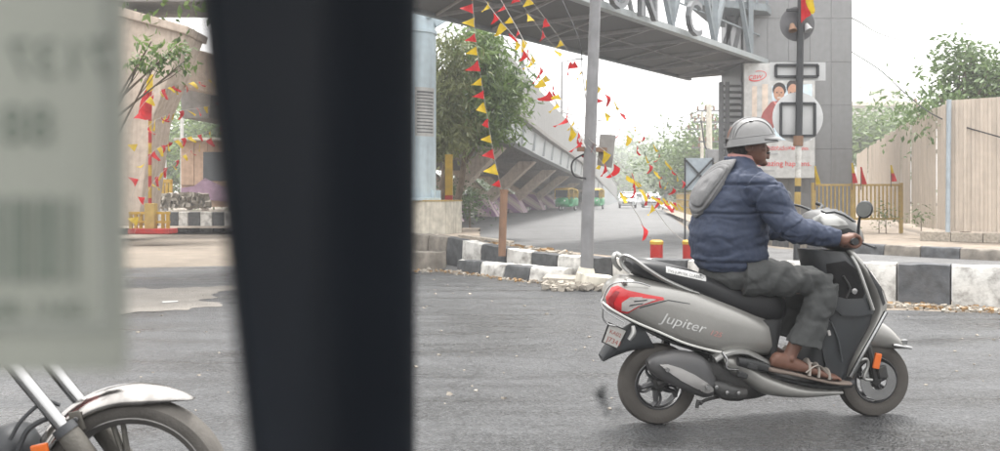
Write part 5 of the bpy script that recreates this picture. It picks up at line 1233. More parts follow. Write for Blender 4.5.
def text_patch(s, bvh, org, ux, vy, width_px, m, name, parent, shear=0., lift=.004):
    vs, fs, w = text2d(s, 1., shear); k = width_px / w; V = []
    for v in vs:
        px, py = org[0] + (ux[0] * v.x + vy[0] * v.y) * k, org[1] + (ux[1] * v.x + vy[1] * v.y) * k
        h = bvh.ray_cast(CE, ray(px, py).normalized()); p = h[0] if h[0] is not None else S(px, py, -.15)
        n_ = h[1] if h[0] is not None else Vector((0, -1, 0))
        if n_.y > 0: n_ = -n_
        V.append(p + n_ * lift)
    return MB().add(V, fs).build(name, m, parent, local=True)
text_patch('Jupiter', bb_, (660.5, 321.5), (.965, .262), (.10, -.84), 47, pbr('letter_silver', (.40, .40, .39), .3, bump=0), 'model_lettering', bo, shear=.35)
text_patch('125', bb_, (708.5, 334.2), (.965, .262), (.10, -.84), 14, pbr('letter_red_grey', (.5, .24, .22), .3, metal=.5, bump=0), 'model_lettering', bo, shear=.35)
# seat
seat = MB().loft([ST(630, 262, 632, 270, .085, 2.4, -.05), ST(640, 259, 641, 277, .125, 2.8, -.1), ST(662, 262, 663, 286, .142, 3, -.1), ST(694, 270, 694, 296, .145, 3, -.1), ST(722, 281, 724, 308, .142, 3, -.1), ST(750, 285, 755, 321, .128, 2.8, -.1), ST(774, 286, 780, 323, .112, 2.6, -.1), ST(787, 296, 786, 320, .075, 2.4, -.08)], n=32, sub=5)
so = seat.build('seat', sm['seat'], sx, smooth=50, **LB); sb_ = seat.bvh()
patch(sb_, [(666, 266.5), (706, 275), (706, 281.5), (666, 272.5)], .0015, sm['white'], 'seat_sticker', so, skirt=.001)
text_patch('TVS JUPITER CLASSIC', sb_, (667.5, 271.8), (.978, .208), (.02, -1), 36, M['dark'], 'sticker_lettering', so, lift=.003)
# under-seat front panel
MB().loft([ST(756, 320, 786, 319, .118, 3, -.1), ST(760, 335, 783, 334, .12, 3, -.1), ST(768, 352, 778, 352, .12, 3, -.1), ST(772, 366, 777, 366, .115, 3, -.1)], n=28, sub=3).build('seat_front_panel', sm['plast'], sx, smooth=45, **LB)
# grab rail
for s in (-1, 1):
    o_ = -.135
    P = [S(699, 293.5, o_), S(684, 288.5, o_), S(664, 279.5, o_), S(647, 269, o_), S(634, 259.5, o_ + .02), S(626, 256, o_ + .045), S(621.5, 258.5, o_ + .06), S(623, 266, o_ + .06), S(630, 273, o_ + .05)]
    if s > 0: P = [Vector((p.x, -p.y, p.z)) for p in P]
    MB().tube(P, [.012, .018, .019, .018, .017, .016, .014, .012, .01], 10, sub=5, flat=.62).build('grab_rail', sm['body2'], sx, smooth=True, **LB)
g = [S(626, 256, -.09), S(622, 257, -.03), S(622, 257, .03), S(626, 256, -.09)]; g[3] = Vector((g[0].x, -g[0].y, g[0].z))
MB().tube(g, .014, 10, sub=4).build('grab_rail_bridge', sm['body2'], sx, smooth=True, **LB)
# rear crash guard tubes and indicator knob
def ctube(P, r, name, m, sub=5, both=False):
    pts = [S(*p) for p in P]; MB().tube(pts, r, 8, sub=sub).build(name, m, sx, smooth=True, **LB)
    if both: MB().tube([Vector((p.x, -p.y, p.z)) for p in pts], r, 8, sub=sub).build(name, m, sx, smooth=True, **LB)
ctube([(650, 286, -.16), (638, 282.5, -.17), (622, 282, -.16), (611, 285, -.13), (605, 294, -.1), (601.5, 302, -.1), (604, 309, -.11), (612, 315, -.13), (624, 322, -.16)], .0042, 'guard_tube', sm['chrome'])
ctube([(603, 309, -.1), (603, 318, -.1), (608, 324, -.1), (616, 326, -.11)], .0045, 'guard_tube', sm['chrome'])
MB().sphere(S(624, 282, -.13), (.018, .018, .012)).build('guard_knob', sm['clear'], sx, smooth=True, **LB)
MB().tube([S(633, 326, -.13), S(633.5, 333, -.14), S(629, 340, -.14)], [.010, .014, .011], 8, sub=3).build('indicator_stalk', sm['body2'], sx, smooth=True, **LB)
# rear fender flap and number plate
fen = MB().loft([ST(640, 322, 656, 350, .075, 2.6, -.06), ST(624, 332, 634, 352, .07, 2.6, -.06), ST(610, 345, 616, 358, .06, 2.6, -.06), ST(602, 356, 605, 363, .045, 2.4, -.05)], n=24, sub=4)
fen.build('rear_fender', sm['plast2'], sx, smooth=45, **LB)
pc_ = [S(610, 324, -.10), S(626, 331, -.10), S(617, 348, -.10), S(603.5, 342, -.10)]
nrm = (pc_[1] - pc_[0]).cross(pc_[3] - pc_[0]).normalized(); nrm = nrm if nrm.y < 0 else -nrm
npz = MB().prism([p for p in pc_], -nrm * .006); npl = npz.build('number_plate', pbr('plate_white', (.30, .295, .28), .5, dirt=.3), sx, **LB)
MB().prism([pc_[0].lerp(pc_[1], t) + (pc_[3] - pc_[0]) * u - nrm * .008 for t, u in ((-.08, -.06), (1.08, -.06), (1.08, 1.06), (-.08, 1.06))], -nrm * .008).build('plate_holder', sm['plast'], sx, **LB)
xd, yd = (pc_[1] - pc_[0]).normalized(), (pc_[0] - pc_[3]).normalized()
for tx, u, ln_ in (('KA02', .44, .7), ('J7341', .88, .8)):
    vs, fs, w = text2d(tx, 1.); k = (pc_[1] - pc_[0]).length * ln_ / w; o_ = pc_[0] + (pc_[1] - pc_[0]) * .12 + (pc_[3] - pc_[0]) * u + nrm * .0015
    MB().add([o_ + xd * v.x * k + yd * v.y * k for v in vs], fs).build('plate_lettering', pbr('plate_ink', (.22, .06, .05), .6), npl, **LB)
# engine, silencer, stand
mu = MB().loft([ST(647, 360, 649, 371, .03, 2.4, -.15, -.145), ST(655, 354, 660, 379, .055, 2.6, -.15, -.145), ST(676, 350, 681, 389, .062, 2.8, -.15, -.145), ST(698, 354, 701, 397, .058, 2.8, -.15, -.14), ST(709, 363, 711, 397, .045, 2.6, -.15, -.135), ST(716, 377, 716, 394, .03, 2.4, -.15, -.13)], n=28, sub=5)
mu.build('silencer', sm['metal'], sx, smooth=50, **LB); mub = mu.bvh()
patch(mub, [(659.5, 364.5), (668, 364.5), (680, 368), (694, 374.5), (706, 382.5), (712, 388), (712, 391), (706, 392.5), (694, 387), (680, 379.5), (668, 371.5)], .012, pbr('heat_shield_steel', (.42, .41, .40), .28, metal=.75, bump=.02, dirt=.1), 'heat_shield', sx, cell=2)
for q in ((667.5, 370), (708, 387.5)): MB().lathe([(0, -.006), (.011, -.006), (.013, 0), (.013, .012), (0, .012)], S(q[0], q[1], -.225), (0, 1, 0), n=12).build('bolt', sm['chrome'], sx, smooth=30, **LB)
MB().loft([ST(690, 352, 690, 385, .10, 3, 0), ST(715, 352, 715, 396, .12, 3, 0), ST(742, 352, 744, 398, .12, 3, 0), ST(762, 360, 762, 394, .10, 3, 0)], n=20, sub=3).build('engine_case', sm['eng'], sx, smooth=45, **LB)
MB().loft([(S(713, 380, -.15), S(713, 394, -.15), .03, 2.2), (S(724, 381, -.15), S(724, 400, -.15), .04, 2.2), (S(738, 386, -.15), S(738, 401, -.15), .035, 2.2), (S(746, 388, -.15), S(746, 399, -.15), .02, 2.2)], n=16).build('exhaust_elbow', sm['eng'], sx, smooth=True, **LB)
for q in ((726.5, 392.5), (716, 387), (738, 393)): MB().lathe([(0, -.012), (.010, -.010), (.011, .01), (0, .01)], S(q[0], q[1], -.19), (0, 1, 0), n=10).build('bolt', sm['chrome'], sx, smooth=30, **LB)
ctube([(697, 405, -.12), (706, 400, -.12), (722, 396, -.12), (742, 388, -.1)], .009, 'centre_stand', sm['eng'], 3, both=True)
ctube([(697, 408, -.16), (698, 401, -.16), (702, 404, -.16)], .010, 'stand_foot', sm['eng'], 2)
ctube([(699, 358, -.11), (690, 364, -.11), (672, 378, -.11), (657, 384, -.11)], .022, 'swing_arm', sm['eng'], 3)
ctube([(668, 332, .1), (664, 352, .1), (660, 375, .1)], .026, 'shock_absorber', sm['eng'], 2)
# footboard and side cover
fl_ = MB().loft([ST(722, 352, 728, 372, .15, 3, -.15), ST(742, 356, 748, 386, .165, 3.2, -.15), ST(766, 371, 768, 397, .172, 3.2, -.15), ST(798, 384, 800, 400, .172, 3.2, -.15), ST(828, 388, 830, 398, .16, 3, -.15), ST(842, 389, 843, 396, .13, 2.6, -.12)], n=28, sub=4)
fl_.build('side_cover', sm['body'], sx, smooth=45, **LB); flb = fl_.bvh()
MB().loft([ST(768, 372, 770, 379, .155, 4, -.13), ST(800, 379, 801, 386, .158, 4, -.13), ST(830, 383, 831, 390, .158, 4, -.13), ST(854, 378, 850, 389, .15, 4, -.13)], n=24, sub=3).build('footboard', sm['plast'], sx, smooth=45, **LB)
ar = MB().loft([ST(713, 355, 718, 366, .162, 2.6, -.15), ST(724, 349, 730, 359, .178, 2.6, -.16), ST(742, 348, 745, 357, .184, 2.6, -.17), ST(758, 353, 756, 362, .184, 2.6, -.17), ST(776, 363, 772, 369, .172, 2.6, -.16)], n=24, sub=5)
ar.build('footrest_arch', sm['body2'], sx, smooth=45, **LB)
MB().loft([(S(738, 357, -.18), S(738, 366, -.18), .02, 3), (S(752, 359, -.18), S(754, 370, -.18), .025, 3), (S(768, 364, -.18), S(772, 373, -.18), .02, 3)], n=16).build('footrest_recess', sm['plast'], sx, smooth=45, **LB)
ctube([(722, 352, -.195), (727, 360, -.2), (727, 368, -.2), (738, 369.5, -.2)], .007, 'foot_guard', sm['chrome'], 4)
for q in ((752, 366.5), (742, 375)): MB().box(S(q[0], q[1], -.20), (.055, .03, .028), Matrix.Rotation(.3, 3, 'Y')).build('footpeg', sm['plast'], sx, bevel=.006, **LB)
# front apron: inner shield, outer shell, edge trim
ap = MB().loft([ST(852, 383, 806, 383, .11, 3.4, -.12), ST(855, 366, 810, 364, .135, 3.4, -.13), ST(867, 345, 817, 342, .155, 3.4, -.15), ST(879, 318, 825, 316, .17, 3.4, -.16), ST(875, 292, 826, 290, .165, 3.2, -.16), ST(863, 268, 818, 265, .145, 3, -.14), ST(852, 252, 812, 250, .12, 2.8, -.12)], n=32, sub=5)
ap.build('leg_shield', sm['plast2'], sx, smooth=50, **LB); apb = ap.bvh()
sh = MB().loft([ST(853, 378, 848, 377, .10, 2.4, -.12), ST(863, 358, 855, 356, .15, 2.4, -.15), ST(880, 335, 868, 331, .178, 2.4, -.17), ST(891, 312, 876, 312, .185, 2.4, -.18), ST(890, 296, 873, 294, .178, 2.4, -.17), ST(879, 276, 863, 273, .158, 2.4, -.16), ST(865, 259, 852, 258, .13, 2.4, -.13), ST(857, 250, 848, 250, .10, 2.4, -.12)], n=28, sub=5)
sh.build('front_apron', sm['body'], sx, smooth=50, **LB); shb = sh.bvh()
patch(shb, [(869, 262), (876, 268), (885, 281), (889, 296), (890, 304), (886, 301), (882, 288), (874, 275)], .005, sm['clear'], 'front_indicator', sx, cell=1.5)
patch(shb, [(866, 263), (871, 268), (880, 285), (885, 303), (883, 306), (877, 289), (869, 273)], .004, sm['plast'], 'lamp_surround', sx, cell=1.5)
ctube([(851, 256, -.155), (858, 268, -.175), (866, 290, -.19), (873, 310, -.195)], .010, 'edge_trim', sm['body2'], 4, both=True)
ctube([(886, 312, -.19), (875, 332, -.18), (862, 355, -.16), (850, 377, -.13)], .012, 'edge_trim', sm['chrome'], 4, both=True)
patch(apb, [(826, 264), (845, 261), (856, 270), (865, 292), (862, 299), (846, 299), (833, 296), (828, 280)], .003, pbr('recess_shade_black', (.006, .006, .0065), .7), 'glove_recess_shade', sx)  # near-black patch on the panel paints in the shade of the glovebox recess
patch(apb, [(834, 296), (846, 299), (862, 298.5), (869, 301), (870, 313), (856, 316), (840, 315), (834, 308)], .022, sm['plast2'], 'pocket', sx, skirt=.03)
patch(apb, [(822, 327), (829, 320), (834, 330), (840, 350), (843, 372), (836, 380), (826, 372), (822, 350)], .014, sm['plast2'], 'knee_panel', sx, skirt=.02)
ctube([(831, 322, -.175), (838, 340, -.18), (842, 362, -.175)], .006, 'panel_ridge', sm['plast2'], 3)
MB().box(S(829, 333, -.185), (.016, .008, .03), Matrix.Rotation(-.25, 3, 'Y')).build('hook', sm['clear'], sx, bevel=.003, **LB)
ctube([(843, 276, -.165), (850, 288, -.17), (846, 298, -.165)], .007, 'key_cable', sm['plast'], 3)
MB().lathe([(0, -.02), (.016, -.018), (.018, 0), (.0, .0)], S(853, 291, -.165), (0, 1, 0), n=14).build('ignition_lock', sm['chrome'], sx, smooth=30, **LB)
# front mudguard with bumper
md = MB().loft([ST(866, 326, 860, 347, .055, 2.6, -.06), ST(880, 321, 873, 349, .075, 2.6, -.07), ST(893, 328, 887, 350, .08, 2.6, -.07), ST(903, 340, 899, 350, .07, 2.6, -.06), ST(910, 347, 908, 350, .045, 2.4, -.05)], n=26, sub=5)
md.build('front_mudguard', sm['body'], sx, smooth=50, **LB)
ctube([(893, 345, -.09), (902, 346.5, -.09), (911, 348, -.06)], .009, 'mudguard_bumper', sm['chrome'], 3, both=True)
MB().box(S(904, 342, -.06), (.03, .02, .03)).build('bumper_lug', sm['chrome'], sx, bevel=.005, **LB)
# fork, trailing link, reflector
ctube([(868, 344, -.075), (872, 362, -.08), (876, 380, -.08)], .017, 'fork_leg', sm['eng'], 3, both=True)
ctube([(855, 362, -.085), (866, 359, -.09), (868, 366, -.09), (864, 378, -.09), (872, 380, -.09)], .009, 'fork_link', sm['body2'], 4)
MB().box(S(877, 361, -.115), (.038, .014, .085), Matrix.Rotation(.22, 3, 'Y')).build('side_reflector', sm['orange'], sx, bevel=.005, **LB)
MB().box(S(882, 372, -.10), (.05, .03, .07), Matrix.Rotation(-.2, 3, 'Y')).build('brake_caliper', sm['eng'], sx, bevel=.008, **LB)
# handlebar cowl, controls, mirrors
cw = MB().loft([ST(811, 219, 812, 232, .10, 2.4, -.06), ST(820, 211, 822, 243, .15, 2.4, -.08), ST(836, 209, 838, 250, .165, 2.6, -.09), ST(850, 215, 850, 252, .15, 2.6, -.09), ST(860, 227, 858, 250, .11, 2.4, -.07), ST(864, 236, 862, 246, .06, 2.2, -.05)], n=32, sub=5)
cw.build('handlebar_cowl', sm['cowl'], sx, smooth=50, **LB); cwb = cw.bvh()
patch(cwb, [(821, 211.5), (828, 208), (838, 208.5), (849, 213), (857, 222), (853, 222), (844, 216), (834, 212.5), (826, 213.5)], .008, M['dark'], 'visor', sx, cell=1.6)
patch(cwb, [(813, 218), (821, 214), (836, 216), (845, 221), (848, 225), (838, 226), (824, 225), (814, 222)], .003, sm['body2'], 'cowl_panel', sx, cell=1.8)
patch(cwb, [(822, 236), (834, 231), (848, 228), (857, 233), (859, 244), (850, 250), (836, 250), (823, 246)], .002, sm['plast'], 'cowl_side', sx, cell=1.8)
MB().lathe([(0, -.008), (.016, -.006), (.017, .0), (0, .0)], S(839, 237, -.165), (0, 1, 0), n=16).build('switch_knob', sm['plast'], sx, smooth=30, **LB)
hz = S(851, 241, -.30)     # grip centre (right hand)
HB_ = Vector((hz.x - .03, 0, hz.z + .01))
for s in (-1, 1):
    MB().tube([HB_ + Vector((0, s * .10, 0)), Vector((hz.x, s * .235, hz.z))], .016, 12).build('handlebar', sm['eng'], sx, smooth=True, **LB)
    MB().tube([Vector((hz.x, s * .235, hz.z)), Vector((hz.x - .012, s * .365, hz.z))], [.0175, .0185], 14).build('grip', sm['plast'], sx, smooth=True, **LB)
    MB().tube([Vector((hz.x + .03, s * .22, hz.z + .005)), Vector((hz.x + .065, s * .28, hz.z - .01)), Vector((hz.x + .085, s * .34, hz.z - .025)), Vector((hz.x + .075, s * .40, hz.z - .03))], [.008, .007, .006, .008], 8, sub=4).build('brake_lever', M['dark'], sx, smooth=True, **LB)
    mc = S(864.5, 209.5, -.27) if s < 0 else S(787, 199, .30)
    st0 = S(858, 236, -.21) if s < 0 else S(819, 214, .2); st1 = S(859.5, 219, -.25) if s < 0 else S(800, 206, .28)
    MB().tube([st0, st1, mc + Vector((-.01, 0, -.03))], [.009, .007, .006], 8, sub=3).build('mirror_stem', M['dark'], sx, smooth=True, **LB)
    q = MB().sphere((0, 0, 0), (.022, .042 if s < 0 else .05, .048), 20, 12); rot = Matrix.Rotation(-.9 * 0 + (.9 if s < 0 else -.9), 3, 'Z') @ Matrix.Rotation(.3 if s < 0 else -.2, 3, 'X')
    q.v = [rot @ v + mc for v in q.v]; mm_ = q.build('mirror', M['dark'], sx, smooth=True, **LB)
    gl = MB().lathe([(0, 0), (.036, 0)], (0, 0, 0), (-1, 0, 0), n=22); gl.v = [rot @ Vector((v.x - .0225, v.y * (1.0 if s < 0 else 1.15), v.z * 1.12)) + mc for v in gl.v]; gl.build('mirror_glass', pbr('mirror_glass', (.16, .17, .17), .12, metal=1., bump=0, rvar=.02), mm_, local=True)
ctube([(812, 222, .05), (817, 212, .1), (822, 206, .15), (816, 203, .18)], .010, 'switch_gear', M['dark'], 3); ctube([(809, 216, .12), (817, 213, .14), (826, 209, .2)], .008, 'cable_set', M['dark'], 3); ctube([(806, 262, .1), (810, 275, .1), (818, 292, .12)], .006, 'cable_set', M['dark'], 3)

# ================================================================== RIDER
rd = thing('person', 'man in blue jacket and silver helmet riding the grey scooter', 'person', M=MS @ Matrix.Translation(S(742, 285, 0, 0)))
RM = mat_of(rd); RO = S(742, 285, 0, 0)
def L2(p): return p - RO
class MBo(MB): pass
def shiftmb(mb): mb.v = [v - RO for v in mb.v]; return mb
skin = pbr('brown_skin', (.105, .050, .034), .5, var=.12, scale=20, bump=.1, bscale=120)
def V3(px, py, off): return S(px, py, off)
sk = MB()
# torso core (inside the jacket), neck, head
sk.loft([(S(760, 272, 0), S(708, 268, 0), .14), (S(762, 230, 0), S(712, 226, 0), .14), (S(764, 195, 0), S(718, 190, 0), .15), (S(757, 172, 0), S(728, 172, 0), .12), (S(754, 163, 0), S(732, 161, 0), .062), (S(754, 155, 0), S(731, 152, 0), .058)], n=20, sub=3)
hc = S(747.5, 144, 0)       # middle of the head
ppm = 1 / ((S(748, 144, 0) - S(747, 144, 0)).length)
HY = Matrix.Rotation(-.16, 3, 'Z')   # head turned a little away... slightly to his left is +, away from us
def hp(x, y, z): return hc + HY @ Vector((x, y, z))
# skull + jaw
sk.loft([(hp(.075, 0, -.115), hp(-.02, 0, -.10), .040, 2.2), (hp(.092, 0, -.09), hp(-.055, 0, -.075), .058, 2.3), (hp(.096, 0, -.05), hp(-.085, 0, -.04), .070, 2.3), (hp(.092, 0, 0), hp(-.10, 0, 0), .076, 2.2), (hp(.09, 0, .05), hp(-.105, 0, .05), .077, 2.2), (hp(.07, 0, .095), hp(-.085, 0, .095), .06, 2.1), (hp(.02, 0, .118), hp(-.04, 0, .118), .025, 2.)], n=28, sub=4)
sk.loft([(hp(.088, 0, .022), hp(.07, 0, .022), .012, 2), (hp(.104, 0, -.006), hp(.07, 0, -.004), .013, 2), (hp(.121, 0, -.028), hp(.08, 0, -.03), .017, 2), (hp(.112, 0, -.038), hp(.08, 0, -.04), .016, 2)], n=14, sub=3)     # nose
for s in (-1, 1):
    sk.sphere(hp(.106, s * .013, -.036), (.012, .009, .009), 10, 8)
    sk.tube([hp(.094, s * .012, .024), hp(.088, s * .04, .030), hp(.068, s * .062, .02)], [.009, .011, .008], 8, sub=2)      # brow ridge
    sk.sphere(hp(.066, s * .045, -.028), (.025, .022, .02), 10, 8)                                                             # cheek bone
    ear = MB().lathe([(0, .006), (.016, .004), (.024, .010), (.030, .012), (.031, .004), (.02, -.006), (0, -.006)], (0, 0, 0), (0, 1, 0), n=18)
    er = Matrix.Rotation(s * .35, 3, 'Z'); ear.v = [er @ Vector((v.x * .72, v.y * (1 if s > 0 else -1), v.z * 1.05)) for v in ear.v]; ear.v = [HY @ (v + Vector((-.012, s * .078, -.016))) + hc for v in ear.v]; sk.add(ear.v, ear.f)
sk.tube([hp(.098, -.028, -.063), hp(.111, -.012, -.060), hp(.114, 0, -.059), hp(.111, .012, -.060), hp(.098, .028, -.063)], [.004, .008, .009, .008, .004], 8, sub=2)   # lips
sk.tube([hp(.098, -.024, -.074), hp(.109, -.010, -.075), hp(.111, 0, -.075), hp(.109, .010, -.075), hp(.098, .024, -.074)], [.004, .008, .009, .008, .004], 8, sub=2)
sk.sphere(hp(.086, 0, -.104), (.024, .026, .018), 12, 8)     # chin
# arms, hands
def hand(s):
    g_ = Vector((hz.x, s * .30, hz.z)); f = MB()
    wr = g_ + Vector((-.075, s * -.005, .012))
    # palm wraps the back and top of the grip
    f.loft([(wr + Vector((0, 0, .026)), wr + Vector((0, 0, -.026)), .030, 2.4), (g_ + Vector((-.045, 0, .034)), g_ + Vector((-.05, 0, -.026)), .038, 2.5), (g_ + Vector((-.012, 0, .040)), g_ + Vector((-.026, 0, -.018)), .043, 2.6), (g_ + Vector((.018, 0, .036)), g_ + Vector((.006, 0, .018)), .042, 2.6)], n=20, sub=3)
    for k in range(4):
        yy = (k - 1.5) * .0205; ln_ = [1., 1.06, 1.0, .86][k if s < 0 else k]; pts = []; rs = []
        for j, a in enumerate((75, 40, 5, -35, -75, -115, -145)):
            rr_ = .0305 * (1 + .10 * cos(radians(a))) ; pts.append(g_ + Vector((cos(radians(a)) * rr_ * 1.08, s * (-yy) * 1., sin(radians(a)) * rr_))); rs.append((.0108, .0105, .0102, .0098, .0094, .0088, .0072)[j])
        pts = pts[:7 if ln_ > .9 else 6]; f.tube(pts, rs[:len(pts)], 10, sub=2)
        f.sphere(pts[0] + Vector((-.003, 0, .002)), .0118, 10, 8); f.sphere(pts[2] + Vector((.001, 0, 0)), .0112, 10, 8)
    # thumb leaves the inner side of the palm and closes below the grip
    f.tube([g_ + Vector((-.045, -s * .03, 0)), g_ + Vector((-.030, -s * .05, -.018)), g_ + Vector((-.008, -s * .052, -.030)), g_ + Vector((.016, -s * .047, -.030))], [.015, .0125, .011, .008], 10, sub=3)
    return f, wr
for s in (-1, 1):
    f, wr = hand(s); sk.add(f.v, f.f)
    if s < 0: shd, elb = S(762, 186, -.17), S(795, 229, -.29)
    else: shd, elb = S(762, 186, -.17), S(795, 229, -.29); shd.y, elb.y = -shd.y, -elb.y
    sk.tube([shd, elb, wr.lerp(elb, .5), wr + Vector((.01, 0, 0))], [.05, .04, .036, .027], 14, sub=3)
# legs and feet
LEG = {}
for s in (-1, 1):
    hip, kn, an = S(742, 278, -.1), S(824, 288, -.19), S(789, 357, -.18)
    tl, hl, ball = S(846, 380, -.19), S(772, 365, -.18), S(826, 377, -.19)
    if s > 0: 
        for v in (hip, kn, an, tl, hl, ball): v.y = -v.y
        for v in (an, tl, hl, ball): v.x += .06
    LEG[s] = (hip, kn, an, tl, hl, ball)
    sk.tube([hip, hip.lerp(kn, .5), kn, kn.lerp(an, .35), an], [.075, .06, .044, .045, .034], 14, sub=3)
    up_ = Vector((0, 0, 1)); fw = (tl - hl).normalized(); sd = Vector((0, 1, 0))
    sk.loft([(hl + up_ * .03 - fw * .012, hl - up_ * .006 - fw * .006, .016, 2.2), (hl + fw * .03 + up_ * .075, hl + fw * .03 - up_ * .012, .033, 2.3), (an + fw * .055 + up_ * .0, hl + fw * .11 - up_ * .01, .036, 2.4), (hl + fw * .19 + up_ * .048, hl + fw * .19 - up_ * .008, .042, 2.5), (ball + up_ * .026, ball - up_ * .010, .047, 2.5), (ball + fw * .035 + up_ * .016, ball + fw * .035 - up_ * .010, .045, 2.5)], n=20, sub=3)
    for k in range(5):
        yy = (k - 2) * .018; L_ = [.085, .085, .078, .068, .055][k]; r_ = [.0135, .0102, .0098, .0092, .0086][k]
        b_ = ball + Vector((0, s * yy, 0)) + fw * .01
        sk.tube([b_ + up_ * .006, b_ + fw * L_ * .55 + up_ * .010, b_ + fw * L_ + up_ * .0], [r_ * 1.1, r_, r_ * .75], 8, sub=2)
    sk.sphere(an + Vector((0, -abs(s) * .034 if s < 0 else .034, -.004)), (.015, .01, .016), 10, 8)
me = remesh(shiftmb(sk), .0046, 3, .5); mesh_obj(me, 'body', skin, rd)
# eyes, brows, hair
for s in (-1, 1):
    MB().sphere(hp(.083, s * .031, .006), (.011, .013, .010), 14, 10).build('eye', pbr('eye_white', (.6, .58, .55), .2, bump=0), None, smooth=True)
EYES = [o for o in col.objects if o.name.split('.')[0] == 'eye' and o.parent is None]
for o in EYES:
    for v in o.data.vertices: v.co = Vector(v.co) - RO
    o.parent = rd
for s in (-1, 1):
    ir = MB().sphere(hp(.0925, s * .033, .006), (.004, .006, .006), 10, 8); shiftmb(ir).build('iris', M['dark'], rd, smooth=True, local=True)
    eb = MB().tube([hp(.103, s * .016, .034), hp(.096, s * .040, .040), hp(.075, s * .066, .032)], [.004, .005, .003], 6, sub=2); shiftmb(eb).build('eyebrow', M['dark'], rd, smooth=True, local=True)
hairm = pbr('black_hair', (.018, .016, .015), .65, bump=.5, bscale=300)
hr = MB().loft([(hp(-.045, 0, -.088), hp(-.064, 0, -.084), .045, 2.3), (hp(-.01, 0, -.055), hp(-.092, 0, -.05), .074, 2.3), (hp(.012, 0, -.012), hp(-.106, 0, -.01), .080, 2.3), (hp(.03, 0, .03), hp(-.112, 0, .03), .082, 2.3)], n=24, sub=4)
mesh_obj(remesh(shiftmb(hr), .005, 2), 'hair', hairm, rd, lambda c, n: .0025 * fbm(c, 90.))
mo = MB().tube([hp(.102, -.026, -.052), hp(.115, -.008, -.049), hp(.115, .008, -.049), hp(.102, .026, -.052)], [.003, .006, .006, .003], 8, sub=2); shiftmb(mo).build('moustache', hairm, rd, smooth=True, local=True)
# helmet: bowl, peak, ridges
hm = pbr('helmet_silver_paint', (.145, .145, .145), .36, metal=.4, var=.06, scale=25, bump=.03, dirt=.22, coat=.15)
hc2 = S(751, 138, 0); HT_ = Matrix.Rotation(radians(-7), 3, 'Y') @ HY
def hel(a, t, ex=0.):   # a azimuth (0 = front), t 0 rim .. 1 crown
    rx, ry, rzz = .129 + ex, .118 + ex, .146 + ex; b = t * pi / 2
    flare = .008 * max(0, 1 - t * 4.2) ** 1.5
    return hc2 + HT_ @ Vector((cos(a) * (rx * cos(b) ** .80 + flare), sin(a) * (ry * cos(b) ** .80 + flare), rzz * sin(b) ** .92 - .034))
n_, m_ = 48, 16
hb = MB(); vs = [hel(2 * pi * i / n_, j / m_) for j in range(m_ + 1) for i in range(n_)]; hb.add(vs, [(j * n_ + i, j * n_ + (i + 1) % n_, (j + 1) * n_ + (i + 1) % n_, (j + 1) * n_ + i) for j in range(m_) for i in range(n_)])
inn = [hel(2 * pi * i / n_, j / m_, -.012) for j in range(m_ + 1) for i in range(n_)]; b_ = len(hb.v); hb.add(inn, [(j * n_ + i, (j + 1) * n_ + i, (j + 1) * n_ + (i + 1) % n_, j * n_ + (i + 1) % n_) for j in range(m_) for i in range(n_)])
hb.f += [[i, b_ + i, b_ + (i + 1) % n_, (i + 1) % n_] for i in range(n_)]
shiftmb(hb); ho_ = hb.build('helmet', hm, rd, smooth=40, local=True)
pkv = MB(); nn = 20; rows = []
for i in range(nn + 1):
    a = radians(-72 + 144 * i / nn); k = cos(a * 90 / 72) ** .8 if abs(a) < radians(71.9) else 0
    p0 = hel(a, .06, .002); out_ = HT_ @ Vector((cos(a) * .020 * k + .006 * k, sin(a) * .012 * k, -.010 * k)); rows += [p0 + Vector((0, 0, .008)), p0 + out_ * .6 + Vector((0, 0, .007)), p0 + out_ + Vector((0, 0, -.001)), p0 + out_ * .6 + Vector((0, 0, -.004)), p0 + Vector((0, 0, -.006))]
pkv.add(rows, [(i * 5 + k, i * 5 + 5 + k, i * 5 + 6 + k, i * 5 + 1 + k) for i in range(nn) for k in range(4)]); shiftmb(pkv).build('peak', hm, ho_, smooth=50, local=True)
def hline(f, r, name, m): 
    q = MB().tube([f(i / 24) - RO for i in range(25)], r, 6, sub=1); q.build(name, m, ho_, smooth=True, local=True)
rim_m = pbr('helmet_rim', (.15, .15, .15), .5)
hline(lambda u: hel(2 * pi * u, .0, .001), .0045, 'rim_bead', rim_m)
hline(lambda u: hel(radians(-172 + 344 * u), .16, .001), .0022, 'groove', rim_m)
hline(lambda u: hel(radians(28 + 4 * sin(u * pi)) if u < .5 else radians(28 - 180), .18 + 1.6 * u if u < .5 else .18 + 1.6 * (1 - u), .001), .0028, 'ridge', hm)
def over(y0):   # front-to-back line over the crown at lateral position y0
    def f(u):
        th = pi * (.1 + .8 * u); x = cos(th); z = sin(th); q = sqrt(max(.02, 1 - y0 * y0)); v = Vector((x * q, y0, z * q)).normalized(); a = atan2(v.y, v.x); t = math.asin(max(0, min(1, v.z))) / (pi / 2); return hel(a, max(.14, t), .001)
    return f
for y0 in (-.55, -.2, .2, .55): hline(over(y0), .0026, 'groove', rim_m)
vent = MB().box(hel(radians(-95), .62, .002) - RO, (.02, .008, .006)); vent.build('vent', M['dark'], ho_, local=True)
st_ = MB().tube([hp(-.012, -.087, .03) - RO, hp(.012, -.087, -.05) - RO, hp(.05, -.06, -.11) - RO, hp(.06, 0, -.124) - RO, hp(.05, .06, -.11) - RO, hp(.0, .087, -.02) - RO], .006, 6, sub=3, flat=.4); st_ = None

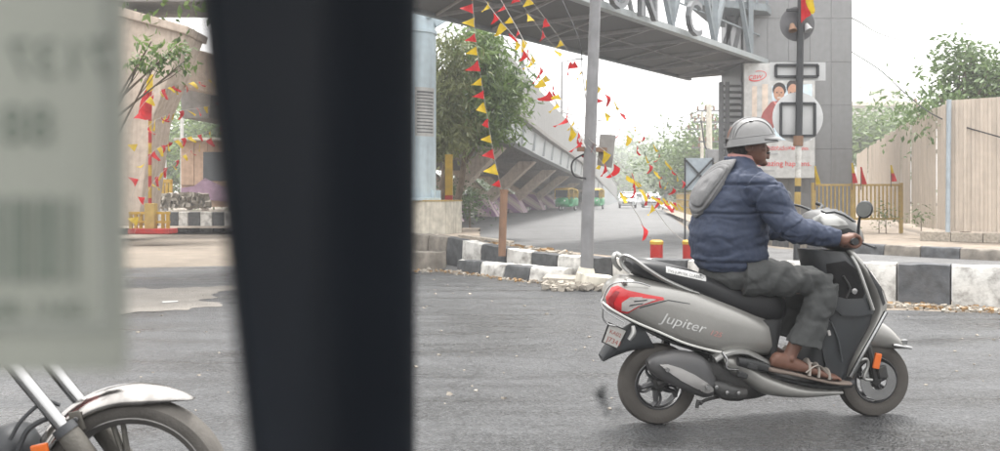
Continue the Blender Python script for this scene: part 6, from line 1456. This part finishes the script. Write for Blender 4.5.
# jacket: torso shell + sleeves as one padded surface
jk = MB()
jk.loft([(S(770, 274, -.05, 0), S(703, 270, -.05, 0), .165, 2.4), (S(769, 262, -.05, 0), S(696, 258, -.05, 0), .192, 2.4), (S(768, 240, -.05, 0), S(695, 234, -.05, 0), .196, 2.4), (S(770, 215, -.05, 0), S(699, 210, -.05, 0), .198, 2.4), (S(772, 193, -.05, 0), S(708, 188, -.05, 0), .20, 2.4), (S(767, 177, -.05, 0), S(719, 174, -.05, 0), .18, 2.3), (S(758, 166, -.05, 0), S(729, 165, -.05, 0), .115, 2.2), (S(756, 160, -.05, 0), S(729, 158, -.05, 0), .082, 2.1), (S(755, 158, -.05, 0), S(730, 155.5, -.05, 0), .079, 2.1)], n=36, sub=5)
for s in (-1, 1):
    sh_, e_, w_ = S(757, 188, -.165), S(794, 229, -.29), Vector((hz.x - .07, -.30, hz.z + .012))
    if s > 0: 
        for v in (sh_, e_, w_): v.y = -v.y
    jk.tube([sh_ + Vector((-.03, s * .0, .03)), sh_.lerp(e_, .25) + Vector((.0, s * .015, .012)), sh_.lerp(e_, .6), e_, e_.lerp(w_, .4), e_.lerp(w_, .8), w_], [.082, .096, .085, .072, .064, .055, .046], 22, sub=5)
shiftmb(jk)
jm = pbr('navy_jacket', (.024, .033, .059), .68, var=.05, scale=30, bump=.10, bscale=400, spec=.3)
EL, WR, SH = S(794, 229, -.29) - RO, Vector((hz.x - .07, -.30, hz.z + .012)) - RO, S(757, 188, -.165) - RO
def seg_t(c, a, b):
    d = b - a; t = max(0, min(1, (c - a).dot(d) / d.length_squared)); return t, (c - a - d * t).length
ridge = lambda x, w: math.exp(-(x / w) ** 2)
zs = [ (S(735, y, -.15) - RO).z for y in (184, 214, 238, 257)]
def jdisp(c, n):
    cc = Vector((c.x, abs(c.y) * -1, c.z)); t1, d1 = seg_t(cc, SH, EL); t2, d2 = seg_t(cc, EL, WR); d = 0
    if min(d1, d2) < .115 and c.x > .08:
        if d1 < d2: d += .004 * sin(t1 * 22 + 5 * fbm(c, 5.)) * (.4 + .6 * t1) + .007 * fbm(c, 9.)
        else: d += .003 * sin(t2 * 26 + 6 * fbm(c, 5.)) * (1 - .5 * t2) + .006 * fbm(c, 13.)
    else:
        w = .010 * fbm((c.x, c.y, 0), 5.)
        for z in zs[:2]: d -= .012 * ridge(c.z + w * .6 - z, .007)
        d += .0018 * sin((c.z + w) * 2 * pi / .07 + 5 * fbm(c, 4.)) * max(0, min(1, (zs[1] - c.z) / .08)) + .009 * fbm((c.x * .8, c.y, c.z * 1.8), 5.)
        d -= .012 * ridge(c.z - (zs[3] - .035), .012)
    # arm-hole seam
    arm_d = (cc - SH).length
    d -= .007 * ridge(arm_d - .118, .006) * (1 if cc.y < -.08 else 0)
    q = Vector((c.x * 1.1, c.y, c.z * 1.9)); cr = fbm(q, 4.2, 2); cr2 = fbm(q + Vector((3, 1, 7)), 9., 2)
    d -= .0045 * ridge(cr, .16) + .0015 * ridge(cr2, .14)
    return d + .0025 * fbm(c, 40.)
mesh_obj(remesh(jk, .0062, 6, .5), 'jacket', jm, rd, jdisp)
# jacket collar (pink shirt collar and dark collar band)
cl = MB().loft([(S(756, 162, -.03, 0), S(730, 159, -.03, 0), .076, 2.1), (S(755.5, 157, -.03, 0), S(731, 153.5, -.03, 0), .070, 2.1)], n=28, sub=2, cap=False); shiftmb(cl).build('shirt_collar', pbr('pink_cotton', (.30, .16, .145), .8, bump=.1), rd, smooth=True, local=True)
# hood
hd_ = MB().loft([(S(737, 159, -.05, -.01), S(727, 160, -.05, -.01), .085, 2.2), (S(733, 165, -.05, -.015), S(719, 164, -.05, -.015), .11, 2.2), (S(731, 172, -.08, -.02), S(713, 171, -.08, -.02), .12, 2.2), (S(730, 180, -.1, -.02), S(707, 179, -.1, -.02), .125, 2.2), (S(728, 188, -.1, -.02), S(701.5, 187, -.1, -.02), .125, 2.2), (S(722, 197, -.1, -.02), S(697.5, 197, -.1, -.02), .115, 2.2), (S(714, 206, -.1, -.02), S(696, 206, -.1, -.02), .095, 2.2), (S(706, 214, -.08, -.02), S(696.5, 214, -.08, -.02), .06, 2.1), (S(701, 218, -.08, -.02), S(698, 218, -.08, -.02), .02, 2)], n=34, sub=5)
hdm = pbr('grey_jersey', (.135, .135, .137), .9, var=.10, scale=60, bump=.25, bscale=300)
def hdisp(c, n):
    u = c.x * .86 - c.z * .5 + .25 * c.y + .012 * fbm(c, 5.)      # across the hang of the cloth
    return -.011 * ridge(sin(u * 62 + .8), .30) - .005 * ridge(sin(u * 118 + 2 * fbm(c, 4.)), .3) + .004 * fbm(c, 8.)
mesh_obj(remesh(shiftmb(hd_), .005, 3), 'hood', hdm, rd, hdisp)
# trousers
tz = MB()
tz.loft([(S(770, 265, -.03, 0), S(704, 268, -.03, 0), .16, 2.4), (S(774, 278, -.03, 0), S(704, 278, -.03, 0), .175, 2.4), (S(770, 292, -.03, 0), S(712, 286, -.03, 0), .15, 2.3)], n=28, sub=4)
for s in (-1, 1):
    h_, k_, a_ = S(742, 276, -.11), S(829, 284, -.19), S(801, 344, -.185)
    if s > 0:
        for v in (h_, k_, a_): v.y = -v.y
    tz.tube([h_, h_.lerp(k_, .45) + Vector((0, 0, .004)), h_.lerp(k_, .8) + Vector((0, 0, .002)), k_ + Vector((-.005, 0, -.012))], [.108, .093, .079, .070], 22, sub=4)
    st2 = []
    for (fx_, fy_, bx_, by_, w_) in ((838, 282, 808, 288, .078), (836, 296, 804, 304, .078), (828, 318, 797, 324, .076), (821, 338, 789, 335, .077), (819, 349, 786, 342, .080)):
        A_, B_ = S(fx_, fy_, -.19), S(bx_, by_, -.19)
        if s > 0: A_.y, B_.y = -A_.y, -B_.y; A_.x += .05; B_.x += .06
        st2.append((A_, B_, w_, 2.2))
    tz.loft(st2, n=26, sub=4)
shiftmb(tz)
tm = pbr('grey_trousers', (.048, .050, .050), .85, var=.06, scale=30, bump=.15, bscale=400)
KN = S(829, 284, -.19) - RO
def tdisp(c, n):
    r = (Vector((c.x, -abs(c.y), c.z)) - KN).length
    q = Vector((c.x * 1.4 + c.z * .5, c.y, c.z * .8)); 
    return -.0045 * ridge(fbm(q, 5., 2), .16) - .0015 * ridge(fbm(q + Vector((2, 5, 1)), 10., 2), .12) + .0035 * fbm((c.x * 1.2, c.y, c.z * .9), 6.) + .006 * sin(r * 60 + 5 * fbm(c, 6.)) * ridge(r - .16, .12) + .005 * sin(c.x * 40 - c.z * 30 + 4 * fbm(c, 5.)) + .002 * fbm(c, 35.)
mesh_obj(remesh(tz, .0062, 5, .5), 'trousers', tm, rd, tdisp)
# sandals
slm, stm = pbr('sandal_sole', (.13, .105, .09), .8, dirt=.3), pbr('sandal_strap', (.26, .235, .21), .7, dirt=.2)
for s in (-1, 1):
    hip, kn, an, tl, hl, ball = [v - RO for v in LEG[s]]; fw = (tl - hl).normalized(); up_ = Vector((0, 0, 1)); o_ = Vector((0, 0, -.012))
    sd_ = thing  # noqa
    so_ = MB().loft([(hl - fw * .03 + o_, hl - fw * .03 + o_ - up_ * .022, .022, 3), (hl + o_, hl + o_ - up_ * .026, .042, 3), (hl + fw * .12 + o_, hl + fw * .12 + o_ - up_ * .022, .042, 3), (ball + o_, ball + o_ - up_ * .020, .054, 3), (tl + fw * .0 + o_ + up_ * .006, tl + o_ - up_ * .012, .045, 3), (tl + fw * .02 + o_ + up_ * .008, tl + fw * .02 + o_ - up_ * .006, .02, 3)], n=24, sub=4)
    sand = so_.build('sandal', slm, rd, smooth=45, local=True)
    for u, hgt, w_, rr_ in ((.44, .068, .048, .018), (.56, .056, .051, .016), (.70, .040, .053, .015)):
        c = hl.lerp(tl, u) + o_; P = [c + Vector((fw.x * .012 * sin(a), cos(a) * w_, sin(a) * hgt)) for a in [radians(q) for q in range(0, 181, 20)]]
        MB().tube(P, rr_, 8, sub=2, flat=.3).build('strap', stm, sand, smooth=True, local=True)
    for sg_ in (-1, 1): MB().tube([hl.lerp(tl, .40) + Vector((0, sg_ * .046, .0)), hl.lerp(tl, .5) + Vector((0, sg_ * .05, .04)), hl.lerp(tl, .62) + Vector((0, sg_ * .03, .045)), hl.lerp(tl, .74) + Vector((0, sg_ * .05, -.005))], .010, 8, sub=3, flat=.35).build('strap', stm, sand, smooth=True, local=True)
# ================================================================== MOTORCYCLE at the lower left (front wheel in view)
Dm = 2.8
MMx = Matrix.Translation(Vector((at(135, 0, Dm).x, Dm, .004))) @ Matrix.Rotation(radians(3), 4, 'Z'); MMi = MMx.inverted()
mc = thing('motorcycle', 'motorcycle with chrome front mudguard seen only by its front wheel', 'motorcycle', M=MMx)
def Q(px, py, off=0., y=None):
    e = MMi @ Vector((0, 0, EYE)); d = MMi.to_3x3() @ Vector(((px - 500) / F, 1, (HOR - py) / F)); p = e + d * ((off - e.y) / d.y)
    if y is not None: p.y = y
    return p
cM = Vector((0, 0, .30)); rM = .298
mt = pbr('bike_tyre', (.075, .07, .064), .85, var=.3, bump=.3)
mforkm = pbr('fork_slider', (.10, .095, .085), .6, metal=.3, dirt=.5, bump=.3)
def spoked(c, r, w, sp=True):
    wt = MB().lathe([(r * .80, -w * .36), (r * .86, -w * .48), (r * .93, -w * .46), (r * .98, -w * .28), (r, 0), (r * .98, w * .28), (r * .93, w * .46), (r * .86, w * .48), (r * .80, w * .36)], c, (0, 1, 0), n=72).build('wheel', mt, mc, smooth=40, local=True)
    MB().lathe([(r * .74, -w * .28), (r * .80, -w * .40), (r * .815, -w * .38), (r * .80, 0), (r * .815, w * .38), (r * .80, w * .40), (r * .74, w * .28), (r * .745, 0), (r * .74, -w * .28)], c, (0, 1, 0), n=64).build('rim', pbr('bike_rim', (.13, .125, .12), .35, metal=.6, dirt=.2), wt, smooth=40, local=True)
    MB().lathe([(0, -.06), (.05, -.055), (.055, 0), (.05, .055), (0, .06)], c, (0, 1, 0), n=24).build('hub', mforkm, wt, smooth=40, local=True)
    for k in range(5):
        a = 2 * pi * k / 5 + .55
        for da in (-.07, .07): MB().tube([c + Vector((cos(a) * .05, 0, sin(a) * .05)), c + Vector((cos(a + da) * r * .76, 0, sin(a + da) * r * .76))], [.016, .012], 8, flat=.6).build('spoke', mforkm, wt, smooth=True, local=True)
spoked(cM, rM, .10); spoked(Vector((-1.28, 0, .30)), .298, .11)
# chrome mudguard: curved blade with pointed tip
mg = MB(); rows = []; na_ = 40; a0, a1 = radians(148), radians(58)
for i in range(na_ + 1):
    u = i / na_; a = a0 + (a1 - a0) * u; rr_ = rM + .012 + .012 * u; taper = 1 if u < .62 else max(.0, 1 - ((u - .62) / .38) ** 2.2)
    wd = .062 * (.25 + .75 * taper); dp = .05 * taper + .006
    for k in range(13):
        t = -1 + 2 * k / 12; yy = wd * sin(t * pi / 2 * .98) * 1.0; r2 = rr_ + .024 - dp * (1 - cos(t * pi / 2)) ** .9 + .02 * (1 - taper)*0
        rows.append(cM + Vector((cos(a) * r2, yy, sin(a) * r2)))
mg.add(rows, [(i * 13 + k, i * 13 + 13 + k, i * 13 + 14 + k, i * 13 + 1 + k) for i in range(na_) for k in range(12)])
fm = mg.build('front_mudguard', pbr('chrome_mudguard', (.34, .325, .31), .17, metal=1., var=.3, scale=18, bump=.05, bscale=25, dirt=.12, rvar=.07), mc, smooth=60, local=True)
sd = fm.modifiers.new('thickness', 'SOLIDIFY'); sd.thickness = .003
for s in (-1, 1):
    o_ = s * .095
    f0, f1, f2 = Q(67, 432, o_ if s < 0 else -.095), Q(18, 378, o_ if s < 0 else -.095), Q(-40, 312, -.095)
    low = Q(118, 500, -.095)
    d = (f1 - low).normalized()
    for v in (f0, f1, f2, low): v.y = o_
    MB().tube([f0 - d * .0, f0 + d * .62], .0205, 18).build('fork_tube', vm['chrome'], mc, smooth=True, local=True)
    MB().tube([low - d * .02, low, f0 - d * .03, f0 + d * .012], [.026, .034, .034, .031], 20).build('fork_slider', mforkm, mc, smooth=40, local=True)
    MB().tube([f0 - d * .004, f0 + d * .022], [.036, .034], 20).build('dust_seal', M['dark'], mc, smooth=40, local=True)
    MB().hexa(*[[Vector((p.x, o_ * k, p.z)) for p, k in ((Q(66, 414, -.08), .62), (Q(77, 412, -.08), .62), (Q(84, 430, -.08), .62), (Q(70, 437, -.08), .62))] , [Vector((p.x, o_ * k, p.z)) for p, k in ((Q(66, 414, -.08), .70), (Q(77, 412, -.08), .70), (Q(84, 430, -.08), .70), (Q(70, 437, -.08), .70))]]).build('mudguard_bracket', mforkm, mc, bevel=.003, local=True)
    MB().lathe([(0, -.008), (.008, -.007), (.009, 0), (0, 0)], Vector((Q(75, 420, -.08).x, o_ * .74, Q(75, 420, -.08).z)), (0, 1 if s < 0 else -1, 0), n=10).build('bolt', vm['chrome'], mc, smooth=30, local=True)
MB().tube([Q(70, 425, -.06), Q(52, 418, -.07), Q(30, 428, -.09), Q(20, 446, -.1), Q(14, 470, -.1)], .008, 8, sub=5).build('brake_hose', M['dark'], mc, smooth=True, local=True)
MB().tube([Q(60, 405, -.06), Q(44, 402, -.08), Q(22, 420, -.11), Q(10, 440, -.12)], .006, 8, sub=5).build('speedometer_cable', M['dark'], mc, smooth=True, local=True)
MB().box(Q(40, 450, -.125), (.05, .012, .035), Matrix.Rotation(-.2, 3, 'Y')).build('orange_reflector', sm['orange'], mc, bevel=.004, local=True)
MB().loft([(Q(-30, 440, -.1, 0), Q(-30, 520, -.1, 0), .10, 3), (Q(0, 432, -.1, 0), Q(8, 500, -.1, 0), .10, 3), (Q(18, 446, -.1, 0), Q(20, 480, -.1, 0), .06, 3)], n=18).build('engine_guard', M['dark'], mc, smooth=45, local=True)
pz_ = Vector
MB().loft([(pz_((-.42, 0, 1.02)), pz_((-.45, 0, .80)), .11, 2.5), (pz_((-.6, 0, 1.05)), pz_((-.6, 0, .76)), .15, 2.6), (pz_((-.85, 0, .98)), pz_((-.85, 0, .76)), .13, 2.6), (pz_((-.95, 0, .88)), pz_((-.95, 0, .78)), .09, 2.5)], n=24).build('fuel_tank', vm['lampr'], mc, smooth=45, local=True)
MB().loft([(pz_((-.88, 0, .86)), pz_((-.88, 0, .76)), .09, 2.6), (pz_((-1.2, 0, .84)), pz_((-1.2, 0, .72)), .13, 2.8), (pz_((-1.6, 0, .90)), pz_((-1.6, 0, .80)), .10, 2.6)], n=24).build('seat', sm['seat'], mc, smooth=45, local=True)
MB().box((-.68, 0, .46), (.42, .26, .36)).build('engine', mforkm, mc, bevel=.05, local=True)
for a, b in (((-.36, 0, .85), (-.62, 0, .3)), ((-.5, 0, .74), (-1.5, 0, .72)), ((-.62, 0, .28), (-1.28, 0, .3)), ((-1.0, 0, .72), (-.95, 0, .3))): MB().tube([a, b], .022, 10).build('frame_tube', M['dark'], mc, smooth=True, local=True)
MB().sphere((-.26, 0, .92), (.10, .095, .095), 20, 14).build('headlamp', vm['chrome'], mc, smooth=True, local=True)
MB().tube([(-.5, -.36, 1.05), (-.42, -.2, 1.08), (-.38, 0, 1.02), (-.42, .2, 1.08), (-.5, .36, 1.05)], .012, 10, sub=4).build('handlebar', M['dark'], mc, smooth=True, local=True)
MB().tube([(-.5, -.14, .35), (-.9, -.16, .28), (-1.5, -.17, .36)], [.025, .035, .045], 14, sub=4).build('silencer', vm['chrome'], mc, smooth=True, local=True)

# ================================================================== the car window the photograph is taken through
wf = thing('car_window_frame', 'dark blurred windscreen pillar of the car the scene is seen from', 'window frame', (-.1, .45, 0))
pil_m = pbr('pillar_trim', (.0055, .007, .0095), .85, spec=.04, var=.15, scale=12, bump=.1, bscale=300)
def pcol(px_t, px_b, D): return (at(px_t, -180, D), at(px_b, 640, D))
c = [pcol(181, 268, .235), pcol(186, 272, .205), pcol(330, 340, .33), pcol(416, 414, .37), pcol(417.5, 415, .42), pcol(330, 345, .46)]
n_ = len(c); MB().add([v[1] for v in c] + [v[0] for v in c], [tuple(range(n_)), tuple(range(2 * n_ - 1, n_ - 1, -1))] + [(i, (i + 1) % n_, n_ + (i + 1) % n_, n_ + i) for i in range(n_)]).build('pillar', pil_m, wf, bevel=.012, segs=3, smooth=60)
clr = bpy.data.materials.new('clear_glass'); clr.use_nodes = True; t = clr.node_tree; t.nodes.clear()
tb = t.nodes.new('ShaderNodeBsdfTransparent'); ot = t.nodes.new('ShaderNodeOutputMaterial'); t.links.new(tb.outputs[0], ot.inputs['Surface'])
MB().hexa([at(-300, 640, .245), at(282, 640, .245), at(282, 640, .249), at(-300, 640, .249)], [at(-300, -180, .245), at(192, -180, .245), at(192, -180, .249), at(-300, -180, .249)]).build('windscreen', clr, wf)
MB().hexa([at(416, 640, .56), at(1150, 640, .56), at(1150, 640, .564), at(416, 640, .564)], [at(416, -180, .56), at(1150, -180, .56), at(1150, -180, .564), at(416, -180, .564)]).build('side_window', clr, wf)
dk = MB(); rs_ = random.Random(5)
for cx_, cy_, rr_, n_k in ((601, 397, 5, 9), (604, 406, 5, 7), (612, 411, 4, 4), (603, 389, 2.5, 4), (622, 414, 3, 3)):
    for _ in range(n_k): dk.sphere(at(cx_ + rs_.gauss(0, rr_ * .7), cy_ + rs_.gauss(0, rr_ * .7), .559), (rs_.uniform(.0006, .0016), .0006, rs_.uniform(.0006, .0016)), 8, 5)
tag(dk.build('dirt_spatter', pil_m, None, smooth=True, kind='stuff'), 'dark blurred mud spatter on the side window glass')
# sticker on the glass, print seen mirrored from behind
Dg = .243
paper = bpy.data.materials.new('sticker_film'); paper.use_nodes = True; t = paper.node_tree; p = t.nodes['Principled BSDF']; p.inputs['Base Color'].default_value = (.36, .37, .335, 1); p.inputs['Roughness'].default_value = .6
tr = t.nodes.new('ShaderNodeBsdfTranslucent'); tr.inputs['Color'].default_value = (.37, .385, .345, 1); ms = t.nodes.new('ShaderNodeMixShader'); ms.inputs[0].default_value = .5
t.links.new(p.outputs[0], ms.inputs[1]); t.links.new(tr.outputs[0], ms.inputs[2]); t.links.new(ms.outputs[0], t.nodes['Material Output'].inputs['Surface'])
ink = pbr('sticker_ink', (.12, .14, .12), .6, bump=0); ink2 = pbr('sticker_border_ink', (.195, .205, .185), .6, bump=0)
stk = MB().prism([at(-140, -110, Dg), at(124, -110, Dg), at(127, 100, Dg), at(128, 366, Dg), at(120, 372, Dg), at(-140, 372, Dg)], (0, -.0006, 0)).build('sticker', paper, None, bevel=0)
tag(stk, 'pale green sticker with mirrored barcode print on the windscreen glass', 'sticker')
def flat(pts, m, name, d=Dg - .0012): return MB().add([at(x, y, d) for x, y in pts], [tuple(range(len(pts)))]).build(name, m, stk)
flat([(100, -100), (110, -100), (113, 332), (103, 322)], ink2, 'border_line'); flat([(-140, 322), (103, 322), (113, 332), (-140, 334)], ink2, 'border_line')
def mirrored(s, xr, yb, hpx, m):
    vs, fs, w = text2d(s, 1.); k = hpx / .72; MB().add([at(xr - v.x * k, yb - v.y * k, Dg - .0012) for v in vs], fs).build('print_lettering', m, stk)
mirrored('7137 KA', 112, 76, 38, ink); mirrored('88 401', 54, 143, 40, ink)
x = 76
rb = random.Random(4)
while x > -130:
    w = rb.choice([3, 5, 8, 12]); flat([(x - w, 198), (x, 198), (x, 282), (x - w, 282)], ink, 'barcode_bar'); x -= w + rb.choice([4, 5, 8])
mirrored('0641 8853 2207 11', 84, 318, 20, ink)

# ================================================================== haze
hzb = MB().box((0, 170, 22), (460, 400, 46)); hz_o = hzb.build('haze', None, kind='stuff')
hm_ = bpy.data.materials.new('haze'); hm_.use_nodes = True; t = hm_.node_tree; t.nodes.clear()
pv_ = t.nodes.new('ShaderNodeVolumePrincipled'); pv_.inputs['Color'].default_value = (.97, .98, 1, 1); pv_.inputs['Density'].default_value = .0018; pv_.inputs['Anisotropy'].default_value = .2
ot = t.nodes.new('ShaderNodeOutputMaterial'); t.links.new(pv_.outputs[0], ot.inputs['Volume']); hz_o.data.materials.append(hm_)
